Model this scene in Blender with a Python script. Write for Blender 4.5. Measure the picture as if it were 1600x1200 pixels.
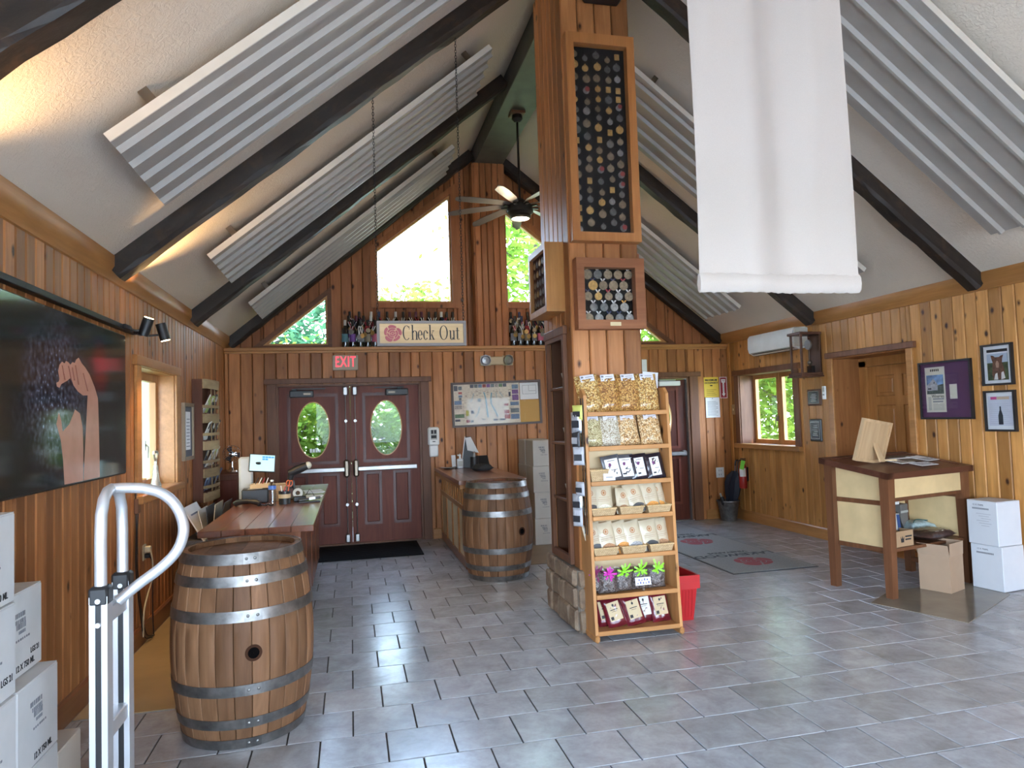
import bpy, bmesh, math, random
from mathutils import Vector, Matrix, Euler
random.seed(7)
for o in list(bpy.data.objects): bpy.data.objects.remove(o)
SC = bpy.context.scene
COL = SC.collection
pi = math.pi
R = math.radians
# ------------------------------------------------------------------ camera
cam_d = bpy.data.cameras.new('camera'); cam = bpy.data.objects.new('camera', cam_d); COL.objects.link(cam)
cam_d.sensor_fit = 'HORIZONTAL'; cam_d.sensor_width = 36.0
cam_d.lens = 36.0 * 1085.33 / 1600.0
cam_d.clip_start = 0.05; cam_d.clip_end = 200
def _cam():
    y, p, r = R(-13.1612), R(2.7261), R(-1.8673)
    right = Vector((math.cos(y), math.sin(y), 0)); fwd = Vector((-math.sin(y), math.cos(y), 0)); up = Vector((0, 0, 1))
    f2 = fwd * math.cos(p) + up * math.sin(p); u2 = up * math.cos(p) - fwd * math.sin(p)
    r3 = right * math.cos(r) + u2 * math.sin(r); u3 = u2 * math.cos(r) - right * math.sin(r)
    m = Matrix((r3, u3, -f2)).transposed().to_4x4(); m.translation = Vector((0, 0, 1.6))
    return m
cam.matrix_world = _cam()
SC.camera = cam
# ------------------------------------------------------------------ exposure
SC.view_settings.view_transform = 'Standard'; SC.view_settings.look = 'None'
SC.view_settings.gamma = 1.0; SC.view_settings.use_curve_mapping = False
SC.view_settings.exposure = 0.98
SC.cycles.max_bounces = 7; SC.cycles.diffuse_bounces = 4; SC.cycles.glossy_bounces = 3; SC.cycles.transmission_bounces = 4
SC.cycles.caustics_reflective = False; SC.cycles.caustics_refractive = False
# ------------------------------------------------------------------ sky
W = bpy.data.worlds.new('sky'); SC.world = W; W.use_nodes = True
nt = W.node_tree; bg = nt.nodes['Background']
tc = nt.nodes.new('ShaderNodeTexCoord'); sx = nt.nodes.new('ShaderNodeSeparateXYZ'); cr = nt.nodes.new('ShaderNodeValToRGB')
nt.links.new(tc.outputs['Generated'], sx.inputs[0]); nt.links.new(sx.outputs['Z'], cr.inputs[0]); nt.links.new(cr.outputs[0], bg.inputs[0])
cr.color_ramp.elements[0].position = 0.0; cr.color_ramp.elements[0].color = (0.68, 0.83, 1.0, 1)
cr.color_ramp.elements[1].position = 0.7; cr.color_ramp.elements[1].color = (0.38, 0.63, 1.0, 1)
bg.inputs[1].default_value = 14.5
# ------------------------------------------------------------------ sun (over the roof, from behind the viewer)
sd = bpy.data.lights.new('sun', 'SUN'); sd.energy = 12.0; sd.angle = R(1.0); sd.color = (1.0, 0.93, 0.8)
sun = bpy.data.objects.new('sun', sd); COL.objects.link(sun); sun.location = (10, -10, 20)
sun.rotation_euler = Vector((-0.35, 0.42, -1.0)).to_track_quat('-Z', 'Y').to_euler()
# portals: they emit nothing, they only tell the renderer where the sky comes in
def portal(name, loc, size_x, size_y, direction):
    l = bpy.data.lights.new(name, 'AREA'); l.shape = 'RECTANGLE'; l.size = size_x; l.size_y = size_y
    l.cycles.is_portal = True
    o = bpy.data.objects.new(name, l); COL.objects.link(o); o.location = loc
    o.rotation_euler = Vector(direction).to_track_quat('-Z', 'Y').to_euler()
# ================================================================== helpers
def link(o, parent=None):
    COL.objects.link(o)
    if parent is not None: o.parent = parent
    return o
def tag(o, label=None, cat=None, group=None, kind=None):
    if label: o['label'] = label
    if cat: o['category'] = cat
    if group: o['group'] = group
    if kind: o['kind'] = kind
    return o
def thing(name, label, cat, loc=(0, 0, 0), rz=0.0, group=None, rot=None):
    o = bpy.data.objects.new(name, None); o.empty_display_size = 0.05; COL.objects.link(o)
    o.location = loc; o.rotation_euler = rot if rot else (0, 0, rz)
    return tag(o, label, cat, group)
class B:
    """collects geometry for ONE mesh object"""
    def __init__(s): s.v = []; s.f = []
    def add(s, vs, fs, M=None):
        n = len(s.v)
        s.v += [tuple(M @ Vector(p)) if M else tuple(p) for p in vs]
        s.f += [tuple(i + n for i in f) for f in fs]; return s
    def box(s, x0, y0, z0, x1, y1, z1, M=None):
        vs = [(x0,y0,z0),(x1,y0,z0),(x1,y1,z0),(x0,y1,z0),(x0,y0,z1),(x1,y0,z1),(x1,y1,z1),(x0,y1,z1)]
        return s.add(vs, [(0,3,2,1),(4,5,6,7),(0,1,5,4),(1,2,6,5),(2,3,7,6),(3,0,4,7)], M)
    def cbox(s, x0, y0, z0, x1, y1, z1, c=0.005, M=None):
        """box with chamfered edges"""
        bm = bmesh.new()
        vs = [bm.verts.new(p) for p in [(x0,y0,z0),(x1,y0,z0),(x1,y1,z0),(x0,y1,z0),(x0,y0,z1),(x1,y0,z1),(x1,y1,z1),(x0,y1,z1)]]
        for f in [(0,3,2,1),(4,5,6,7),(0,1,5,4),(1,2,6,5),(2,3,7,6),(3,0,4,7)]: bm.faces.new([vs[i] for i in f])
        c = min(c, 0.45*min(abs(x1-x0), abs(y1-y0), abs(z1-z0)))
        bmesh.ops.bevel(bm, geom=list(bm.edges), offset=c, segments=1, affect='EDGES')
        bm.verts.index_update()
        s.add([v.co[:] for v in bm.verts], [tuple(v.index for v in f.verts) for f in bm.faces], M); bm.free(); return s
    def prism(s, pts, d0, d1, axis='y', M=None):
        """2D outline extruded along an axis; pts are (x,z) for y, (y,z) for x, (x,y) for z"""
        n = len(pts)
        def P(a, b, d): return {'y': (a, d, b), 'x': (d, a, b), 'z': (a, b, d)}[axis]
        vs = [P(a, b, d0) for a, b in pts] + [P(a, b, d1) for a, b in pts]
        fs = [tuple(range(n)), tuple(range(2*n-1, n-1, -1))] + [(i, i+n, (i+1) % n + n, (i+1) % n) for i in range(n)]
        return s.add(vs, fs, M)
    def cyl(s, p0, p1, r0, r1=None, n=12, cap=True):
        p0 = Vector(p0); p1 = Vector(p1); r1 = r0 if r1 is None else r1
        d = (p1-p0).normalized(); u = d.orthogonal().normalized(); w = d.cross(u)
        vs = []
        for p, r in ((p0, r0), (p1, r1)):
            for i in range(n):
                a = 2*pi*i/n; vs.append(p + u*(r*math.cos(a)) + w*(r*math.sin(a)))
        fs = [(i, (i+1) % n, (i+1) % n+n, i+n) for i in range(n)]
        if cap: fs += [tuple(range(n-1, -1, -1)), tuple(range(n, 2*n))]
        return s.add(vs, fs)
    def tube(s, pts, r, n=8, closed=False):
        pts = [Vector(p) for p in pts]; m = len(pts); vs = []; fs = []
        rr = r if isinstance(r, (list, tuple)) else [r]*m
        d0 = (pts[1]-pts[0]).normalized(); u = d0.orthogonal().normalized()
        for k, p in enumerate(pts):
            if closed: d = (pts[(k+1) % m]-pts[k-1]).normalized()
            else: d = (pts[min(k+1, m-1)]-pts[max(k-1, 0)]).normalized()
            u = (u - d*u.dot(d)).normalized(); w = d.cross(u)
            for i in range(n):
                a = 2*pi*i/n; vs.append(p + u*(rr[k]*math.cos(a)) + w*(rr[k]*math.sin(a)))
        for k in range(m if closed else m-1):
            a = k*n; b = ((k+1) % m)*n
            fs += [(a+i, a+(i+1) % n, b+(i+1) % n, b+i) for i in range(n)]
        if not closed: fs += [tuple(range(n-1, -1, -1)), tuple(range((m-1)*n, m*n))]
        return s.add(vs, fs)
    def lathe(s, prof, n=24, c=(0, 0, 0), a0=0.0, a1=2*pi, M=None):
        """prof: (radius, z) list, spun around z"""
        full = abs(a1-a0-2*pi) < 1e-6; k = n if full else n+1; vs = []; fs = []
        for j in range(k):
            a = a0+(a1-a0)*j/n
            for r, z in prof: vs.append((c[0]+r*math.cos(a), c[1]+r*math.sin(a), c[2]+z))
        m = len(prof)
        for j in range(n):
            A = j*m; Bb = ((j+1) % k)*m
            for i in range(m-1): fs.append((A+i, Bb+i, Bb+i+1, A+i+1))
        return s.add(vs, fs, M)
    def ring(s, rx, ry, ix, iy, d0, d1, n=40, a0=0.0, a1=2*pi, c=(0, 0), ic=None, axis='y', M=None):
        """flat elliptical ring (or arc of one) in xz, extruded along y"""
        ic = ic or c; full = abs(a1-a0-2*pi) < 1e-6; k = n if full else n+1; vs = []
        def P(a, b, d): return {'y': (a, d, b), 'x': (d, a, b), 'z': (a, b, d)}[axis]
        for j in range(k):
            a = a0+(a1-a0)*j/n; ca, sa = math.cos(a), math.sin(a)
            o = (c[0]+rx*ca, c[1]+ry*sa); q = (ic[0]+ix*ca, ic[1]+iy*sa)
            vs += [P(*o, d0), P(*q, d0), P(*o, d1), P(*q, d1)]
        fs = []
        for j in range(n):
            A = 4*j; D = 4*((j+1) % k)
            fs += [(A, D, D+1, A+1), (A+2, A+3, D+3, D+2), (A, A+2, D+2, D), (A+1, D+1, D+3, A+3)]
        if not full: fs += [(0, 1, 3, 2), (4*n, 4*n+2, 4*n+3, 4*n+1)]
        return s.add(vs, fs, M)
    def disc(s, rx, rz, y0, y1, n=24, c=(0, 0), axis='y', M=None):
        return s.prism([(c[0]+rx*math.cos(2*pi*i/n), c[1]+rz*math.sin(2*pi*i/n)) for i in range(n)], y0, y1, axis, M)
    def sphere(s, c, r, n=10, m=6, sz=1.0):
        prof = [(r*math.sin(pi*i/m) if 0 < i < m else 1e-4, -r*sz*math.cos(pi*i/m)) for i in range(m+1)]
        return s.lathe(prof, n, c)
    def mesh(s, name, smooth=False):
        me = bpy.data.meshes.new(name); me.from_pydata(s.v, [], s.f); me.update()
        bm = bmesh.new(); bm.from_mesh(me); bmesh.ops.recalc_face_normals(bm, faces=list(bm.faces)); bm.to_mesh(me); bm.free()
        if smooth:
            me.polygons.foreach_set('use_smooth', [True]*len(me.polygons))
            try: me.set_sharp_from_angle(angle=R(42))
            except Exception: pass
        return me
    def obj(s, name, mat, parent=None, smooth=False, loc=None, rot=None):
        me = s.mesh(name, smooth); me.materials.append(mat)
        o = bpy.data.objects.new(name, me); link(o, parent)
        if loc is not None: o.location = loc
        if rot is not None: o.rotation_euler = rot
        return o
def single(name, b, mat, label, cat, smooth=False, loc=None, rot=None, group=None):
    return tag(b.obj(name, mat, None, smooth, loc, rot), label, cat, group)
def structure(name, b, mat, smooth=False, parent=None):
    o = b.obj(name, mat, parent, smooth)
    if parent is None: tag(o, kind='structure')
    return o
def inst(o, parent, loc, rot=None, scale=None):
    """copy of a part that shares its mesh"""
    c = o.copy(); COL.objects.link(c); c.parent = parent; c.location = loc
    if rot is not None: c.rotation_euler = rot
    if scale is not None: c.scale = scale
    return c
def copy_tree(o, parent=None, label=None):
    c = o.copy(); COL.objects.link(c); c.parent = parent
    if label: c['label'] = label
    for ch in o.children: copy_tree(ch, c)
    return c
def text(name, body, mat, parent, loc, size, rot=(R(90), 0, 0), align='CENTER', sx=1.0, ext=0.0006, bold=0.0, space=1.0):
    cu = bpy.data.curves.new(name, 'FONT'); cu.body = body; cu.size = size; cu.align_x = align; cu.align_y = 'CENTER'
    cu.extrude = ext; cu.offset = bold; cu.space_character = space; cu.resolution_u = 3
    tmp = bpy.data.objects.new('tmp_text', cu); me = bpy.data.meshes.new_from_object(tmp); me.name = name
    bpy.data.objects.remove(tmp); bpy.data.curves.remove(cu)
    me.materials.clear(); me.materials.append(mat)
    o = bpy.data.objects.new(name, me); link(o, parent); o.location = loc; o.rotation_euler = rot; o.scale = (sx, 1, 1)
    return o
def rect(x0, z0, x1, z1): return [(x0, z0), (x1, z0), (x1, z1), (x0, z1)]
# ================================================================== materials
def _new(name):
    m = bpy.data.materials.new(name); m.use_nodes = True; nt = m.node_tree
    return m, nt, nt.nodes['Principled BSDF']
def N(nt, t, **k):
    n = nt.nodes.new(t)
    for a, v in k.items(): setattr(n, a, v)
    return n
def ramp(nt, fac, stops):
    c = N(nt, 'ShaderNodeValToRGB'); e = c.color_ramp.elements
    while len(e) < len(stops): e.new(0.5)
    for q, (p, col) in zip(e, stops): q.position = p; q.color = (*col, 1) if len(col) == 3 else col
    nt.links.new(fac, c.inputs[0]); return c.outputs[0]
def mix(nt, fac, a, b, mode='MIX'):
    m = N(nt, 'ShaderNodeMix', data_type='RGBA', blend_type=mode)
    if isinstance(fac, (int, float)): m.inputs[0].default_value = fac
    else: nt.links.new(fac, m.inputs[0])
    for i, x in ((6, a), (7, b)):
        if isinstance(x, tuple): m.inputs[i].default_value = (*x[:3], 1)
        else: nt.links.new(x, m.inputs[i])
    return m.outputs[2]
def coords(nt, scale=(1, 1, 1), rnd=True):
    t = N(nt, 'ShaderNodeTexCoord'); mp = N(nt, 'ShaderNodeMapping'); mp.inputs['Scale'].default_value = scale
    src = t.outputs['Object']
    if rnd:
        oi = N(nt, 'ShaderNodeObjectInfo'); mu = N(nt, 'ShaderNodeMath', operation='MULTIPLY'); mu.inputs[1].default_value = 37.0
        nt.links.new(oi.outputs['Random'], mu.inputs[0])
        ad = N(nt, 'ShaderNodeVectorMath', operation='ADD'); nt.links.new(src, ad.inputs[0]); nt.links.new(mu.outputs[0], ad.inputs[1]); src = ad.outputs[0]
    nt.links.new(src, mp.inputs[0]); return mp.outputs[0]
def noise(nt, vec, scale, detail=4, rough=0.55, dist=0.0):
    n = N(nt, 'ShaderNodeTexNoise'); n.inputs['Scale'].default_value = scale; n.inputs['Detail'].default_value = detail
    n.inputs['Roughness'].default_value = rough; n.inputs['Distortion'].default_value = dist
    nt.links.new(vec, n.inputs['Vector']); return n.outputs[0]
def bump(nt, h, bs, strength=0.2, dist=0.01):
    b = N(nt, 'ShaderNodeBump'); b.inputs['Strength'].default_value = strength; b.inputs['Distance'].default_value = dist
    nt.links.new(h, b.inputs['Height']); nt.links.new(b.outputs[0], bs.inputs['Normal'])
def plain(name, col, rough=0.5, metal=0.0, var=0.0, spec=0.5, vscale=6.0, coat=0.0, emit=None, estr=0.0, alpha=None):
    m, nt, bs = _new(name); bs.inputs['Roughness'].default_value = rough; bs.inputs['Metallic'].default_value = metal
    bs.inputs['Specular IOR Level'].default_value = spec; bs.inputs['Coat Weight'].default_value = coat
    v = var if var else 0.05
    n = noise(nt, coords(nt), vscale, 3)
    lo = tuple(c*(1-v) for c in col); hi = tuple(min(1, c*(1+v)) for c in col)
    nt.links.new(ramp(nt, n, [(0.3, lo), (0.7, hi)]), bs.inputs['Base Color'])
    if emit: bs.inputs['Emission Color'].default_value = (*emit, 1); bs.inputs['Emission Strength'].default_value = estr
    return m
def wood(name, c1, c2, axis='z', knots=True, rough=0.42, var=0.3, knot_col=(0.045, 0.014, 0.006), kscale=1.0, coat=0.04, spec=0.25, grain=1.0, relief=0.12):
    m, nt, bs = _new(name)
    s = {'z': (1, 1, 0.06), 'x': (0.06, 1, 1), 'y': (1, 0.06, 1)}[axis]
    g = noise(nt, coords(nt, s), 28*grain, 5, 0.6, 0.6)
    g2 = noise(nt, coords(nt, tuple(q*2.2 if q < 1 else q*0.5 for q in s)), 9*grain, 3, 0.5, 1.2)
    col = ramp(nt, g, [(0.28, c1), (0.72, c2)])
    dark = tuple(c*0.62 for c in c1)
    col = mix(nt, ramp(nt, g2, [(0.35, (0, 0, 0)), (0.75, (0.55, 0.55, 0.55))]), col, dark)
    oi = N(nt, 'ShaderNodeObjectInfo')
    col = mix(nt, 1.0, col, ramp(nt, oi.outputs['Random'], [(0.0, (1-var, 1-var*1.05, 1-var*1.1)), (0.5, (1, 1, 1)), (1.0, (1+var*.6, 1+var*.65, 1+var*.7))]), 'MULTIPLY')
    if knots:
        ks = {'z': (6.0, 6.0, 3.6), 'x': (3.6, 6.0, 6.0), 'y': (6.0, 3.6, 6.0)}[axis]
        vo = N(nt, 'ShaderNodeTexVoronoi'); vo.inputs['Scale'].default_value = kscale
        nt.links.new(coords(nt, ks), vo.inputs['Vector'])
        wn = noise(nt, coords(nt, (1, 1, 1)), 40, 2)
        su = N(nt, 'ShaderNodeMath', operation='MULTIPLY_ADD'); su.inputs[1].default_value = 0.06; nt.links.new(wn, su.inputs[0]); nt.links.new(vo.outputs['Distance'], su.inputs[2])
        k = ramp(nt, su.outputs[0], [(0.105, (1, 1, 1)), (0.145, (0.5, 0.5, 0.5)), (0.2, (0, 0, 0))])
        col = mix(nt, k, col, knot_col)
    nt.links.new(col, bs.inputs['Base Color']); bs.inputs['Roughness'].default_value = rough
    bs.inputs['Coat Weight'].default_value = coat; bs.inputs['Coat Roughness'].default_value = 0.3; bs.inputs['Specular IOR Level'].default_value = spec
    bump(nt, g, bs, relief, 0.004)
    return m
def glassy(name, tint=(1, 1, 1), spec_mix=0.0, rough=0.0, fres=0.3):
    """thin clear pane: mostly see-through with a faint reflection"""
    m = bpy.data.materials.new(name); m.use_nodes = True; nt = m.node_tree; nt.nodes.clear()
    out = N(nt, 'ShaderNodeOutputMaterial'); tr = N(nt, 'ShaderNodeBsdfTransparent'); gl = N(nt, 'ShaderNodeBsdfGlossy')
    tr.inputs[0].default_value = (*tint, 1); gl.inputs['Roughness'].default_value = rough
    lw = N(nt, 'ShaderNodeLayerWeight'); lw.inputs[0].default_value = 0.25
    ma = N(nt, 'ShaderNodeMath', operation='MULTIPLY_ADD'); ma.inputs[1].default_value = fres; ma.inputs[2].default_value = spec_mix
    nt.links.new(lw.outputs['Fresnel'], ma.inputs[0])
    mx = N(nt, 'ShaderNodeMixShader'); nt.links.new(ma.outputs[0], mx.inputs[0]); nt.links.new(tr.outputs[0], mx.inputs[1]); nt.links.new(gl.outputs[0], mx.inputs[2])
    nt.links.new(mx.outputs[0], out.inputs[0]); return m
def speckle(name, base, spots, scale=300, rough=0.6, bumps=0.0):
    """base colour with irregular cells in several colours"""
    m, nt, bs = _new(name); vo = N(nt, 'ShaderNodeTexVoronoi'); vo.inputs['Scale'].default_value = scale
    nt.links.new(coords(nt), vo.inputs['Vector'])
    sp = N(nt, 'ShaderNodeSeparateColor'); nt.links.new(vo.outputs['Color'], sp.inputs[0])
    n = len(spots); col = ramp(nt, sp.outputs[0], [(0.0, base)] + [(0.25+0.7*i/max(n, 1), c) for i, c in enumerate(spots)])
    nt.links.new(col, bs.inputs['Base Color']); bs.inputs['Roughness'].default_value = rough
    if bumps: bump(nt, vo.outputs['Distance'], bs, bumps, 0.004)
    return m
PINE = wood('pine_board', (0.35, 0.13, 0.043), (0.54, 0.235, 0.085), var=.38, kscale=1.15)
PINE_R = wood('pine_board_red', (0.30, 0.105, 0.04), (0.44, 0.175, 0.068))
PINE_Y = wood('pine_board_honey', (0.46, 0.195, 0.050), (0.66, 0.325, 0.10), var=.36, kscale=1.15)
TRIM = wood('pine_trim', (0.40, 0.175, 0.052), (0.54, 0.25, 0.082), 'y', False, 0.38, 0.1, coat=0.15)
TRIMX = wood('pine_trim_cross', (0.42, 0.19, 0.06), (0.56, 0.27, 0.095), 'x', False, 0.35, 0.1, coat=0.3)
BASEW = wood('baseboard_wood', (0.24, 0.09, 0.035), (0.33, 0.135, 0.05), 'y', False, 0.38, 0.1, coat=0.3)
CASING = wood('stained_casing', (0.16, 0.066, 0.034), (0.25, 0.11, 0.055), 'z', False, 0.45, 0.15)
CASINGX = wood('stained_casing_cross', (0.16, 0.066, 0.034), (0.25, 0.11, 0.055), 'x', False, 0.45, 0.15)
DOORW = wood('mahogany_door', (0.14, 0.036, 0.022), (0.21, 0.06, 0.036), 'z', False, 0.5, 0.12, coat=0.03, spec=.2)
DOORM = wood('mahogany_moulding', (0.08, 0.02, 0.012), (0.13, 0.035, 0.02), 'z', False, 0.35, 0.1)
OAK = wood('honey_oak', (0.40, 0.17, 0.05), (0.55, 0.26, 0.085), 'z', False, 0.4, 0.1)
BACKING = plain('groove_shadow_board', (0.09, 0.034, 0.014), 0.85)
BLACK = plain('black_plastic', (0.014, 0.014, 0.015), 0.45)
BLACKM = plain('black_metal', (0.012, 0.012, 0.013), 0.5, 0.3)
WHITE = plain('white_plastic', (0.8, 0.79, 0.76), 0.4)
PAPER = plain('white_paper', (0.82, 0.82, 0.82), 0.7)
INK = plain('black_ink', (0.02, 0.02, 0.022), 0.7)
GREYINK = plain('grey_ink', (0.2, 0.2, 0.22), 0.8)
STEEL = plain('brushed_steel', (0.32, 0.31, 0.30), 0.4, 0.95, 0.12)
CHROME = plain('chrome', (0.75, 0.75, 0.76), 0.12, 1.0)
BRASS = plain('bronze_metal', (0.2, 0.16, 0.12), 0.4, 0.9)
GLASS = glassy('clear_glass')
CLEAR = glassy('clear_film', (0.97, 0.97, 0.97), 0.05, 0.12)
CASEG = glassy('case_glass', (1, 1, 1), 0.0)
for _n in CASEG.node_tree.nodes:
    if _n.type == 'MATH': _n.inputs[1].default_value = 0.22
# ================================================================== the setting
XL, XR, YE, YU, YB, XC, ZW, ZR = -1.56, 5.56, 9.45, 9.70, -3.2, 1.90, 2.71, 5.56
SL = (ZR-ZW)/(XC-XL); SR = (ZR-ZW)/(XR-XC)
def zc(x): return ZW+SL*(x-XL) if x <= XC else ZW+SR*(XR-x)
# ---- floor: square tiles in running bond
def tile_material():
    m, nt, bs = _new('ceramic_tile'); c = coords(nt)
    n1 = noise(nt, c, 5, 6, 0.65, 0.4); n2 = noise(nt, c, 38, 3, 0.6)
    col = ramp(nt, n1, [(0.22, (0.26, 0.255, 0.26)), (0.45, (0.38, 0.385, 0.40)), (0.75, (0.53, 0.55, 0.585))])
    col = mix(nt, ramp(nt, n2, [(0.45, (0, 0, 0)), (0.9, (0.3, 0.3, 0.3))]), col, (0.24, 0.21, 0.19))
    oi = N(nt, 'ShaderNodeObjectInfo')
    col = mix(nt, 1.0, col, ramp(nt, oi.outputs['Random'], [(0, (0.88, 0.87, 0.86)), (1, (1.08, 1.08, 1.09))]), 'MULTIPLY')
    nt.links.new(col, bs.inputs['Base Color'])
    nt.links.new(ramp(nt, n1, [(0.3, (0.27, 0.27, 0.27)), (0.7, (0.18, 0.18, 0.18))]), bs.inputs['Roughness'])
    bs.inputs['Specular IOR Level'].default_value = 0.75
    bump(nt, n2, bs, 0.05, 0.002); return m
TILE = tile_material()
GROUT = plain('dark_grout', (0.05, 0.042, 0.038), 0.9)
floor = structure('floor', B().box(XL-0.02, YB, -0.12, XR+0.02, YE+0.1, -0.007), GROUT)
T = 0.3255
tile0 = B()
q, c = (T-0.0075)/2, 0.0018
tile0.add([(-q,-q,-0.012),(q,-q,-0.012),(q,q,-0.012),(-q,q,-0.012),(-q,-q,-c),(q,-q,-c),(q,q,-c),(-q,q,-c),(-q+c,-q+c,0),(q-c,-q+c,0),(q-c,q-c,0),(-q+c,q-c,0)],
          [(0,1,5,4),(1,2,6,5),(2,3,7,6),(3,0,4,7),(4,5,9,8),(5,6,10,9),(6,7,11,10),(7,4,8,11),(8,9,10,11)])
tile_me = tile0.mesh('tile'); tile_me.materials.append(TILE)
camI = cam.matrix_world.inverted()
cells = []
row = -20
for row in range(-20, 18):
    yc = 3.73+T*(row+0.5); off = (-0.02 if row % 2 == 0 else 0.145)
    if yc < YB or yc > YE+0.02: continue
    for k in range(-6, 19):
        xc = off+T*(k+0.5); x0 = max(xc-T/2, XL); x1 = min(xc+T/2, XR)
        if x1-x0 < 0.02: continue
        y1 = min(yc+T/2, YE+0.08); y0 = yc-T/2
        p = camI @ Vector((xc, yc, 0)); vis = p.z < -0.3 and abs(p.x/p.z) < 0.80 and abs(p.y/p.z) < 0.60
        cells.append((0 if vis else 1, p.length, (x0+x1)/2, (y0+y1)/2, (x1-x0)/T, (y1-y0)/T))
cells.sort()
rest = B()
for i, (v, d, x, y, sx_, sy_) in enumerate(cells):
    if i < 300:
        o = bpy.data.objects.new('tile', tile_me); link(o, floor); o.location = (x, y, 0); o.scale = (sx_, sy_, 1)
    else:
        rest.add([(px*sx_+x, py*sy_+y, pz) for px, py, pz in tile0.v], tile0.f)
ro = rest.obj('tile_field', TILE, floor); ro['kind'] = 'stuff'
# ---- planked walls
_pl = {}
def plank_mesh(w, zl0, zl1, zh0, zh1, mat):
    """one tongue-and-groove board: local x across, z up, face towards -y"""
    key = tuple(round(q, 3) for q in (w, zl1-zl0, zh0-zl0, zh1-zl0)) + (mat.name,)
    if key in _pl: return _pl[key]
    c, t, g = 0.0085, 0.02, 0.003
    a0, a1, h0, h1 = 0.0, zl1-zl0, zh0-zl0, zh1-zl0
    def zlo(x): return a0+(a1-a0)*x/w
    def zhi(x): return h0+(h1-h0)*x/w
    xs = [(g, c), (g+c, 0.0), (w-g-c, 0.0), (w-g, c), (w-g, t), (g, t)]
    n = 6; vs = [(x, y, zlo(x)) for x, y in xs]+[(x, y, zhi(x)) for x, y in xs]
    fs = [tuple(range(n)), tuple(range(2*n-1, n-1, -1))]+[(i, (i+1) % n, (i+1) % n+n, i+n) for i in range(n)]
    me = B().add(vs, fs).mesh('plank'); me.materials.append(mat); _pl[key] = me; return me
def planked(name, origin, rz, length, z0, ztop, openings, mat, board=0.145, start=0.0, thick=0.14, breaks=(), pname='plank'):
    """a wall: backing mesh + its boards; openings (x0,x1,zlo(x),zhi(x)) in wall coordinates"""
    Mx = Matrix.Translation(Vector(origin)) @ Matrix.Rotation(rz, 4, 'Z')
    xs = set([0.0, length]); x = start
    while x < length:
        if x > 0: xs.add(round(x, 4))
        x += board
    edge = sorted(set([round(o[0], 4) for o in openings]+[round(o[1], 4) for o in openings]+list(breaks)))
    for e in edge: xs = {q for q in xs if abs(q-e) > 0.03 or q in (0.0, length)}
    xs |= {e for e in edge if 0 < e < length}
    xs = sorted(xs); back = B(); segs = []
    for a, b in zip(xs, xs[1:]):
        if b-a < 0.012: continue
        mid = (a+b)/2; iv = [(z0, z0, ztop(a), ztop(b))]
        for o in openings:
            if o[0]-1e-6 <= mid <= o[1]+1e-6:
                new = []
                for l0, l1, h0, h1 in iv:
                    lo0, lo1, hi0, hi1 = o[2](a), o[2](b), o[3](a), o[3](b)
                    if min(lo0-l0, lo1-l1) > -1e-6 and max(lo0-l0, lo1-l1) > 0.015: new.append((l0, l1, lo0, lo1))
                    if min(h0-hi0, h1-hi1) > -1e-6 and max(h0-hi0, h1-hi1) > 0.015: new.append((hi0, hi1, h0, h1))
                iv = new
        for s in iv: segs.append((a, b)+s)
    for a, b, l0, l1, h0, h1 in segs:
        back.add([tuple(Mx @ Vector(p)) for p in [(a,0.02,l0),(b,0.02,l1),(b,thick,l1),(a,thick,l0),(a,0.02,h0),(b,0.02,h1),(b,thick,h1),(a,thick,h0)]],
                 [(0,3,2,1),(4,5,6,7),(0,1,5,4),(1,2,6,5),(2,3,7,6),(3,0,4,7)])
    wall = structure(name, back, BACKING)
    for a, b, l0, l1, h0, h1 in segs:
        o = bpy.data.objects.new(pname, plank_mesh(b-a, l0, l1, h0, h1, mat)); link(o, wall)
        o.location = Mx @ Vector((a, 0, l0)); o.rotation_euler = (0, 0, rz)
    return wall
K = lambda v: (lambda x: v)
# left wall (faces +x): wall x runs along +Y from YB
LW = (5.76, 6.86, 1.10, 2.08)
wall_left = planked('wall_left', (XL, YB, 0), R(90), YE-YB+0.25, 0.13, K(ZW), [(LW[0]-YB, LW[1]-YB, K(LW[2]), K(LW[3])), (-2.4-YB, 2.0-YB, K(0.85), K(2.3))], PINE, 0.112, 0.03)
# right wall (faces -x): wall x runs along -Y from YE
RWn = (7.87, 9.15, 1.10, 2.10); AL = (5.98, 7.10, 0.0, 2.16)
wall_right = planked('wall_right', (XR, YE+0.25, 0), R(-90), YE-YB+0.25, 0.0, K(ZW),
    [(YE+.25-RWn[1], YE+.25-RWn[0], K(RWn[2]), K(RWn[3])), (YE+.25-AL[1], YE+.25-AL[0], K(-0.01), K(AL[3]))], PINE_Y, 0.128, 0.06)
# end wall, lower part with the doors
DD = (-0.93, 0.93, 2.10); RD = (3.94, 4.90, 2.10)
wall_end = planked('wall_end', (XL, YE, 0), 0, XR-XL, 0.0, K(2.56), [(DD[0]-XL, DD[1]-XL, K(-0.01), K(DD[2])), (RD[0]-XL, RD[1]-XL, K(-0.01), K(RD[2]))], PINE, 0.145, 0.05)
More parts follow.
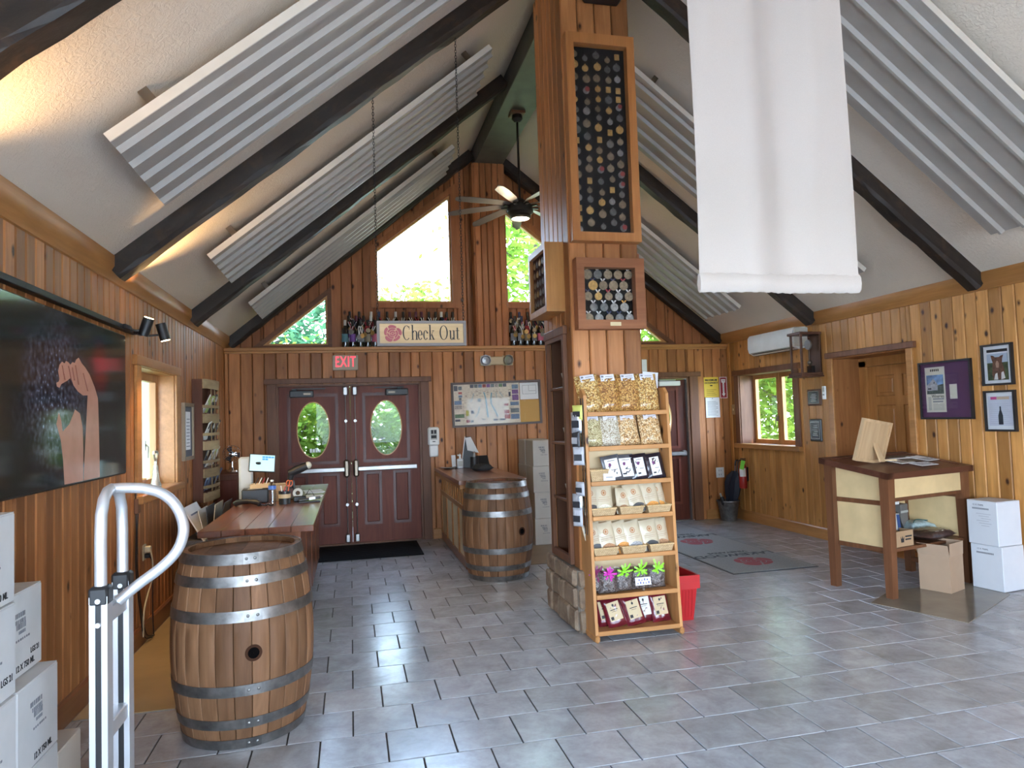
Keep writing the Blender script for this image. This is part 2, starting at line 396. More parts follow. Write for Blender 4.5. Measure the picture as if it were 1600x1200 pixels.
# end wall, gable above the ledge, with four windows
WA = [(0.38, 3.24), (1.45, 3.24), (1.45, 4.81), (0.38, 3.98)]
WB = [(2.22, 3.24), (3.26, 3.24), (3.26, 3.82), (2.22, 4.62)]
WC = [(-1.135, 2.65), (-0.27, 2.65), (-0.27, 3.35)]
WD = [(3.88, 2.65), (4.74, 2.65), (3.88, 3.30)]
def line(p, q): return lambda x: p[1]+(q[1]-p[1])*(x-p[0])/(q[0]-p[0])
def sh(f): return lambda x: f(x+XL)
gable_open = [(WA[0][0]-XL, WA[1][0]-XL, K(3.24), sh(line(WA[3], WA[2]))), (WB[0][0]-XL, WB[1][0]-XL, K(3.24), sh(line(WB[3], WB[2]))),
              (WC[0][0]-XL, WC[1][0]-XL, K(2.65), sh(line(WC[0], WC[2]))), (WD[0][0]-XL, WD[1][0]-XL, K(2.65), sh(line(WD[2], WD[1])))]
wall_gable = planked('wall_end_upper', (XL, YU, 0), 0, XR-XL, 2.55, lambda x: zc(x+XL)+0.02, gable_open, PINE_R, 0.145, 0.02, breaks=(round(XC-XL, 4),))
# back wall behind the viewer, with a wide opening added for fill daylight
wall_back = planked('wall_back', (XR, YB, 0), R(180), XR-XL, 0.0, lambda x: zc(XR-x)+0.02, [(0.45, 6.65, K(0.25), K(2.3))], PINE, 0.145, 0.0, breaks=(round(XR-XC, 4),))
# ---- ceiling: two stuccoed slopes
def stucco(name, col):
    m, nt, bs = _new(name); c = coords(nt, rnd=False); n1 = noise(nt, c, 38, 4, 0.6, 1.0); n2 = noise(nt, c, 1.3, 3)
    nt.links.new(ramp(nt, n2, [(0.3, tuple(q*0.93 for q in col)), (0.7, col)]), bs.inputs['Base Color'])
    bs.inputs['Roughness'].default_value = 0.9; bs.inputs['Specular IOR Level'].default_value = 0.15
    bump(nt, n1, bs, 0.55, 0.012); return m
STUCCO = stucco('cream_stucco', (0.72, 0.615, 0.505))
def slope_slab(x0, z0, x1, z1):
    return B().prism([(x0, z0), (x1, z1), (x1, z1+0.22), (x0, z0+0.22)], YB-0.5, YU+0.9, 'y')
ceil = structure('ceiling', slope_slab(XL-0.55, ZW-SL*0.55, XC, ZR), STUCCO)
structure('ceiling_slope', slope_slab(XR+0.55, ZW-SR*0.55, XC, ZR), STUCCO, parent=ceil)
# ---- beams
def beam_material():
    m, nt, bs = _new('dark_hewn_beam'); c = coords(nt, (1, 1, 1)); n1 = noise(nt, c, 5, 5, 0.65, 0.5); n2 = noise(nt, coords(nt, (0.3, 1, 1)), 22, 4)
    col = ramp(nt, n2, [(0.3, (0.010, 0.006, 0.004)), (0.75, (0.030, 0.017, 0.010))])
    col = mix(nt, ramp(nt, n1, [(0.55, (0, 0, 0)), (0.72, (0.6, 0.6, 0.6))]), col, (0.085, 0.042, 0.02))
    nt.links.new(col, bs.inputs['Base Color']); bs.inputs['Roughness'].default_value = 0.55; bump(nt, n2, bs, 0.5, 0.01); return m
BEAM = beam_material()
def rafter(y, side, label):
    """rough-hewn rafter under one slope; local x runs up the slope"""
    x0, x1 = (XL, XC-0.20) if side < 0 else (XR, XC+0.28)
    s = SL if side < 0 else SR; L = abs(x1-x0)*math.sqrt(1+s*s); b = B(); n = 26; w = 0.15; dep = 0.135
    for i in range(n+1):
        t = L*i/n; j = lambda k: random.uniform(-k, k)
        b.v += [(t, -w/2, 0.02), (t, -w/2+j(.004), -dep+.025+j(.006)), (t, -w/2+.022+j(.006), -dep+j(.006)), (t, w/2-.022+j(.006), -dep+j(.006)), (t, w/2+j(.004), -dep+.025+j(.006)), (t, w/2, 0.02)]
    for i in range(n):
        A = 6*i; D = A+6; b.f += [(A+k, D+k, D+(k+1) % 6, A+(k+1) % 6) for k in range(6)]
    b.f += [tuple(range(6)), tuple(range(6*n+5, 6*n-1, -1))]
    o = b.obj('ceiling_beam', BEAM, None)
    o.location = (x0, y, ZW); ang = math.atan(s)
    o.rotation_euler = (0, -ang, 0) if side < 0 else (0, -(pi-ang), 0)
    if side > 0: o.rotation_euler = Euler((pi, -(pi-ang), 0))
    return tag(o, label, 'beam', 'dark ceiling rafters')
BY = [2.68, 5.10, 7.40, 9.58]
wl = ['dark hewn rafter crossing the upper corner above the wall-mounted screen', 'dark rafter whose foot ends above the black track lights', 'dark rafter whose foot ends above the brochure rack', 'dark rafter against the gable wall beside the triangular window on the screen side']
wr = ['dark rafter passing behind the top of the white banner', 'dark rafter whose foot ends above the three framed pictures and alcove door', 'dark rafter whose foot ends above the white air conditioner and wooden wall clock', 'dark rafter against the gable wall above the fire door']
for y, a, b_ in zip(BY, wl, wr): rafter(y, -1, a); rafter(y, 1, b_)
RIDGE = plain('grey_painted_ridge', (0.075, 0.07, 0.062), 0.5, 0, 0.2)
single('ridge_beam', B().cbox(1.775, YB, 5.19, 2.185, YU, 5.62, 0.006), RIDGE, 'wide grey-brown ridge beam under the peak carrying the ceiling fan', 'beam')
# ---- post under the ridge on the ledge
post = thing('post', 'pine-clad square post on the ledge under the ridge beam', 'post', (1.965, 9.575, 2.60))
B().box(-0.215, -0.105, 0, 0.215, 0.12, 2.59).obj('core', BACKING, post)
for i in range(5):
    o = bpy.data.objects.new('plank', plank_mesh(0.088, 0, 0, 2.59, 2.59, PINE_R)); link(o, post); o.location = (-0.22+i*0.088, -0.125, 0)
for sx_, rz_ in ((-0.235, R(-90)), (0.235, R(90))):
    for i in range(2):
        o = bpy.data.objects.new('plank', plank_mesh(0.115, 0, 0, 2.59, 2.59, PINE_R)); link(o, post)
        o.location = (sx_, (-0.105+0.115*(i+1)) if rz_ < 0 else (-0.105+0.115*i), 0); o.rotation_euler = (0, 0, rz_)
# ---- ledge, trims, baseboards
structure('trim_1', B().cbox(XL, YE-0.035, 2.555, XR, YU+0.02, 2.60, 0.008).cbox(XL, YE-0.018, 2.525, XR, YE+0.02, 2.556, 0.006), TRIMX)
def cove(x, sgn):
    pts = [(x, 2.60), (x+sgn*0.012, 2.605), (x+sgn*0.02, 2.625), (x+sgn*0.045, 2.655), (x+sgn*0.062, 2.685), (x+sgn*0.062, ZW+0.045), (x, ZW+0.002)]
    return B().prism(pts, YB, YU, 'y')
structure('trim_2', cove(XL, 1), TRIM, True); structure('trim_3', cove(XR, -1), TRIM, True)
structure('baseboard_left', B().prism([(XL, 0), (XL+.022, 0), (XL+.022, .125), (XL+.012, .14), (XL, .14)], YB, YE), BASEW)
structure('baseboard_right', B().prism([(XR, 0), (XR-.022, 0), (XR-.022, .125), (XR-.012, .14), (XR, .14)], AL[1]+.11, YE), TRIM)
structure('baseboard_right_2', B().prism([(XR, 0), (XR-.022, 0), (XR-.022, .125), (XR-.012, .14), (XR, .14)], YB, AL[0]-.11), TRIM)
structure('baseboard_end', B().prism([(YE, 0), (YE-.02, 0), (YE-.02, .125), (YE-.01, .14), (YE, .14)], 1.06, RD[0]-.1, 'x').prism([(YE, 0), (YE-.02, 0), (YE-.02, .125), (YE-.01, .14), (YE, .14)], 5.1, XR, 'x'), TRIMX)
# ---- gable windows
def inset(pts, d):
    n = len(pts); out = []
    cx = sum(p[0] for p in pts)/n; cy = sum(p[1] for p in pts)/n
    for i in range(n):
        p0, p1, p2 = (Vector(pts[i-1]), Vector(pts[i]), Vector(pts[(i+1) % n]))
        def nl(a, b):
            t = (b-a).normalized(); m = Vector((-t.y, t.x))
            return (m if m.dot(Vector((cx, cy))-a) > 0 else -m), t
        n1, t1 = nl(p0, p1); n2, t2 = nl(p1, p2)
        a = p1+n1*d; b = p1+n2*d; den = t1.x*t2.y-t1.y*t2.x
        k = ((b-a).x*t2.y-(b-a).y*t2.x)/den; q = a+t1*k; out.append((q.x, q.y))
    return out
def poly_ring(b, outer, inner, d0, d1, axis='y'):
    n = len(outer)
    def P(a, c, d): return {'y': (a, d, c), 'x': (d, a, c), 'z': (a, c, d)}[axis]
    vs = []
    for o, i in zip(outer, inner): vs += [P(*o, d0), P(*i, d0), P(*o, d1), P(*i, d1)]
    fs = []
    for j in range(n):
        A = 4*j; D = 4*((j+1) % n)
        fs += [(A, D, D+1, A+1), (A+2, A+3, D+3, D+2), (A, A+2, D+2, D), (A+1, D+1, D+3, A+3)]
    return b.add(vs, fs)
SASHW = wood('pale_sash', (0.50, 0.24, 0.085), (0.62, 0.34, 0.13), 'z', False, 0.4, 0.05)
for k, (w_, nm) in enumerate(((WA, 'window_1'), (WB, 'window_2'), (WC, 'window_3'), (WD, 'window_4'))):
    tri = len(w_) == 3
    out = inset(w_, -0.075 if not tri else -0.05)
    win = structure(nm, poly_ring(B(), out, inset(w_, 0.004), YU-0.025, YU+0.14), PINE_R if not tri else CASINGX)
    poly_ring(B(), inset(w_, 0.004), inset(w_, 0.032), YU+0.03, YU+0.10).obj('sash', SASHW, win)
    B().prism(inset(w_, 0.03), YU+0.06, YU+0.068).obj('pane', GLASS, win)
# unseen window added in the back wall for fill daylight
wb = structure('window_added_back', poly_ring(B(), rect(-1.09, .25, 5.11, 2.3), rect(-1.03, .31, 5.05, 2.24), YB-0.1, YB), CASINGX)
B().box(-1.03, YB-0.06, .31, 5.05, YB-0.05, 2.24).obj('pane', GLASS, wb)
portal('sky_portal_back', (2.01, YB-0.2, 1.27), 6.2, 2.05, (0, 1, 0))
portal('sky_portal_gable', (1.8, YU+0.25, 3.9), 3.3, 2.0, (0, -1, 0))
wb = structure('window_added_left', poly_ring(B(), rect(-2.4, .85, 2.0, 2.3), rect(-2.34, .91, 1.94, 2.24), XL-.1, XL+.01, 'x'), CASING)  # unseen side window added to brighten the right wall
B().box(XL-.06, -2.34, .91, XL-.05, 1.94, 2.24).obj('pane', GLASS, wb)
portal('sky_portal_side', (XL-.2, -.2, 1.57), 4.4, 1.45, (1, 0, 0))
# ---- side windows
def side_window(nm, x, sgn, Y0, Y1, Z0, Z1, depth, mull, case, reveal, out_case=0.115):
    """deep-set window in a side wall; sgn=+1 when the room lies towards +x"""
    xo = x-sgn*depth
    win = structure(nm, B().box(min(x, xo), Y0-.012, Z0-.02, max(x, xo), Y0+.01, Z1+.02).box(min(x, xo), Y1-.01, Z0-.02, max(x, xo), Y1+.012, Z1+.02)
        .box(min(x, xo), Y0, Z1-.005, max(x, xo), Y1, Z1+.02).box(min(x, xo), Y0, Z0-.02, max(x, xo), Y1, Z0+.005), reveal)
    f0, f1 = sorted((x, x+sgn*0.024))
    c = out_case
    B().cbox(f0, Y0-c, Z0-0.05, f1, Y0, Z1, 0.004).obj('casing', case, win); B().cbox(f0, Y1, Z0-0.05, f1, Y1+c, Z1, 0.004).obj('casing', case, win)
    g0, g1 = sorted((x-sgn*0.01, x+sgn*0.032)); B().cbox(g0, Y0-c-.03, Z1, g1, Y1+c+.03, Z1+0.075, 0.004).obj('head_casing', case, win)
    s0, s1 = sorted((x-sgn*0.05, x+sgn*0.06)); B().cbox(s0, Y0-c-.01, Z0-0.055, s1, Y1+c+.01, Z0+0.008, 0.006).obj('window_sill', TRIM, win)
    a0, a1 = sorted((xo, xo+sgn*0.05))
    if mull: ed = [(Y0, (Y0+Y1)/2), ((Y0+Y1)/2, Y1)]
    else: ed = [(Y0, Y1)]
    for e0, e1 in ed:
        pts = [(e0+.005, Z0+.005), (e1-.005, Z0+.005), (e1-.005, Z1-.005), (e0+.005, Z1-.005)]
        sash = poly_ring(B(), pts, inset(pts, 0.062), a0, a1, 'x').obj('sash', SASHW, win)
        B().prism(inset(pts, 0.055), (a0+a1)/2-.003, (a0+a1)/2+.003, 'x').obj('pane', GLASS, sash)
    xh = xo+sgn*0.06
    B().box(min(xh, xh+sgn*.02), (Y0+Y1)/2+.03, 1.42, max(xh, xh+sgn*.02), (Y0+Y1)/2+.06, 1.5).tube([(xh+sgn*.02, (Y0+Y1)/2+.045, 1.47), (xh+sgn*.04, (Y0+Y1)/2+.045, 1.45), (xh+sgn*.035, (Y0+Y1)/2+.05, 1.36)], 0.008, 6).obj('latch_handle', STEEL, win)
    return win
side_window('window_7', XL, 1, *LW, 0.19, False, TRIM, TRIM)
side_window('window_8', XR, -1, *RWn, 0.27, True, CASING, CASING)
portal('sky_portal_left', (XL-0.25, 6.31, 1.59), 1.1, 0.98, (1, 0, 0)); portal('sky_portal_right', (XR+0.32, 8.51, 1.6), 1.28, 1.0, (-1, 0, 0))
# ---- double door leaves, fire door, alcove door
def plate_oval(b, x0, x1, z0, z1, cx, cz, rx, rz, y0, y1, n=48):
    o = []; e = []
    for i in range(n):
        a = 2*pi*i/n; ca, sa = math.cos(a), math.sin(a); e.append((cx+rx*ca, cz+rz*sa))
        tx = ((x1-cx)/ca if ca > 0 else (x0-cx)/ca) if abs(ca) > 1e-9 else 1e9
        tz = ((z1-cz)/sa if sa > 0 else (z0-cz)/sa) if abs(sa) > 1e-9 else 1e9
        t = min(tx, tz); o.append((cx+t*ca, cz+t*sa))
    for j, (px, pz) in enumerate(((x1, z1), (x0, z1), (x0, z0), (x1, z0))):
        k = min(range(n), key=lambda i: (o[i][0]-px)**2+(o[i][1]-pz)**2); o[k] = (px, pz)
    return poly_ring(b, o, e, y0, y1)
LETTER = plain('white_decal', (0.8, 0.8, 0.8), 0.5)
def door_leaf(nm, x0, x1, y, flip, with_oval=True, decal=False, top=2.085):
    cx = (x0+x1)/2; oc = cx+(-0.055 if not flip else -0.02); b = B()
    w0, w1 = x0+0.105, x1-0.155 if not flip else x1-0.13
    if flip: w0 = x0+0.155
    ocx = (w0+w1)/2
    b.box(x0, y, 0.015, w0, y+.045, top); b.box(w1, y, 0.015, x1, y+.045, top)
    b.box(w0, y, 1.99, w1, y+.045, top); b.box(w0, y, 0.94, w1, y+.045, 1.06); b.box(w0, y, 0.015, w1, y+.045, 0.24)
    b.box((w0+w1)/2-0.075, y, 0.24, (w0+w1)/2+0.075, y+.045, 0.94)
    d = structure(nm, b, DOORW)
    plate_oval(B(), w0, w1, 1.06, 1.99, ocx, 1.515, 0.212, 0.372, y+.012, y+.035).obj('panel', DOORW, d)
    B().ring(0.212, 0.372, 0.20, 0.36, y+.006, y+.03, 48, c=(ocx, 1.515)).obj('oval_trim', SASHW, d)
    pn = B().disc(0.205, 0.365, y+.022, y+.026, 48, c=(ocx, 1.515)).obj('pane', GLASS, d)
    if decal:
        for q in range(4): B().box(ocx-.05+.036*q, y+.018, 1.22, ocx-.022+.036*q, y+.021, 1.22+(.05, .044, .056, .036)[q]).obj('decal_letter', LETTER, pn)
    poly_ring(B(), rect(w0, 1.06, w1, 1.99), rect(w0+.04, 1.10, w1-.04, 1.95), y-.004, y+.02).obj('moulding', DOORM, d)
    for p0, p1 in ((w0, (w0+w1)/2-.075), ((w0+w1)/2+.075, w1)):
        poly_ring(B(), rect(p0, .24, p1, .94), rect(p0+.036, .276, p1-.036, .904), y-.003, y+.025).obj('moulding', DOORM, d)
        B().cbox(p0+.034, y+.008, .274, p1-.034, y+.03, .906, .012).obj('panel', DOORW, d)
    s = -1 if not flip else 1; xi = x1-.06 if not flip else x0+.06      # meeting stile
    bar = B().cbox(min(xi, xi-0 + (-.72 if not flip else .80)), y-.07, .955, max(xi, xi+(-.72 if not flip else .80)), y-.02, 1.015, .008)
    bar.obj('panic_bar', STEEL, d, True)
    B().cbox(xi-.035, y-.085, .88, xi+.035, y, 1.11, .02).obj('latch_case', BRASS, d, True)
    rod = B().cyl((xi, y-.03, .15), (xi, y-.03, 2.0), .007, n=8)
    for z in (.52, 1.62): rod.cyl((xi, y-.045, z), (xi, y, z), .02, n=10)
    rod.obj('latch_rod', STEEL, d, True)
    B().cbox(xi-.032, y-.06, 1.955, xi+.032, y, 2.075, .012).obj('top_latch', STEEL, d, True)
    B().cbox(xi-.03, y-.06, .03, xi+.03, y, .14, .012).obj('bottom_latch', STEEL, d, True)
    xa = x0+.23 if not flip else x1-.23
    cl = B().cbox(xa-.09, y-.07, 1.945, xa+.21, y, 2.035, .01) if not flip else B().cbox(xa-.21, y-.07, 1.945, xa+.09, y, 2.035, .01)
    cl.cbox(xa-.06, y-.1, 2.03, xa+.0, y-.02, 2.055, .005).box(*( (xa-.03, y-.09, 2.045, xa+.36, y-.06, 2.06) if not flip else (xa-.36, y-.09, 2.045, xa+.03, y-.06, 2.06)))
    clo = cl.obj('door_closer', BLACK, d)
    sxx = xa+.13 if not flip else xa-.13
    B().box(sxx-.045, y-.073, 1.975, sxx+.045, y-.069, 2.0).obj('nameplate', BRASS, clo)
    return d
door_leaf('door_1', -0.905, -0.001, YE+.04, False, decal=True)
door_leaf('door_2', 0.001, 0.905, YE+.04, True)
structure('door_3', B().box(DD[0], YE-.012, 0, -0.905, YE+.10, DD[2]).box(0.905, YE-.012, 0, DD[1], YE+.10, DD[2]).box(DD[0], YE-.012, 2.087, DD[1], YE+.10, DD[2]+.012)
    .cbox(-1.045, YE-.03, 0, DD[0], YE, DD[2]+.03, .005).cbox(DD[1], YE-.03, 0, 1.045, YE, DD[2]+.03, .005).cbox(-1.08, YE-.045, DD[2]+.02, 1.08, YE, DD[2]+.09, .005).box(DD[0], YE+.005, 0, DD[1], YE+.1, .016), CASING)
# fire door by the corner
d4 = structure('door_4', B().box(RD[0]+.03, YE+.05, .012, 4.05, YE+.095, 2.08).box(4.75, YE+.05, .012, 4.86, YE+.095, 2.08).box(4.05, YE+.05, 1.95, 4.75, YE+.095, 2.08).box(4.05, YE+.05, .94, 4.75, YE+.095, 1.06).box(4.05, YE+.05, .012, 4.75, YE+.095, .24), DOORM)
plate_oval(B(), 4.05, 4.75, 1.06, 1.95, 4.425, 1.505, .205, .365, YE+.06, YE+.085).obj('panel', DOORM, d4)
B().ring(.215, .375, .2, .36, YE+.055, YE+.08, 48, c=(4.425, 1.505)).obj('oval_trim', SASHW, d4)
B().disc(.205, .365, YE+.07, YE+.074, 48, c=(4.425, 1.505)).obj('pane', GLASS, d4)
B().cbox(4.07, YE+.06, .26, 4.73, YE+.08, .92, .015).obj('panel', DOORM, d4)
poly_ring(B(), rect(4.05, 1.06, 4.75, 1.95), rect(4.085, 1.095, 4.715, 1.915), YE+.045, YE+.07).obj('moulding', DOORW, d4)
poly_ring(B(), rect(4.05, .24, 4.75, .94), rect(4.085, .275, 4.715, .905), YE+.045, YE+.07).obj('moulding', DOORW, d4)
B().cbox(4.0, YE-.03, .955, 4.82, YE+.02, 1.015, .008).cbox(4.0, YE-.01, .94, 4.06, YE+.05, 1.03, .01).cbox(4.76, YE-.01, .94, 4.82, YE+.05, 1.03, .01).obj('panic_bar', STEEL, d4)
dc = B().cbox(4.42, YE-.03, 1.985, 4.76, YE+.05, 2.055, .008).obj('door_closer', WHITE, d4)
B().box(4.42, YE-.04, 2.06, 4.68, YE-.015, 2.075).obj('closer_arm', STEEL, dc)
structure('door_5', B().box(RD[0], YE-.012, 0, RD[0]+.03, YE+.12, 2.10).box(4.87, YE-.012, 0, RD[1], YE+.12, 2.10).box(RD[0], YE-.012, 2.085, RD[1], YE+.12, 2.112).cbox(3.83, YE-.03, 0, RD[0], YE, 2.13, .005).cbox(RD[1]+.005, YE-.03, 0, 5.045, YE, 2.13, .005).cbox(3.80, YE-.045, 2.115, 5.09, YE, 2.185, .005), CASING)
structure('trim_4', B().box(4.862, YE+.0, 0, 4.90, YE+.06, 2.085).box(RD[0], YE-.02, 0, 4.90, YE+.08, .014), STEEL)
# alcove with six-panel door
al = structure('trim_5', B().box(XR-.01, AL[1]-.005, 0, XR+.45, AL[1]+.02, AL[3]).box(XR-.01, AL[0]-.02, 0, XR+.45, AL[0]+.005, AL[3]).box(XR-.01, AL[0], AL[3]-.005, XR+.45, AL[1], AL[3]+.02), PINE)
B().cbox(XR-.03, AL[1], 0, XR, AL[1]+.085, AL[3]+.01, .005).obj('casing', TRIM, al); B().cbox(XR-.03, AL[0]-.085, 0, XR, AL[0], AL[3]+.01, .005).obj('casing', TRIM, al)
B().cbox(XR-.045, AL[0]-.12, AL[3]+.01, XR+.005, AL[1]+.10, AL[3]+.075, .005).obj('head_casing', CASING, al)
xd = XR+.36
b = B(); y0, y1, ym = 6.06, 6.98, 6.52
for a in ((y0, y0+.12), (y1-.12, y1), (ym-.055, ym+.055)): b.box(xd, a[0], .01, xd+.04, a[1], 2.05)
for z0_, z1_ in ((.01, .22), (.80, .93), (1.60, 1.70), (1.94, 2.05)): b.box(xd+.001, y0, z0_, xd+.039, y1, z1_)
d6 = structure('door_6', b, OAK)
for a in ((y0+.12, ym-.055), (ym+.055, y1-.12)):
    for z0_, z1_ in ((.22, .80), (.93, 1.60), (1.70, 1.94)): B().cbox(xd+.012, a[0], z0_, xd+.03, a[1], z1_, .012).cbox(xd+.005, a[0]+.035, z0_+.035, xd+.03, a[1]-.035, z1_-.035, .012).obj('panel', OAK, d6)
B().lathe([(.001, .07), (.022, .068), (.03, .05), (.022, .03), (.012, .02), (.012, 0), (.03, 0)], 16, M=Matrix.Translation((xd, y1-.06, .98)) @ Matrix.Rotation(R(-90), 4, 'Y')).obj('door_knob', BRASS, d6, True)
structure('door_7', B().box(xd-.02, AL[0], 0, xd+.06, y0-.004, 2.12).box(xd-.02, y1+.004, 0, xd+.06, AL[1], 2.12).box(xd-.02, AL[0], 2.054, xd+.06, AL[1], 2.16), OAK)
# ================================================================== outside
LAWN = plain('lawn', (0.20, 0.24, 0.10), 0.9, 0, 0.35, 0.1, 3.0)
structure('ground', B().box(-40, -40, -0.5, 45, 60, -0.16), LAWN)
structure('bounce_ground', B().box(-30, -30, -0.4, 30, YB-.4, -0.14).box(-14, YB-.4, -0.4, XL-.4, 3.0, -0.14), plain('bounce_gravel', (0.56, 0.53, 0.48), 0.9, 0, 0.12, 0.1, 9))  # unseen pale ground added to bounce sunlight onto the ceiling
structure('terrace', B().box(-2.6, YE+.1, -0.2, 6.6, 11.2, -0.03), plain('terrace_stone', (0.42, 0.4, 0.36), 0.8))
# unseen box added behind the alcove door to stop daylight leaking in
structure('wall_light_block', B().box(XR+.14, AL[0]-.2, -0.1, XR+.46, AL[0]-.02, 2.5).box(XR+.14, AL[1]+.02, -0.1, XR+.46, AL[1]+.2, 2.5).box(XR+.46, AL[0]-.2, -0.1, XR+.56, AL[1]+.2, 2.5).box(XR+.14, AL[0]-.2, 2.18, XR+.56, AL[1]+.2, 2.5).box(XR-.03, AL[0]-.2, -.12, XR+.56, AL[1]+.2, -.004), OAK)
structure('wall_outbuilding', B().box(-4.2, 4.0, -0.2, -4.0, 20.0, 5.0), plain('pale_siding', (0.17, 0.18, 0.11), 0.8))
def leaf_material(name, c1, c2):
    m = bpy.data.materials.new(name); m.use_nodes = True; nt = m.node_tree; nt.nodes.clear()
    out = N(nt, 'ShaderNodeOutputMaterial'); d = N(nt, 'ShaderNodeBsdfDiffuse'); t = N(nt, 'ShaderNodeBsdfTranslucent'); mx = N(nt, 'ShaderNodeMixShader'); mx.inputs[0].default_value = 0.45
    col = ramp(nt, noise(nt, coords(nt), 2.6, 3), [(0.3, c1), (0.7, c2)])
    nt.links.new(col, d.inputs[0]); nt.links.new(col, t.inputs[0]); nt.links.new(d.outputs[0], mx.inputs[1]); nt.links.new(t.outputs[0], mx.inputs[2]); nt.links.new(mx.outputs[0], out.inputs[0]); return m
LEAF = leaf_material('leaf_green', (0.06, 0.13, 0.016), (0.21, 0.29, 0.045))
LEAF2 = leaf_material('leaf_bluegreen', (0.03, 0.09, 0.05), (0.08, 0.17, 0.075))
BARK = plain('bark', (0.09, 0.065, 0.045), 0.9, 0, 0.3)
def crown(rx, ry, rz, n, size, seed, clusters=46):
    rnd = random.Random(seed); b = B(); cs = []
    for _ in range(clusters):
        while True:
            p = Vector((rnd.uniform(-1, 1), rnd.uniform(-1, 1), rnd.uniform(-1, 1)))
            if 0.25 < p.length < 1: break
        cs.append(Vector((p.x*rx, p.y*ry, p.z*rz)))
    cr_ = 0.42*min(rx, rz)
    for i in range(n):
        c = cs[i % clusters]; p = c+Vector((rnd.gauss(0, .5), rnd.gauss(0, .5), rnd.gauss(0, .5)))*cr_
        u = Vector((rnd.uniform(-1, 1), rnd.uniform(-1, 1), rnd.uniform(-.6, .6))).normalized(); w = u.orthogonal().normalized()
        w.rotate(Matrix.Rotation(rnd.uniform(0, 6.28), 3, u)); s = size*rnd.uniform(.6, 1.3)
        b.add([p-u*s, p+w*s*.45, p+u*s, p-w*s*.45], [(0, 1, 2, 3)])
    return b
crown_me = {}
def tree(name, label, cat, loc, rx, rz, base, mat, n=3200, size=0.11, seed=1, group='trees outside', clusters=46):
    t = thing(name, label, cat, loc, 0, group); rnd = random.Random(seed)
    cz = base+rz
    o = crown(rx, rx, rz, n, size, seed, clusters).obj('foliage', mat, t); o.location = (0, 0, cz); o['kind'] = 'stuff'
    tr = B().tube([(0, 0, 0), (.04*rx, .02, cz*.5), (0, .05, cz), (.1*rx, 0, cz+rz*.5)], [.11*rx**.5, .085*rx**.5, .055*rx**.5, .02], 8)
    for k in range(6):
        a = rnd.uniform(0, 6.28); z0 = cz-rz*.5+rnd.uniform(0, rz*.7); L = rx*rnd.uniform(.5, .9)
        tr.tube([(0, .03, z0), (L*.5*math.cos(a), L*.5*math.sin(a), z0+L*.25), (L*math.cos(a), L*math.sin(a), z0+L*.6)], [.05, .03, .012], 5)
    tr.obj('trunk', BARK, t, True); return t
tree('tree', 'airy light green tree seen through the tall gable window beside the pillar', 'tree', (4.6, 17.0, -.16), 2.4, 2.8, 2.6, LEAF, 5200, 0.12, 3)
tree('tree', 'blue-green tree filling the triangular gable window above the brochure rack', 'tree', (-2.1, 17.5, -.16), 2.1, 2.0, 1.9, LEAF2, 4200, 0.13, 5)
tree('tree', 'green tree behind the triangular gable window above the fire door', 'tree', (8.4, 16.5, -.16), 2.2, 2.3, 1.5, LEAF, 4200, 0.13, 8)
tree('tree', 'distant tree whose top shows along the sill of the large gable window', 'tree', (2.5, 24.0, -.16), 2.6, 1.9, 2.3, LEAF, 3600, 0.17, 11)
tree('tree', 'green tree seen through the near pane of the casement window', 'tree', (9.6, 13.2, -.16), 1.9, 2.2, 0.2, LEAF, 5200, 0.10, 14)
tree('tree', 'green tree seen through the far pane of the casement window', 'tree', (9.8, 15.9, -.16), 1.9, 2.4, 0.2, LEAF, 5200, 0.10, 15)
tree('bush', 'sunlit leafy bush seen through the oval pane nearer the brochure rack', 'bush', (-1.0, 12.6, -.16), 1.3, 1.45, 0.0, LEAF, 9000, 0.07, 21, 'bushes by the terrace', 150)
tree('bush', 'sunlit leafy bush seen through the oval pane nearer the pillar', 'bush', (0.95, 12.9, -.16), 1.3, 1.45, 0.0, LEAF, 9000, 0.07, 22, 'bushes by the terrace', 150)
tree('bush', 'sunlit leafy bush seen through the oval pane of the fire door', 'bush', (5.9, 12.5, -.16), 1.1, 1.35, 0.05, LEAF, 7000, 0.07, 23, 'bushes by the terrace', 150)
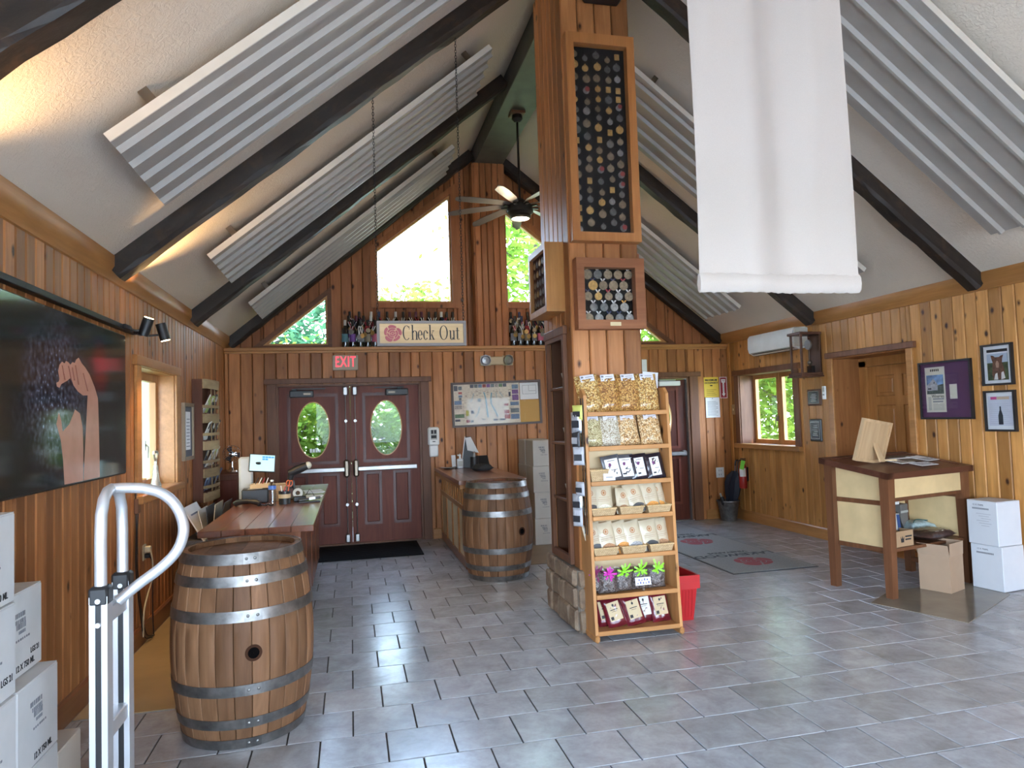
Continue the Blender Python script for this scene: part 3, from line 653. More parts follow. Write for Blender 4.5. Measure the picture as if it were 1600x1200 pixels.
# ================================================================== under the ceiling
def slope_frame(x0, y, side):
    s = SL if side < 0 else SR; a = math.atan(s); c_, s_ = math.cos(a), math.sin(a)
    if side < 0: m = Matrix(((c_, 0, -s_), (0, 1, 0), (s_, 0, c_)))
    else: m = Matrix(((-c_, 0, s_), (0, -1, 0), (s_, 0, c_)))
    return (x0, y, zc(x0)), m.to_euler()
SHEET = plain('galvalume_sheet', (0.345, 0.31, 0.275), 0.5, 0.0, 0.05)
SHEET_E = plain('cream_housing', (0.62, 0.55, 0.46), 0.6)
def corr_panel(side, y0, y1, label):
    xa, xb = (-1.15, 1.22) if side < 0 else (5.13, 2.72)
    s = SL if side < 0 else SR; L = abs(xb-xa)*math.sqrt(1+s*s); w = (y1-y0)
    loc, rot = slope_frame(xa, (y0+y1)/2, side)
    t = thing('corrugated_panel', label, 'ceiling panel', loc, 0, 'corrugated panels between the rafters', rot)
    # profile across the panel: flats with narrow raised ribs
    prof = []; n = 5; pitch = w/n
    y = -w/2
    prof.append((y, -.135))
    for i in range(n):
        yc = -w/2+pitch*(i+.5)
        prof += [(yc-.028, -.135), (yc-.011, -.163), (yc+.011, -.163), (yc+.028, -.135)]
    prof.append((w/2, -.135))
    pts = prof+[(a, b+.004) for a, b in reversed(prof)]
    B().prism(pts, 0, L, 'x').obj('corrugated_sheet', SHEET, t)
    near = -w/2 if side < 0 else w/2
    B().box(0, -w/2, -.131, L, -w/2+.012, -.085).box(0, w/2-.012, -.131, L, w/2, -.085).box(0.05, -w/2+.05, -.10, L-.05, w/2-.05, -.085).obj('housing', SHEET_E, t)
    for xx in (.25, L-.25):
        for yy in (-w/2+.03, w/2-.05): B().box(xx, yy, -.09, xx+.05, yy+.02, 0.0).obj('bracket', BRASS, t)
PY = [(3.52, 4.50), (5.92, 6.88), (8.22, 9.18)]
for (a, b_), l, r in zip(PY, ('wide ribbed metal panel above the track lights and screen', 'ribbed metal panel between the rafters above the side window', 'ribbed metal panel nearest the triangular window over the brochure rack'),
                     ('wide ribbed metal panel beside the white banner above the framed pictures', 'ribbed metal panel mostly behind the white banner', 'ribbed metal panel nearest the gable wall above the fire door')):
    corr_panel(-1, a, b_, l); corr_panel(1, a, b_, r)
# ---- ceiling fan
FANM = plain('oil_rubbed_bronze', (0.02, 0.018, 0.017), 0.42, 0.3)
BLADE = plain('fan_blade_grey', (0.13, 0.115, 0.105), 0.45)
LAMP = plain('lit_lens', (1, 0.9, 0.72), 0.4, emit=(1.0, 0.80, 0.52), estr=9.0)
fan = thing('ceiling_fan', 'dark many-bladed ceiling fan with lit lens hanging from the ridge beam', 'ceiling fan', (1.99, 7.80, 4.04))
B().cbox(-.085, -.085, 1.115, .085, .085, 1.15, .006).obj('mounting_plate', CASINGX, fan)
B().lathe([(.001, 1.115), (.06, 1.115), (.065, 1.07), (.03, 1.03), (.001, 1.03)], 20).obj('canopy', FANM, fan, True)
B().cyl((0, 0, .08), (0, 0, 1.05), .014, n=10).obj('downrod', FANM, fan, True)
B().lathe([(.001, .12), (.04, .115), (.09, .07), (.15, .03), (.155, -.05), (.12, -.08), (.001, -.08)], 28).obj('motor_housing', FANM, fan, True)
B().lathe([(.12, -.08), (.125, -.105), (.105, -.125)], 28).obj('light_ring', FANM, fan, True)
B().lathe([(.001, -.135), (.06, -.132), (.105, -.118), (.118, -.09), (.001, -.09)], 28).obj('lens', LAMP, fan, True)
bl = B()
sec = [(0.13, .022, .03), (.2, .03, .035), (.3, .05, .03), (.6, .058, .012), (.80, .048, -.004), (.86, .01, -.008)]
for r_, hw, z in sec: bl.v += [(r_, -hw, z-.012), (r_, hw, z+.012), (r_, hw, z+.018), (r_, -hw, z-.006)]
for i in range(len(sec)-1):
    A = 4*i; bl.f += [(A+k, A+4+k, A+4+(k+1) % 4, A+(k+1) % 4) for k in range(4)]
bl.f += [(0, 1, 2, 3), tuple(range(len(bl.v)-1, len(bl.v)-5, -1))]
bo = bl.obj('blade', BLADE, fan, True)
for i in range(1, 9): inst(bo, fan, (0, 0, 0), (0, 0, 2*pi*i/9))
for i in range(9):
    a = 2*pi*i/9; B().box(.10, -.018, .0, .22, .018, .018).obj('blade_bracket', FANM, fan, rot=(0, 0, a))
fl = bpy.data.lights.new('fan_bulb', 'POINT'); fl.energy = 14; fl.color = (1, .8, .55); fl.shadow_soft_size = .09
flo = bpy.data.objects.new('fan_bulb', fl); COL.objects.link(flo); flo.location = (1.99, 7.80, 3.86)
# ---- hanging sign
SIGNW = wood('sign_pine', (0.55, 0.35, 0.17), (0.70, 0.49, 0.27), 'x', False, 0.55, 0, grain=.8)
SIGNF = plain('sign_grey_frame', (0.20, 0.165, 0.15), 0.6)
ROSE = plain('rose_red', (0.36, 0.075, 0.085), 0.6)
sign = thing('check_out_sign', 'hanging wooden sign with a red rose reading Check Out', 'sign', (0.527, 5.12, 2.145))
w, h = 0.655, 0.185
B().box(-w/2+.01, -.012, .01, w/2-.01, .012, h-.01).obj('board', SIGNW, sign)
poly_ring(B(), rect(-w/2, 0, w/2, h), rect(-w/2+.02, .02, w/2-.02, h-.02), -.024, .024).obj('frame', SIGNF, sign)
def rose(b, cx, cz, r, y0, y1, axis='y', sx_=1.0, M=None):
    """rose drawn as petals with clear lines between them"""
    k = 5
    for i in range(k):      # outer petals
        a = 2*pi*i/k+.3; pts = []
        for j in range(11):
            t = a-0.56+1.12*j/10; rr = r*(1.0-.10*abs((j-5)/5)**3+.05*math.cos(3*t)); pts.append((cx+sx_*rr*math.cos(t), cz+rr*math.sin(t)))
        for j in range(10, -1, -1):
            t = a-0.56+1.12*j/10+.12; rr = r*.66; pts.append((cx+sx_*rr*math.cos(t), cz+rr*math.sin(t)))
        b.prism(pts, y0, y1, axis, M)
    for rr0, rr1, k2, ph in ((.62, .40, 3, .9), (.36, .17, 2, .2)):
        for i in range(k2):
            a0_ = 2*pi*i/k2+ph; a1_ = a0_+2*pi/k2-.22; pts = []
            for j in range(9): t = a0_+(a1_-a0_)*j/8; pts.append((cx+sx_*r*rr0*math.cos(t), cz+r*rr0*math.sin(t)))
            for j in range(8, -1, -1): t = a0_+(a1_-a0_)*j/8; pts.append((cx+sx_*r*rr1*math.cos(t+.2), cz+r*rr1*math.sin(t+.2)))
            b.prism(pts, y0, y1, axis, M)
    b.prism([(cx+sx_*r*.13*math.cos(2*pi*i/10), cz+r*.13*math.sin(2*pi*i/10)) for i in range(10)], y0, y1, axis, M)
    return b
rose(B(), -.215, .0925, .062, -.0155, -.0118, sx_=1.05).obj('rose_emblem', ROSE, sign)
def serif_letters(s, x, z0, H, y0, y1, st=0.20):
    """narrow high-contrast serif lettering as outlines; H = cap height"""
    b = B(); t = H*.095; hl = H*.03; xh = H*.66
    def stem(x0, za, zb, top=True, bot=True, w_=t, sf=.1):
        b.box(x0, y0, za, x0+w_, y1, zb); e = H*sf
        if bot: b.box(x0-e*.6, y0, za, x0+w_+e*.6, y1, za+hl)
        if top: b.box(x0-e*.6, y0, zb-hl, x0+w_*.5, y1, zb)
    def bowl(cx, cz, rx, rz, a0, a1): b.ring(rx, rz, rx-t, rz-hl*1.1, y0, y1, 28, a0, a1, c=(cx, cz))
    for ch in s:
        if ch == 'C':
            rx = H*.30; bowl(x+rx, z0+H/2, rx, H*.52, R(48), R(312)); b.box(x+rx*1.62, y0, z0+H*.72, x+rx*1.72, y1, z0+H*.97); x += H*.64
        elif ch == 'O':
            rx = H*.32; bowl(x+rx, z0+H/2, rx, H*.52, 0, 2*pi); x += H*.74
        elif ch in 'hn':
            stem(x+.1*H*.6, z0, z0+(H*1.06 if ch == 'h' else xh)); rx = H*.155; cx = x+.06*H+t+rx-hl
            bowl(cx, z0+xh-H*.2, rx+t*.3, H*.2, 0, R(165)); stem(cx+rx+t*.3-t, z0, z0+xh-H*.2, False, True); x += H*.50
        elif ch in 'ec':
            rx = H*.185; bowl(x+rx, z0+xh/2, rx, xh*.52, R(28) if ch == 'c' else 0, R(322))
            if ch == 'e': b.box(x+t*.8, y0, z0+xh*.50, x+2*rx-t*.2, y1, z0+xh*.50+hl)
            else: b.disc(t*.55, t*.55, y0, y1, 10, c=(x+rx*1.8, z0+xh*.74))
            x += H*.42
        elif ch == 'k':
            stem(x+.06*H, z0, z0+H*1.06); q = x+.06*H+t
            b.prism([(q, z0+xh*.42), (q+H*.2, z0+xh), (q+H*.2+hl*1.6, z0+xh), (q, z0+xh*.36)], y0, y1)
            b.prism([(q+H*.045, z0+xh*.54), (q+H*.105, z0+xh*.62), (q+H*.28, z0), (q+H*.17, z0)], y0, y1)
            b.box(q+H*.1, y0, z0+xh-hl, q+H*.28, y1, z0+xh); b.box(q+H*.12, y0, z0, q+H*.32, y1, z0+hl); x += H*.50
        elif ch == 'u':
            stem(x+.06*H, z0+H*.16, z0+xh, True, False); rx = H*.14; cx = x+.06*H+rx
            bowl(cx, z0+H*.17, rx, H*.185, R(180), R(350)); stem(cx+rx-t*.2, z0, z0+xh, True, True); x += H*.52
        elif ch == 't':
            b.box(x+.08*H, y0, z0+.1*H, x+.08*H+t, y1, z0+H*.86); b.box(x-.02*H, y0, z0+xh-hl, x+.28*H, y1, z0+xh)
            b.ring(H*.12, H*.12, H*.12-t*.8, H*.12-hl, y0, y1, 14, R(180), R(325), c=(x+.2*H, z0+.11*H)); x += H*.34
        elif ch == ' ': x += H*.34
    return b, x
lb, xe = serif_letters('Check Out', 0, 0, .104, -.0152, -.0118)
k = (w/2-.045+.142)/xe
lo = lb.obj('lettering', INK, sign); lo.location = (-.142, 0, .045); lo.scale = (k, 1, 1)
def chain(b, p0, p1, pitch=.022, r=.0032, hw=.0075):
    p0 = Vector(p0); p1 = Vector(p1); n = int((p1-p0).length/pitch)
    for i in range(n):
        c_ = p0.lerp(p1, (i+.5)/n); pts = []
        for j in range(8):
            a = 2*pi*j/8; u = hw*math.cos(a); z = .0145*math.sin(a)
            pts.append((c_.x+(u if i % 2 else 0), c_.y+(0 if i % 2 else u), c_.z+z))
        b.tube(pts, r*.75, 3, True)
    return b
for xx, zt in ((-.318, 1.87), (.312, 2.40)): chain(B(), (xx, 0, h-.004), (xx, 0, zt)).obj('chain', BLACKM, sign)
# ---- white cloth banner
def cloth(name, col):
    m, nt, bs = _new(name); n = noise(nt, coords(nt, (1, 1, 1), False), 260, 2); bs.inputs['Base Color'].default_value = (*col, 1); bs.inputs['Roughness'].default_value = 0.85
    bs.inputs['Sheen Weight'].default_value = 0.25; bs.inputs['Specular IOR Level'].default_value = 0.2
    nt.links.new(ramp(nt, n, [(0.3, tuple(q*.95 for q in col)), (0.7, col)]), bs.inputs['Base Color']); bump(nt, n, bs, .1, .001); return m
CLOTH = cloth('white_cotton', (0.43, 0.365, 0.32))
ban = thing('hanging_banner', 'long plain white cloth banner hanging in front of the pillar', 'banner', (1.905, 2.75, 2.12))
def fold(u, v):
    g = .35+.65*v
    y = .055*g*math.sin(5.2*u+.6+.7*v)+.022*g*math.sin(9.5*u-1.2*v+1)+.05*v*math.exp(-((u+.05)/.55)**2)*math.sin(2.4*v)*.5
    return y
b = B(); nu, nv = 60, 46
for j in range(nv+1):
    v = j/nv; z = .075+v*2.85
    for i in range(nu+1):
        u = -1+2*i/nu; x = u*(.395-.012*v*(1-v)*4); b.v.append((x+.004*math.sin(9*v), fold(u, v), z-.004*math.cos(6*u)*(1-v)))
n1 = len(b.v); b.v += [(x, y+.004, z) for x, y, z in b.v]
for j in range(nv):
    for i in range(nu):
        A = j*(nu+1)+i; b.f += [(A, A+1, A+nu+2, A+nu+1), (n1+A+nu+1, n1+A+nu+2, n1+A+1, n1+A)]
b.obj('cloth', CLOTH, ban, True)
b = B(); prof = [(-.004, .085), (-.014, .07), (-.017, .04), (-.013, .012), (0, 0), (.013, .012), (.017, .04), (.012, .075), (.004, .085)]
for i in range(61):
    u = -1+2*i/60; wv = .003*math.sin(40*u)+.002*math.sin(77*u)
    b.v += [(u*.402, y*(1+10*wv)+fold(u, 0)*.55, z+wv*.6) for y, z in prof]
m_ = len(prof)
for i in range(60): b.f += [(i*m_+k, (i+1)*m_+k, (i+1)*m_+(k+1) % m_, i*m_+(k+1) % m_) for k in range(m_)]
b.f += [tuple(range(m_)), tuple(range(60*m_+m_-1, 60*m_-1, -1))]
b.obj('hem', CLOTH, ban, True)
B().cyl((-.43, .01, 2.93), (.43, .01, 2.93), .014, n=10).obj('top_rod', BRASS, ban, True)
for s_ in (-1, 1): B().tube([(s_*.3, .01, 2.93), (s_*.1, .01, 3.07)], .004, 5).obj('cord', BLACKM, ban)
# ---- track lights over the screen
trk = thing('track_light', 'black track with swivel spot heads on the wall above the screen', 'track light', (XL, 0, 2.31))
B().cbox(.004, .8, -.018, .05, 5.45, .018, .004).obj('track_rail', BLACKM, trk)
B().cbox(.0, 5.0, -.012, .03, 5.62, .006, .003).obj('wire_cover', BLACKM, trk)
LENSW = plain('spot_lens_on', (1, .9, .7), .3, emit=(1, .78, .45), estr=14)
def head(y, aim, x=.15, lit=True, power=40):
    hd = Vector(aim).normalized(); p = Vector((x, y, .02))
    B().cbox(.03, y-.16, -.012, .065, y-.02, .02, .004).tube([(.05, y-.05, .0), (.09, y-.02, -.01), (x, y, .0)], .008, 6).obj('swivel_arm', BLACKM, trk)
    o = B().cyl(p-hd*.065, p+hd*.065, .037, n=20).obj('spot_head', BLACK, trk, True)
    B().cyl(p+hd*.0655, p+hd*.068, .031, n=20).obj('lens', LENSW, o)
    if lit:
        sl = bpy.data.lights.new('spot_bulb', 'SPOT'); sl.energy = power; sl.color = (1, .66, .30); sl.spot_size = R(100); sl.spot_blend = .8; sl.shadow_soft_size = .03
        so = bpy.data.objects.new('spot_bulb', sl); COL.objects.link(so); so.location = p+hd*.09+Vector((XL, 0, 2.31)); so.rotation_euler = hd.to_track_quat('-Z', 'Y').to_euler()
head(5.40, (.35, -.12, 1.0)); head(5.70, (.25, .1, -1.0), .19)
head(2.95, (.35, 0, 1.0), power=22)
# ================================================================== pillar with display cases
PX0, PX1, PY0, PY1 = 1.63, 2.19, 4.95, 5.70
PTOP = 5.19
pil = thing('pillar', 'pine-clad square pillar with a stone foot and recessed shelves', 'pillar', (0, 0, 0))
B().box(PX0+.12, PY0+.02, 0, PX1-.02, PY1-.02, PTOP).box(PX0+.02, PY0+.02, 2.24, PX1-.02, PY1-.02, PTOP).box(PX0+.02, PY0+.02, 0, PX1-.02, 5.10, 2.3).box(PX0+.02, 5.56, 0, PX1-.02, PY1-.02, 2.3).box(PX0+.02, PY0+.02, 0, PX1-.02, PY1-.02, .46).obj('core', BACKING, pil)
def pplank(x, y, z, w, h, rz, mat=PINE):
    o = bpy.data.objects.new('plank', plank_mesh(w, 0, 0, h, h, mat)); link(o, pil); o.location = (x, y, z); o.rotation_euler = (0, 0, rz)
for i in range(4): pplank(PX0+.14*i, PY0, .0, .14, PTOP, 0)                        # front
for i in range(4): pplank(PX1-.14*i, PY1, .0, .14, PTOP, R(180))                   # back
for i in range(5): pplank(PX1, PY0+.15*i, .0, .15, PTOP, R(90))                    # side towards the right wall
lb_ = [4.95, 5.09, 5.21, 5.33, 5.45, 5.57, 5.70]
for a, c_ in zip(lb_, lb_[1:]):
    if a in (4.95, 5.57): pplank(PX0, c_, .46, c_-a, PTOP-.46, R(-90))
    else: pplank(PX0, c_, 2.24, c_-a, PTOP-2.24, R(-90))
# recess with dark casing and small shelves
nic = poly_ring(B(), [(5.08, .47), (5.58, .47), (5.58, 2.25), (5.08, 2.25)], [(5.13, .53), (5.53, .53), (5.53, 2.19), (5.13, 2.19)], PX0-.03, PX0+.0, 'x').obj('niche_casing', CASING, pil)
B().box(PX0+.105, 5.10, .47, PX0+.118, 5.56, 2.24).obj('niche_back', PINE_R, nic)
B().cbox(PX0-.035, 5.05, 2.22, PX0+.0, 5.61, 2.29, .006).obj('niche_head', CASING, nic)
for z in (.93, 1.37, 1.80): B().cbox(PX0-.015, 5.125, z, PX0+.10, 5.535, z+.022, .003).obj('niche_shelf', CASINGX, nic)
def stone_material():
    m, nt, bs = _new('sandstone'); c = coords(nt); n1 = noise(nt, c, 9, 5, .6, .5); n2 = noise(nt, c, 60, 3)
    nt.links.new(ramp(nt, n1, [(.3, (.16, .10, .065)), (.55, (.27, .19, .125)), (.75, (.36, .27, .19))]), bs.inputs['Base Color']); bs.inputs['Roughness'].default_value = .9; bump(nt, n2, bs, .6, .008); return m
STONE = stone_material(); MORTAR = plain('mortar', (.24, .2, .16), .95)
B().box(PX0-.025, PY0-.005, 0, PX0+.02, PY1+.01, .455).box(PX0-.02, PY0-.025, 0, PX1+.01, PY0, .455).obj('mortar_bed', MORTAR, pil)
rs = random.Random(4)
def stone(x0, x1, y0, y1, z0, z1, ax):
    j = lambda: rs.uniform(-.007, .007); g = .007; b = B(); N_ = 1
    o_ = rs.uniform(.0, .018)
    if ax == 'x': b.cbox(x0-.045-o_, y0+g, z0+g, x0+.0, y1-g, z1-g, .013)
    else: b.cbox(x0+g, y0-.045-o_, z0+g, x1-g, y0, z1-g, .013)
    b.v = [(p[0]+j()*.6, p[1]+j()*.6, p[2]+j()*.6) for p in b.v]; b.obj('stone', STONE, pil)
for z0_, z1_, cuts in ((0, .17, (4.95, 5.12, 5.38, 5.56, 5.71)), (.17, .33, (4.95, 5.2, 5.33, 5.52, 5.71)), (.33, .46, (4.95, 5.1, 5.3, 5.46, 5.71))):
    for a, c_ in zip(cuts, cuts[1:]): stone(PX0, 0, a, c_, z0_, z1_, 'x')
for z0_, z1_, cuts in ((0, .17, (1.6, 1.78, 2.0, 2.19)), (.17, .33, (1.6, 1.85, 2.05, 2.19)), (.33, .46, (1.6, 1.75, 1.95, 2.19))):
    for a, c_ in zip(cuts, cuts[1:]): stone(a, c_, PY0, 0, z0_, z1_, 'y')
# ---- display cases
FRAMEW = wood('case_cherry', (0.40, 0.145, 0.04), (0.52, 0.215, 0.065), 'z', False, .38, .05, coat=.3)
FRAMEO = wood('case_cedar', (0.28, 0.10, 0.045), (0.40, 0.16, 0.07), 'x', False, .5, .05)
VELVET = plain('black_velvet', (0.012, 0.011, 0.012), .9, 0, .1, .1)
MED = [plain('medal_silver', (.30, .29, .27), .42, .55, .3, vscale=60), plain('medal_bronze', (.26, .20, .13), .45, .6, .3, vscale=60), plain('medal_gold', (.52, .32, .11), .42, .6, .25, vscale=60), plain('medal_pewter', (.17, .165, .16), .45, .6, .3, vscale=60)]
REDEN = plain('red_enamel', (.28, .04, .035), .4)
RIBW = plain('ribbon_white', (.75, .74, .72), .7); RIBR = plain('ribbon_red', (.42, .03, .05), .7); RIBO = plain('ribbon_orange', (.75, .36, .06), .7); RIBB = plain('ribbon_navy', (.03, .04, .12), .7)
medal_me = {}
def medal_mesh(r):
    k = round(r, 3)
    if k not in medal_me:
        b = B(); M_ = Matrix.Rotation(R(90), 4, 'X')
        b.lathe([(.0005, .006), (r*.80, .006), (r*.82, .0075), (r*.97, .0075), (r, .005), (r, 0), (.0005, 0)], 18, M=M_); b.ring(.006, .006, .0035, .0035, -.004, -.001, 10, c=(0, r+.004)); medal_me[k] = b.mesh('medal', True)
    return medal_me[k]
def medal(parent, x, z, r, mat, y):
    me = medal_mesh(r)
    key = (me.name, mat.name)
    if key not in medal_me: m2 = me.copy(); m2.materials.append(mat); medal_me[key] = m2
    o = bpy.data.objects.new('medal', medal_me[key]); link(o, parent); o.location = (x, y, z); return o
rm = random.Random(12)
tc_ = thing('medal_case', 'tall glazed wooden case of medals on black velvet high on the pillar', 'display case', (1.915, PY0, 2.90))
w, h = .55, 1.60
poly_ring(B(), rect(-w/2, 0, w/2, h), rect(-w/2+.062, .068, w/2-.062, h-.082), -.085, 0).obj('frame', FRAMEW, tc_)
B().box(-w/2+.05, -.022, .05, w/2-.05, -.008, h-.06).obj('velvet_back', VELVET, tc_)
B().box(-w/2+.055, -.072, .06, w/2-.055, -.069, h-.07).obj('glass', CASEG, tc_)
for ci, x in enumerate((-.195, -.105, -.012, .075, .155)):
    z = h-.14-.03*(ci % 2); i = 0
    while z > .10:
        r_ = rm.uniform(.021, .031); q = rm.random()
        if q < .10:
            B().cbox(x-.02, -.030, z-.024, x+.02, -.022, z+.024, .003).obj('medal', MED[2], tc_)
        elif q < .22:
            o = medal(tc_, x, z, r_, MED[0], -.022); B().disc(r_*.72, r_*.72, -.032, -.029, 14, c=(0, 0)).obj('enamel', REDEN, o)
        else: medal(tc_, x+rm.uniform(-.006, .006), z, r_, MED[rm.choice((0, 1, 1, 2, 3, 3))], -.022)
        z -= 2*r_+rm.uniform(.022, .04)
sc_ = thing('medal_case', 'square cedar case of medals on ribbons above the snack rack', 'display case', (1.925, PY0, 2.235))
w, h = .54, .535
poly_ring(B(), rect(-w/2, 0, w/2, h), rect(-w/2+.06, .068, w/2-.075, h-.072), -.095, 0).obj('frame', FRAMEO, sc_)
B().box(-w/2+.05, -.022, .05, w/2-.06, -.008, h-.06).obj('velvet_back', VELVET, sc_)
B().box(-w/2+.055, -.082, .06, w/2-.07, -.079, h-.065).obj('glass', CASEG, sc_)
B().box(-.02, -.0975, .022, .065, -.095, .05).obj('name_plate', plain('brass_plate', (.62, .5, .3), .4, .6), sc_)
for rr in range(5):
    z = h-.115-.083*rr
    for k2 in range(5 if rr % 2 == 0 else 6):
        x = -.165+.082*k2-(.04 if rr % 2 else 0)
        if x < -.19 or x > .185: continue
        r_ = rm.uniform(.030, .038); mt = RIBW if rm.random() < .5 else rm.choice((RIBR, RIBO, RIBB))
        o = medal(sc_, x, z, r_, MED[rm.choice((0, 0, 1, 1, 2, 3))], -.03)
        B().prism([(0-.022, .055), (-.008, .055), (.004, r_*.9), (-.004, r_*.9)], .004, .006).prism([(.022, .055), (.008, .055), (-.004, r_*.9), (.004, r_*.9)], .004, .006).obj('ribbon', mt, o)
# case on the door side of the pillar
dcs = thing('medal_case', 'deep pine case of medals on the door side of the pillar', 'display case', (PX0, 5.335, 2.40))
poly_ring(B(), [(-.255, 0), (.255, 0), (.255, .54), (-.255, .54)], [(-.215, .05), (.215, .05), (.215, .49), (-.215, .49)], -.15, 0, 'x').obj('frame', OAK, dcs)
B().box(-.118, -.22, .04, -.10, .22, .50).obj('velvet_back', VELVET, dcs); B().box(-.142, -.22, .045, -.140, .22, .495).obj('glass', CASEG, dcs)
for rr in range(5):
    for k2 in range(5):
        o = medal(dcs, -.03, .42-.075*rr, .024, MED[rm.choice((0, 1, 2, 3))], -.16+.08*k2); o.location = (-.118, -.16+.08*k2, .43-.08*rr); o.rotation_euler = (0, 0, R(-90))
for z0_, z1_, nm in ((2.95, 3.50, 'shallow framed case high on the far side of the pillar'), (2.28, 2.84, 'shallow framed case low on the far side of the pillar')):
    fr = thing('slim_display_case', nm, 'display case', (PX1, 5.2, z0_))
    poly_ring(B(), rect(-.2, 0, .2, z1_-z0_), rect(-.15, .05, .15, z1_-z0_-.05), 0, .03, 'x').obj('frame', FRAMEO, fr); B().box(.002, -.16, .04, .012, .16, z1_-z0_-.04).obj('velvet_back', VELVET, fr)
spk = thing('loudspeaker', 'black loudspeaker at the top of the pillar', 'speaker', (1.955, 4.86, 4.77))
B().cbox(-.15, -.085, 0, .15, .085, .30, .02).obj('cabinet', BLACK, spk); B().cbox(-.13, -.09, .02, .13, -.083, .28, .004).obj('grille', BLACKM, spk)
B().box(-.03, .08, .12, .03, .095, .18).obj('bracket', BLACKM, spk)
# ---- things in the recess
POCK = plain('pocket_card', (.5, .5, .46), .6)
for z, lab in ((1.825, 'small folded cards on the upper recess shelf of the pillar'), (1.395, 'small folded cards on the middle recess shelf of the pillar'), (.955, 'small folded cards on the lower recess shelf of the pillar')):
    t = thing('card_stand', lab, 'cards', (PX0+.05, 5.22, z)); 
    for k2 in range(3): B().box(-.003, -.04, 0, .003, .04, .11).obj('card', POCK, t, loc=(-.02+.02*k2, 0, .002), rot=(0, R(-14), 0))
# ================================================================== snack rack
RACKW = wood('rack_pine', (0.46, 0.20, 0.065), (0.60, 0.30, 0.11), 'z', True, .45, .12)
RACKX = wood('rack_pine_shelf', (0.46, 0.20, 0.065), (0.60, 0.30, 0.11), 'x', False, .45, .08)
PLY = plain('birch_ply', (.62, .45, .25), .55, 0, .1, vscale=4)
rk = thing('snack_rack', 'open pine display rack of seven shelves standing against the pillar', 'rack', (1.975, 4.94, 0))
RW = .333
side_pts = [(-.235, 0), (-.245, .02), (-.225, .25), (-.165, 1.74), (-.12, 1.785), (-.02, 1.785), (0, 1.75), (0, .1), (-.05, .0)]
for s_ in (-1, 1):
    x0_ = -RW if s_ < 0 else RW-.022
    B().prism(side_pts, x0_, x0_+.022, 'x').obj('side_panel', RACKW, rk)
    B().cbox(x0_-.006, -.265, 0, x0_+.028, .0, .05, .012).obj('foot', RACKW, rk)
SHZ = [.065, .315, .585, .865, 1.11, 1.36, 1.61]
SHF = [-.232, -.222, -.212, -.20, -.19, -.18, -.17]
for z, yf in zip(SHZ, SHF):
    B().box(-RW+.022, yf, z-.02, RW-.022, -.004, z).obj('shelf', RACKX, rk)
    B().cbox(-RW+.022, yf-.012, z-.024, RW-.022, yf, z+.008, .003).obj('shelf_lip', RACKX, rk)
B().box(-RW+.022, -.012, .06, RW-.022, -.003, 1.6).obj('back_panel', PLY, rk)
def onshelf(i, x, dy=0.0): return (1.975+x, 4.94+SHF[i]+.03+dy, SHZ[i]+.001)
def pillow(w_, h_, t_, lump=0.0, seed=0, nu=12, nv=14, flat_top=.12):
    rr = random.Random(seed); b = B(); fr = []; bk = []
    for j in range(nv+1):
        v = j/nv
        for i in range(nu+1):
            u = -1+2*i/nu; e = (1-abs(u)**3.2)*(1-abs(2*v-1)**5)
            if v > 1-flat_top: e *= max(0, (1-v)/flat_top)**.8
            d = t_/2*max(e, 0)**.6+rr.uniform(-lump, lump)*(e > .05); xx = u*w_/2*(1-.05*e+.02*math.sin(9*v+seed))
            fr.append((xx, -d, v*h_)); bk.append((xx, d*.7, v*h_))
    n = len(fr); b.v = fr+bk
    for j in range(nv):
        for i in range(nu):
            A = j*(nu+1)+i; b.f += [(A, A+1, A+nu+2, A+nu+1), (n+A+nu+1, n+A+nu+2, n+A+1, n+A)]
    for j in range(nv):
        for i in (0, nu): A = j*(nu+1)+i; b.f.append((A, A+nu+1, n+A+nu+1, n+A))
    for i in range(nu):
        b.f.append((i, i+1, n+i+1, n+i)); A = nv*(nu+1)+i; b.f.append((A, A+1, n+A+1, n+A))
    return b
def popcorn(name, cols, sc=95):
    m, nt, bs = _new(name); vo = N(nt, 'ShaderNodeTexVoronoi'); vo.inputs['Scale'].default_value = sc; nt.links.new(coords(nt), vo.inputs['Vector'])
    sp = N(nt, 'ShaderNodeSeparateColor'); nt.links.new(vo.outputs['Color'], sp.inputs[0])
    col = ramp(nt, sp.outputs[0], [(i/(len(cols)-1)*.9, c_) for i, c_ in enumerate(cols)])
    dk = ramp(nt, vo.outputs['Distance'], [(.35, (1, 1, 1)), (.75, (.35, .25, .15))])
    nt.links.new(mix(nt, 1.0, col, dk, 'MULTIPLY'), bs.inputs['Base Color']); bs.inputs['Roughness'].default_value = .6; bs.inputs['Coat Weight'].default_value = .7; bs.inputs['Coat Roughness'].default_value = .12
    inv = N(nt, 'ShaderNodeMath', operation='MULTIPLY'); inv.inputs[1].default_value = -1; nt.links.new(vo.outputs['Distance'], inv.inputs[0]); bump(nt, inv.outputs[0], bs, .8, .006); return m
CARAMEL = popcorn('caramel_corn', [(.42, .18, .03), (.68, .38, .09), (.80, .55, .20), (.82, .62, .30)])
CARAMEL2 = popcorn('dark_caramel_corn', [(.34, .14, .03), (.60, .30, .07), (.74, .46, .14)])
WHITEC = popcorn('white_corn', [(.55, .5, .38), (.78, .74, .62), (.85, .82, .74)], 150)
GREENC = popcorn('seasoned_corn', [(.45, .42, .2), (.72, .64, .36), (.80, .74, .48)], 150)
PINKC = popcorn('pale_caramel_corn', [(.66, .36, .12), (.80, .55, .28), (.84, .68, .44)])
LABELW = plain('lilac_white_label', (.70, .68, .74), .5)
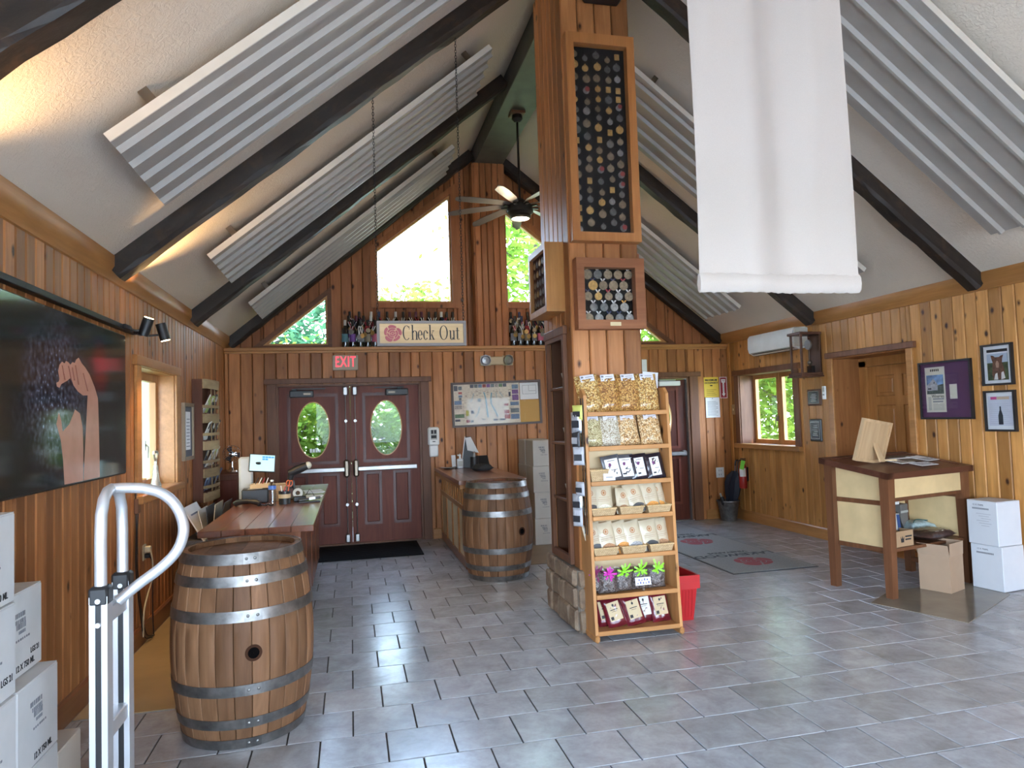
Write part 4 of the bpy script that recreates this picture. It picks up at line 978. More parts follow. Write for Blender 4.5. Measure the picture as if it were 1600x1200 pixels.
def bag(name, label, i, x, w_, h_, t_, mat, tilt, seed, lab=None, dy=0.0, rz=0.0, group=None, roll=0.0, cat='bag'):
    t = thing(name, label, cat, onshelf(i, x, dy), 0, group, rot=(R(-tilt), R(roll), R(rz)))
    pillow(w_, h_, t_, .0022, seed).obj('pouch', mat, t, True)
    if lab: lab(t, w_, h_, t_)
    return t
def top_label(t, w_, h_, t_):
    y = -t_*.40
    o = B().box(-w_*.30, y-.0015, 0, w_*.30, y, .052).obj('label', LABELW, t, loc=(0, -.004, h_*.78), rot=(R(-9), 0, 0))
    B().box(-w_*.26, y-.003, .03, -w_*.16, y-.0015, .043).box(-w_*.08, y-.003, .032, w_*.24, y-.0015, .036).box(-w_*.08, y-.003, .018, w_*.24, y-.0015, .021).obj('print', GREYINK, o)
for k2, (x, mt, rl, sd_, wh) in enumerate(((-.235, CARAMEL, -7, 1, 'slumping onto the side panel'), (-.095, CARAMEL2, -3, 2, 'second on the top shelf'), (.06, CARAMEL2, -2, 3, 'third on the top shelf'), (.205, CARAMEL, 0, 4, 'with a white bag behind it'))):
    bag('popcorn_bag', 'clear bag of caramel popcorn on top rack shelf, '+wh, 6, x, .18, .29, .085, mt, 12, sd_, top_label, .045, 0, 'popcorn bags', rl)
bag('popcorn_bag', 'white-backed bag standing behind the last top-shelf popcorn bag', 6, .235, .13, .30, .03, plain('white_bag', (.74, .76, .8), .4), 2, 9, None, .115, 0, 'popcorn bags', 6)
for x, mt, rl, sd_, lab_ in ((-.255, GREENC, 0, 5, 'bag of greenish seasoned popcorn on the second rack shelf'), (-.115, WHITEC, 0, 6, 'bag of white popcorn on the second rack shelf'), (.035, PINKC, -4, 7, 'bag of pale caramel popcorn on the second rack shelf beside the white one'), (.215, PINKC, -3, 8, 'bag of pale caramel popcorn at the far end of the second rack shelf')):
    bag('popcorn_bag', lab_, 5, x, .172, .235, .09, mt, 12, sd_, top_label, .04, 0, 'popcorn bags', rl)
# wicker baskets
def wicker_material():
    m, nt, bs = _new('wicker'); t = N(nt, 'ShaderNodeTexBrick'); t.inputs['Scale'].default_value = 40; t.inputs['Color1'].default_value = (.62, .44, .24, 1); t.inputs['Color2'].default_value = (.50, .33, .16, 1); t.inputs['Mortar'].default_value = (.1, .05, .02, 1)
    t.inputs['Mortar Size'].default_value = .03; t.inputs['Brick Width'].default_value = .55; t.inputs['Row Height'].default_value = .32
    tc2 = N(nt, 'ShaderNodeTexCoord'); sp = N(nt, 'ShaderNodeSeparateXYZ'); nt.links.new(tc2.outputs['Object'], sp.inputs[0]); ad = N(nt, 'ShaderNodeMath', operation='ADD'); nt.links.new(sp.outputs[0], ad.inputs[0]); nt.links.new(sp.outputs[1], ad.inputs[1])
    cb = N(nt, 'ShaderNodeCombineXYZ'); nt.links.new(ad.outputs[0], cb.inputs[0]); nt.links.new(sp.outputs[2], cb.inputs[1]); nt.links.new(cb.outputs[0], t.inputs['Vector'])
    nt.links.new(t.outputs['Color'], bs.inputs['Base Color']); bs.inputs['Roughness'].default_value = .7; bump(nt, t.outputs['Fac'], bs, -.6, .004); return m
WICK = wicker_material(); RIMW = plain('wicker_rim', (.58, .40, .2), .7, 0, .25, vscale=90)
def basket(label, i, x, w_=.19, d_=.10, h_=.055, dy=-.01):
    t = thing('wicker_basket', label, 'basket', onshelf(i, x, dy+d_/2-.01), 0, 'wicker baskets on the rack')
    b = B(); o = [(-w_/2, -d_/2), (w_/2, -d_/2), (w_/2, d_/2), (-w_/2, d_/2)]; k = .84
    out = [(a*k, c_*k, 0) for a, c_ in o]+[(a, c_, h_) for a, c_ in o]; inn = [(a*k*.93, c_*k*.9, .006) for a, c_ in o]+[(a*.95, c_*.93, h_) for a, c_ in o]
    b.add(out+inn, [(0, 1, 5, 4), (1, 2, 6, 5), (2, 3, 7, 6), (3, 0, 4, 7), (0, 3, 2, 1), (8, 12, 13, 9), (9, 13, 14, 10), (10, 14, 15, 11), (11, 15, 12, 8), (8, 9, 10, 11), (4, 5, 13, 12), (5, 6, 14, 13), (6, 7, 15, 14), (7, 4, 12, 15)])
    b.obj('woven_body', WICK, t); B().tube([(a, c_, h_) for a, c_ in o], .006, 6, True).obj('rim', RIMW, t); return t
# third shelf: basket with card, dark pouches
basket('small wicker basket with a white price card on the third rack shelf', 4, -.235, .14, .10, .085)
cd = thing('price_card', 'small white price card leaning on the third-shelf wicker basket', 'card', (1.975-.165, 4.94+SHF[4]+.004, SHZ[4]+.011), 0)
B().box(-.045, -.002, 0, .045, 0, .05).obj('card', LABELW, cd); B().box(-.025, -.003, .02, .025, -.002, .026).obj('print', GREYINK, cd)
DARKP = plain('dark_plum_film', (.022, .017, .025), .25, 0, .3, coat=.5); GREYP = plain('grey_film', (.10, .10, .11), .3, 0, .4, coat=.5)
PLUM = plain('plum_print', (.14, .03, .12), .6)
def dark_label(wide):
    def f(t, w_, h_, t_):
        y = -t_*.46; a = w_*(.36 if wide else .26)
        o = B().box(-a, y-.002, h_*.12, a, y-.0005, h_*.84).obj('label', PAPER, t)
        B().disc(.011, .013, y-.0035, y-.002, 10, c=(-a*.3, h_*.62)).obj('grape_mark', PLUM, o)
        B().box(-a*.7, y-.0035, h_*.2, -a*.1, y-.002, h_*.26).box(-a*.6, y-.0035, h_*.76, a*.6, y-.002, h_*.78).box(-a*.2, y-.0035, h_*.4, a*.7, y-.002, h_*.42).obj('print', INK, o)
    return f
for x, mt, rl, wd, lab_, dy in ((-.10, GREYP, -8, True, 'grey pouch with broad white label next to the small wicker basket', .03), (.005, GREYP, -2, True, 'upright grey pouch with broad white label in the middle of the third rack shelf', .045), (.115, DARKP, -6, False, 'dark pouch with narrow white label, third from the basket', .035), (.235, DARKP, -6, False, 'dark pouch with narrow white label at the far end of the third rack shelf', .03)):
    bag('dark_pouch', lab_, 4, x, .14, .19, .035, mt, 14, int(x*100)+60, dark_label(wd), dy, 0, 'dark labelled pouches', rl)
# fourth and fifth shelves: cream pouches in baskets
CREAM = plain('cream_pouch', (.54, .45, .31), .38, 0, .05, coat=.3); ORANGE = plain('orange_seal', (.36, .13, .03), .5); TANB = plain('tan_band', (.42, .30, .20), .6)
FILL = {'white': plain('fill_white', (.75, .70, .52), .6, 0, .3, vscale=120), 'orange': plain('fill_orange', (.66, .27, .04), .5, 0, .3, vscale=120), 'dark': plain('fill_dark', (.03, .025, .025), .4), 'nut': plain('fill_nut', (.4, .2, .09), .6, 0, .5, vscale=150), 'grey': plain('fill_grey', (.34, .33, .33), .6, 0, .6, vscale=150)}
def cream_print(fill):
    def f(t, w_, h_, t_):
        y = -t_*.47
        o = B().disc(.019, .0215, y-.003, y-.001, 14, c=(0, h_*.70)).obj('round_seal', ORANGE, t)
        B().ring(.0135, .0155, .009, .011, y-.004, y-.003, 12, c=(0, h_*.70)).obj('seal_ring', CREAM, o)
        B().box(-w_*.30, y-.003, h_*.55, w_*.30, y-.0015, h_*.565).box(-w_*.36, y-.003, h_*.48, w_*.36, y-.0015, h_*.50).box(-w_*.36, y-.003, h_*.43, w_*.3, y-.0015, h_*.445).obj('print', TANB, t)
        B().prism([(-w_*.36+.72*w_*q/8, h_*(.26+.08*math.sin(pi*q/8))) for q in range(9)]+[(w_*.36, h_*.02), (-w_*.36, h_*.02)], y-.003, y-.0015).obj('window', FILL[fill], t)
    return f
for i, arr in ((3, ((-.275, 'dark', -2, 0, 'first from the niche side'), (-.185, 'white', 0, -.012, 'with pale filling'), (-.04, 'nut', 2, -.01, 'small one alone in the middle basket'), (.085, 'dark', -14, -.015, 'leaning steeply with dark filling'), (.20, 'orange', -8, 0, 'with orange filling'), (.255, 'orange', -6, .02, 'half hidden behind the last one'))),
              (2, ((-.25, 'dark', -10, 0, 'first from the niche side'), (-.165, 'nut', -7, -.012, 'with nutty filling'), (-.045, 'orange', -11, 0, 'with orange filling'), (.05, 'grey', -10, -.012, 'with greyish filling'), (.17, 'dark', -5, -.012, 'large pale one in the last basket'), (.26, 'nut', -5, .006, 'at the far end')))):
    row_ = 'fourth' if i == 3 else 'fifth'
    for k2, (x, fl_, rl, dy, wh) in enumerate(arr):
        bag('snack_pouch', 'cream snack pouch on the %s rack shelf, %s' % (row_, wh), i, x, .132 if not (i == 3 and k2 == 2) else .105, .228 if not (i == 3 and k2 == 2) else .19, .032, CREAM, 13, k2+i*10, cream_print(fl_), .055+dy, 0, 'cream snack pouches', rl)
    for x, wh in ((-.215, 'nearest the pillar niche'), (0.0, 'in the middle'), (.215, 'at the far end')):
        basket('shallow wicker basket on the %s rack shelf, %s' % (row_, wh), i, x)
# sixth shelf: ribboned treat bags
TREAT = speckle('treat_mix', (.02, .012, .012), [(.05, .03, .02), (.14, .11, .10), (.03, .015, .015), (.24, .2, .18)], 150, .3, .4)
GREENR = plain('lime_ribbon', (.26, .62, .03), .4); PINKR = plain('magenta_ribbon', (.55, .03, .35), .4); PLUMR = plain('plum_ribbon', (.2, .02, .09), .5)
def ribbon(t, z, mat, y, s=1.0, seed=0):
    rr = random.Random(seed); b = B()
    for q in range(9):
        a = 2*pi*q/9+rr.uniform(-.2, .2); L = rr.uniform(.03, .055)*s; d = Vector((math.cos(a), -.25, math.sin(a)+.15)); n_ = Vector((-math.sin(a), 0, math.cos(a)))*.006*s
        p0 = Vector((0, y, z)); p1 = p0+d*L*.6+Vector((0, -.01, 0)); p2 = p0+d*L
        b.add([p0-n_*.4, p0+n_*.4, p1+n_, p1-n_, p2+n_*.8, p2-n_*.8], [(0, 1, 2, 3), (3, 2, 4, 5)])
    b.sphere((0, y-.004, z), .008*s, 8, 5); b.obj('ribbon_bow', mat, t)
for x, mt, lab_, dy in ((-.28, PLUMR, 'treat bag with plum bow tucked against the rack side on the sixth shelf', .03), (-.20, PINKR, 'treat bag with magenta bow at the front of the sixth shelf', -.005), (-.075, GREENR, 'treat bag with lime bow nearest the magenta one', .02), (.06, GREENR, 'treat bag with lime bow behind the white name card', .03), (.19, GREENR, 'treat bag with lime bow at the far end of the sixth shelf', .035)):
    t = thing('treat_bag', lab_, 'bag', onshelf(1, x, dy+.03), 0, 'ribboned treat bags')
    pillow(.145 if x > -.25 else .10, .15, .08, .003, int(x*100)+90, flat_top=.02).obj('pouch', TREAT, t, True)
    B().prism([(-.04, .13), (.04, .13), (.06, .18), (.0, .17), (-.06, .183)], -.004, .004).obj('gathered_top', CLEAR, t)
    ribbon(t, .142, mt, -.025, 1.25, int(x*100)+200)
nc = thing('name_card', 'small white lettered card in front of the lime-bow treat bags', 'card', onshelf(1, .055, -.02), 0, rot=(R(-6), 0, 0))
B().box(-.06, -.002, .045, .06, 0, .10).obj('card', LABELW, nc); B().box(-.012, 0, 0, .012, .002, .05).obj('stand', CLEAR, nc)
BLUEI = plain('blue_ink', (.05, .06, .3), .7)
for q in range(9): B().box(-.045+.0105*q, -.0032, .055+.022*(q % 2), -.037+.0105*q, -.002, .062+.022*(q % 2)+.004*(q % 3)).obj('handwriting', BLUEI, nc)
# bottom shelf: red bags with tan labels
REDB = plain('dark_red_film', (.12, .008, .016), .2, 0, .3, coat=.6); TANL = plain('tan_label', (.56, .42, .24), .6)
def tan_label(mat):
    def f(t, w_, h_, t_):
        y = -t_*.48; a = w_*.34
        o = B().box(-a, y-.002, h_*.22, a, y-.0005, h_*.80).obj('label', mat, t)
        B().disc(.008, .010, y-.0035, y-.002, 10, c=(0, h_*.70)).box(-a*.6, y-.0035, h_*.55, a*.6, y-.002, h_*.575).box(-a*.85, y-.0035, h_*.26, -a*.4, y-.002, h_*.36).box(-a*.4, y-.0035, h_*.5, a*.4, y-.002, h_*.51).obj('print', INK, o)['kind'] = 'stuff'
    return f
for x, rl, lm, lab_, dy in ((-.185, -8, TANL, 'dark red bag half hidden behind the first one on the lowest rack shelf', .045), (-.125, -13, TANL, 'dark red bag with tan label leaning furthest on the lowest rack shelf', .0), (.02, -11, TANL, 'dark red bag with tan label second from the front side of the lowest rack shelf', .0), (.105, -3, plain('white_label', (.7, .68, .62), .6), 'dark red bag with whitish label on the lowest rack shelf', .05), (.225, -4, TANL, 'dark red bag with tan label at the far end of the lowest rack shelf', .02)):
    bag('red_bag', lab_, 0, x, .142, .222, .05, REDB, 15, int(x*100)+300, tan_label(lm), .05+dy, 0, 'dark red bags', rl)
# clip strips with hanging packs on the rack side
STRIP = plain('clip_strip', (.02, .02, .02), .5)
rc = random.Random(3)
PACKS = [plain('pack_silver', (.42, .44, .48), .3, .4, .3, vscale=40), plain('pack_black', (.03, .03, .035), .4), plain('pack_white', (.42, .42, .45), .5), plain('pack_yellow', (.62, .60, .14), .5)]
st = thing('clip_strip', 'black toothed hanging strip on the side of the snack rack', 'clip strip', (1.975-RW-.004, 4.80, .74))
cs_ = B().box(-.004, -.028, 0, 0, -.022, .98).box(-.004, .022, 0, 0, .028, .98)
for q in range(14):
    z = .05+.066*q
    for yy in (-.028, .022): cs_.prism([(yy, z), (yy+.014, z+.012), (yy, z+.024)], -.004, 0, 'x')
cs_.obj('strip', STRIP, st)
for q, (z, mt, hh, dx, lab_) in enumerate(((1.56, 3, .11, .03, 'yellow hanging pack topmost on the clip strip'), (1.47, 0, .15, .045, 'crinkled silver hanging pack near the top of the clip strip'), (1.36, 1, .13, .05, 'black hanging pack below the silver one on the clip strip'), (1.24, 2, .13, .04, 'pale card pack below the black one on the clip strip'), (1.02, 2, .10, .03, 'white hanging pack in the middle of the clip strip'), (.90, 0, .13, .05, 'silver hanging pack low on the clip strip'), (.80, 2, .13, .055, 'lowest white hanging pack on the clip strip'))):
    t = thing('hanging_pack', lab_, 'pack', (1.975-RW-.03-dx*.6, 4.79+rc.uniform(-.025, .025), z), R(-50+rc.uniform(-20, 15)), 'packs on the clip strip')
    pillow(.085, hh, .03, .002, q+400).obj('pack', PACKS[mt], t, True); B().box(-.03, -.017, hh*.25, .03, -.0155, hh*.6).obj('print', PACKS[1 if mt != 1 else 2], t)
# ================================================================== screen side of the room
def screen_material():
    m, nt, bs = _new('screen_picture'); t = N(nt, 'ShaderNodeTexCoord'); mp = N(nt, 'ShaderNodeMapping'); nt.links.new(t.outputs['Object'], mp.inputs[0])
    vo = N(nt, 'ShaderNodeTexVoronoi', feature='SMOOTH_F1'); vo.inputs['Scale'].default_value = 42; nt.links.new(mp.outputs[0], vo.inputs['Vector'])
    gr = ramp(nt, vo.outputs['Distance'], [(.05, (.065, .072, .095)), (.4, (.028, .032, .044)), (.65, (.009, .009, .014))])
    vm = N(nt, 'ShaderNodeVectorMath', operation='DISTANCE'); vm.inputs[1].default_value = (-1.48, 4.05, 1.78); nt.links.new(t.outputs['Object'], vm.inputs[0])
    nz = noise(nt, t.outputs['Object'], 6, 3); ad = N(nt, 'ShaderNodeMath', operation='MULTIPLY_ADD'); ad.inputs[1].default_value = .35; nt.links.new(nz, ad.inputs[0]); nt.links.new(vm.outputs['Value'], ad.inputs[2])
    mask = ramp(nt, ad.outputs[0], [(.42, (1, 1, 1)), (.68, (0, 0, 0))])
    red = N(nt, 'ShaderNodeVectorMath', operation='DISTANCE'); red.inputs[1].default_value = (-1.48, 4.68, 1.975); nt.links.new(t.outputs['Object'], red.inputs[0])
    bg_ = mix(nt, ramp(nt, red.outputs['Value'], [(.02, (1, 1, 1)), (.18, (0, 0, 0))]), (.010, .013, .012), (.10, .008, .012))
    col = mix(nt, mask, bg_, gr)
    nt.links.new(col, bs.inputs['Emission Color']); bs.inputs['Emission Strength'].default_value = .33; nt.links.new(col, bs.inputs['Base Color'])
    bs.inputs['Roughness'].default_value = .09; bs.inputs['Specular IOR Level'].default_value = .5; return m
SKIN_S = plain('screen_skin', (.20, .10, .08), .2, 0, .12, emit=(.40, .21, .15), estr=.24, vscale=9)
SKIN_D = plain('screen_skin_shade', (.10, .04, .035), .2, 0, .1, emit=(.22, .085, .07), estr=.36)
tv = thing('television', 'large wall-mounted screen showing a hand reaching for grapes', 'television', (0, 0, 0))
B().cbox(XL+.03, 3.33, 1.305, -1.48, 5.175, 2.24, .006).obj('housing', BLACK, tv)
scr = B().box(-1.4815, 3.338, 1.316, -1.4785, 5.167, 2.232).obj('screen', screen_material(), tv)
HAND = [(4.037, 1.835), (4.029, 1.854), (4.061, 1.863), (4.069, 1.877), (4.053, 1.916), (4.07, 1.951), (4.103, 1.97), (4.137, 1.963), (4.154, 1.978), (4.189, 1.974), (4.215, 1.962), (4.242, 1.979), (4.278, 1.978), (4.297, 1.998), (4.334, 2.012), (4.382, 1.983), (4.431, 1.965), (4.501, 1.929), (4.583, 1.858), (4.636, 1.795), (4.646, 1.688), (4.655, 1.533), (4.663, 1.32), (4.405, 1.32), (4.416, 1.431), (4.437, 1.576), (4.458, 1.723), (4.469, 1.805), (4.4, 1.802), (4.323, 1.821), (4.259, 1.853), (4.223, 1.893), (4.171, 1.873), (4.094, 1.851), (4.069, 1.83)]
ARM2 = [(4.03, 1.64), (4.06, 1.70), (4.09, 1.66), (4.11, 1.60), (4.20, 1.64), (4.28, 1.72), (4.35, 1.70), (4.39, 1.62), (4.40, 1.50), (4.395, 1.32), (4.133, 1.32), (4.115, 1.45), (4.085, 1.56)]
B().prism(HAND, -1.4785, -1.4779, 'x').obj('pictured_hand', SKIN_S, scr); B().prism(ARM2, -1.4785, -1.4780, 'x').obj('pictured_forearm', SKIN_S, scr)
fl_ = B()
for (a, b_), (c_, d_) in (((4.103, 1.95), (4.14, 1.875)), ((4.189, 1.955), (4.225, 1.88)), ((4.285, 1.965), (4.33, 1.86)), ((4.40, 1.93), (4.47, 1.83)), ((4.24, 1.95), (4.27, 1.88))):
    fl_.prism([(a-.006, b_), (a+.006, b_), (c_+.009, d_), (c_-.009, d_)], -1.4779, -1.4775, 'x')
fl_.obj('pictured_finger_shade', SKIN_D, scr)
B().box(XL, 4.0, 1.6, XL+.04, 4.5, 1.95).obj('wall_mount', BLACKM, tv)
# ---- on the left window sill
ALU = plain('cast_aluminium', (.52, .5, .42), .35, .8, .3, vscale=25)
ck = thing('corkscrew_statue', 'cast metal corkscrew-shaped opener standing on the window sill', 'corkscrew', (XL-.02, 6.30, 1.108))
B().lathe([(.001, 0), (.042, 0), (.044, .03), (.034, .05), (.027, .09), (.022, .15), (.018, .19), (.001, .19)], 18).obj('bell', ALU, ck, True)
B().tube([(0, 0, .18), (0, 0, .23)], .012, 8).tube([(0, 0, .225), (0, .03, .245), (0, .055, .285), (0, .05, .30), (0, 0, .302), (0, -.05, .30), (0, -.055, .285), (0, -.03, .245), (0, 0, .225)], .010, 8).obj('handle', ALU, ck, True)
cup = thing('wicker_cup', 'small woven pinkish cup on the window sill near the screen', 'cup', (XL-.04, 5.93, 1.108))
B().lathe([(.001, .0), (.032, 0), (.045, .10), (.041, .10), (.03, .008), (.001, .008)], 18).obj('woven_body', plain('pink_wicker', (.46, .25, .15), .7, 0, .35, vscale=120), cup, True); B().ring(.048, .048, .040, .040, .098, .108, 20, axis='z').obj('rim', RIMW, cup)
pt = thing('paper_heap', 'loose white price tags heaped on the window sill', 'papers', (XL-.0, 6.12, 1.109))
rp = random.Random(5)
for q in range(7): B().box(-.03, -.02, 0, .03, .02, .001).obj('tag', PAPER, pt, loc=(rp.uniform(-.03, .03), rp.uniform(-.09, .09), .002+.004*q), rot=(rp.uniform(-.12, .12), rp.uniform(-.1, .1), rp.uniform(0, 3)))
# ---- framed certificate
SILVF = plain('champagne_frame', (.36, .27, .18), .35, .4)
MATB = plain('grey_mat', (.10, .10, .115), .8)
ce = thing('framed_certificate', 'narrow framed certificate with dark mat beside the brochure rack', 'picture', (XL, 7.335, 1.285))
poly_ring(B(), [(-.21, 0), (.21, 0), (.21, .555), (-.21, .555)], [(-.175, .035), (.175, .035), (.175, .52), (-.175, .52)], 0, .03, 'x').obj('frame', SILVF, ce)
B().box(.004, -.18, .03, .012, .18, .525).obj('mat', MATB, ce); pg = B().box(.012, -.10, .10, .014, .10, .47).obj('certificate', PAPER, ce)
b = B(); [b.box(.014, -.075+.01*(q % 3), .13+.033*q, .0148, .075-.01*(q % 2), .137+.033*q) for q in range(9)]; b.obj('print', GREYINK, pg)
# ---- brochure rack of barrel staves
STAVEW = wood('rack_stave', (.36, .24, .12), (.52, .38, .20), 'y', False, .5, .2); RACKD = wood('rack_dark_side', (.12, .04, .02), (.18, .065, .03), 'z', False, .45, .05)
br = thing('brochure_rack', 'tall wall rack of curved staves holding brochures', 'rack', (XL, 7.96, .84))
for yy in (-.385, .355): B().cbox(0, yy, 0, .10, yy+.03, 1.25, .004).obj('side_board', RACKD, br)
B().box(0, -.36, 0, .012, .36, 1.24).obj('back_board', RACKD, br)
def curved(z0, z1, r_=.06, th=.014):
    b = B(); n = 12
    for i in range(n+1):
        u = -1+2*i/n; x = .10+r_*(1-u*u); b.v += [(x, u*.385, z0), (x+th, u*.385, z0), (x+th, u*.385, z1), (x, u*.385, z1)]
    for i in range(n): A = 4*i; b.f += [(A+k, A+4+k, A+4+(k+1) % 4, A+(k+1) % 4) for k in range(4)]
    b.f += [(0, 1, 2, 3), tuple(range(4*n+3, 4*n-1, -1))]; return b
for z0_, z1_ in ((1.155, 1.25), (.80, .895), (.525, .615), (.245, .335), (0, .095)): curved(z0_, z1_).obj('stave', STAVEW, br, True)
for z0_ in (.955, .67, .39, .135): curved(z0_, z0_+.03).obj('rail', STAVEW, br, True)
for yy in (-.2, 0, .2): B().cyl((.15, yy, .02), (.15, yy, 1.2), .005, n=6).obj('dowel', STAVEW, br)
for z in (.10, .345, .625, .905): B().box(.012, -.355, z-.012, .13, .355, z).obj('tier', RACKD, br)
BRO = [plain('brochure_white', (.78, .77, .72), .5), plain('brochure_green', (.45, .58, .18), .5), plain('brochure_dark', (.05, .05, .06), .5), plain('brochure_blue', (.12, .15, .25), .5), plain('brochure_cream', (.62, .52, .36), .5)]
rb = random.Random(9); tiers = ['lowest', 'second lowest', 'second highest', 'highest']
for ti, z in enumerate((.10, .345, .625, .905)):
    for q, yy in enumerate((-.25, -.10, .06, .22)):
        mt = BRO[[(3, 3, 2, 3), (2, 0, 4, 0), (0, 0, 2, 2), (0, 1, 2, 2)][ti][q]]
        t = thing('brochure', '%s brochure in the %s tier of the stave rack, %s from the screen' % (('navy', 'dark', 'pale', 'bright')[ti], tiers[ti], ('first', 'second', 'third', 'fourth')[q]), 'brochure', (XL+.075, 7.96+yy, .84+z+.003), 0, 'brochures in the stave rack', rot=(R(rb.uniform(-14, 14)), R(rb.uniform(12, 26)), 0))
        hh = rb.uniform(.19, .23); B().box(-.004, -.05, 0, .004, .05, hh).obj('cover', mt, t); B().box(.004, -.04, hh*.62, .005, .04, hh*.9).obj('print', BRO[rb.randrange(5)], t)
# ---- corner cabinet and desk fan
cbn = thing('corner_cabinet', 'dark wooden cabinet in the corner under the desk fan', 'cabinet', (-1.395, 8.95, 0))
B().box(-.14, -.33, 0, .12, .33, 1.03).obj('body', RACKD, cbn); B().cbox(-.155, -.36, 1.03, .14, .36, 1.06, .006).obj('top', RACKD, cbn)
dr = B().cbox(-.12, -.345, .08, .10, -.33, .98, .006).obj('door', DOORW, cbn); B().sphere((.07, -.352, .55), .014, 10, 6).obj('knob', BRASS, dr)
df = thing('desk_fan', 'small chrome desk fan on the corner cabinet', 'fan', (-1.385, 8.88, 1.06))
B().lathe([(.001, 0), (.07, 0), (.068, .015), (.03, .035), (.014, .05), (.012, .12), (.001, .12)], 20).obj('base', CHROME, df, True)
B().cyl((0, -.02, .205), (0, .08, .205), .035, .028, 16).obj('motor', CHROME, df, True)
cg = B()
for r_ in (.105, .07, .035): cg.tube([(r_*math.cos(2*pi*i/24), -.045+.02*(r_/.105)**2, .205+r_*math.sin(2*pi*i/24)) for i in range(24)], .003, 5, True)
for i in range(16): a = 2*pi*i/16; cg.tube([(0, -.048, .205), (.06*math.cos(a), -.042, .205+.06*math.sin(a)), (.105*math.cos(a), -.02, .205+.105*math.sin(a)), (.09*math.cos(a), .03, .205+.09*math.sin(a))], .0018, 4)
cg.obj('cage', CHROME, df)
for i in range(3): B().prism([(.012, -.012), (.085, -.045), (.09, .02), (.012, .012)], -.02, -.016).obj('blade', plain('fan_blade_black', (.03, .03, .035), .3, .5), df, loc=(0, 0, .205), rot=(0, 2*pi*i/3, 0))
# ---- print bin behind the counter
pb = thing('print_bin', 'slanted bin of matted prints on the floor behind the counter', 'bin', (-1.30, 6.95, 0))
GREYB = plain('grey_board', (.10, .105, .125), .7)
B().box(-.16, -.26, .02, .16, .26, .60).obj('box', GREYB, pb); B().box(-.012, -.27, 0, .0, .27, .42).obj('front_leaf', plain('white_edge_board', (.66, .66, .68), .5), pb, loc=(.06, -.02, .53), rot=(0, R(-30), 0))
B().box(0, -.27, 0, .012, .27, .40).obj('back_leaf', PLY, pb, loc=(.12, .05, .58), rot=(0, R(28), 0))
for q in range(5): B().box(-.003, -.2, 0, .003, .2, .24+.02*q).obj('print', BRO[(3, 0, 2, 4, 2)[q]], pb, loc=(-.02+.03*q, 0, .60), rot=(0, R(-22+9*q), 0))
# ================================================================== check-out counter
MAHO = wood('mahogany_top', (.16, .05, .02), (.26, .085, .035), 'y', False, .2, .25, coat=.6, spec=.55)
MAHZ = wood('mahogany_side', (.17, .055, .022), (.26, .09, .036), 'z', False, .3, .1, coat=.4)
CZ = .92
co = thing('checkout_counter', 'long polished mahogany check-out counter behind the big barrel', 'counter', (0, 0, 0))
B().box(-.92, 5.02, .08, -.38, 8.05, CZ-.05).obj('body', MAHZ, co)
B().box(-.88, 5.06, 0, -.42, 8.0, .08).obj('plinth', BLACK, co)
for i in range(5): B().cbox(-.985+.146*i, 4.90, CZ-.042, -.985+.146*(i+1)-.0015, 8.12, CZ, .003).obj('top_board', MAHO, co)
for i in range(4): B().cbox(-.38, 5.10+.73*i, .14, -.362, 5.10+.73*(i+1)-.08, CZ-.10, .006).obj('side_panel', MAHZ, co)
B().cbox(-.88, 5.0, .14, -.42, 5.02, CZ-.10, .006).obj('end_panel', MAHZ, co)
B().box(-.93, 4.95, CZ-.10, -.345, 8.07, CZ-.042).obj('apron', MAHZ, co)
def on(name, label, cat, x, y, z=CZ, rz=0, **k): return thing(name, label, cat, (x, y, z+.0005), R(rz), **k)
ps = on('sales_terminal', 'pale upright sales terminal with tilted tablet screen on the counter', 'terminal', -.88, 6.62, rz=8)
GREYS = plain('warm_grey_plastic', (.46, .46, .42), .45)
B().cbox(-.10, .02, .0, .02, .06, .40, .02).obj('upright_slab', GREYS, ps, True); B().cbox(-.10, -.08, 0, .05, .09, .02, .008).obj('foot', GREYS, ps)
tb = B().cbox(-.02, -.012, 0, .205, .008, .165, .006).obj('tablet', BLACK, ps, loc=(0, -.03, .268), rot=(R(-18), R(6), R(4)))
B().box(-.013, -.0135, .008, .197, -.0122, .157).obj('screen', plain('lit_screen', (.4, .6, .66), .2, emit=(.42, .66, .72), estr=.42), tb)
b = B(); [b.box(.09+.026*q, -.0145, .13-.02*r_, .113+.026*q, -.0136, .145-.02*r_) for q in range(4) for r_ in range(2) if r_ == 0 or q < 2]; b.obj('screen_tiles', plain('screen_blue', (.05, .25, .6), .3, emit=(.05, .3, .65), estr=.4), tb)
B().tube([(.0, .02, .34), (.04, -.0, .34), (.08, -.03, .34)], .012, 8).obj('arm', BLACKM, ps)
pr = on('receipt_printer', 'black boxy receipt printer under the sales terminal', 'printer', -.83, 6.53, rz=4); B().cbox(-.11, -.09, 0, .11, .10, .125, .01).obj('body', BLACK, pr, True); B().box(-.06, -.085, .1255, .06, -.02, .1275).obj('paper_slot', GREYS, pr)
tr = thing('pen_tray', 'wooden tray of pens on top of the receipt printer', 'tray', (-.79, 6.55, CZ+.129)); poly_ring(B(), [(-.08, -.06), (.08, -.06), (.08, .06), (-.08, .06)], [(-.07, -.05), (.07, -.05), (.07, .05), (-.07, .05)], 0, .035, 'z').box(-.075, -.055, 0, .075, .055, .005).obj('tray', PLY, tr)
for q in range(4): B().cyl((-.05+.03*q, -.02, .012), (-.02+.03*q, .03-.02*q, .085), .004, n=6).obj('pen', (BLACK, WHITE, RIBR, WHITE)[q], tr)
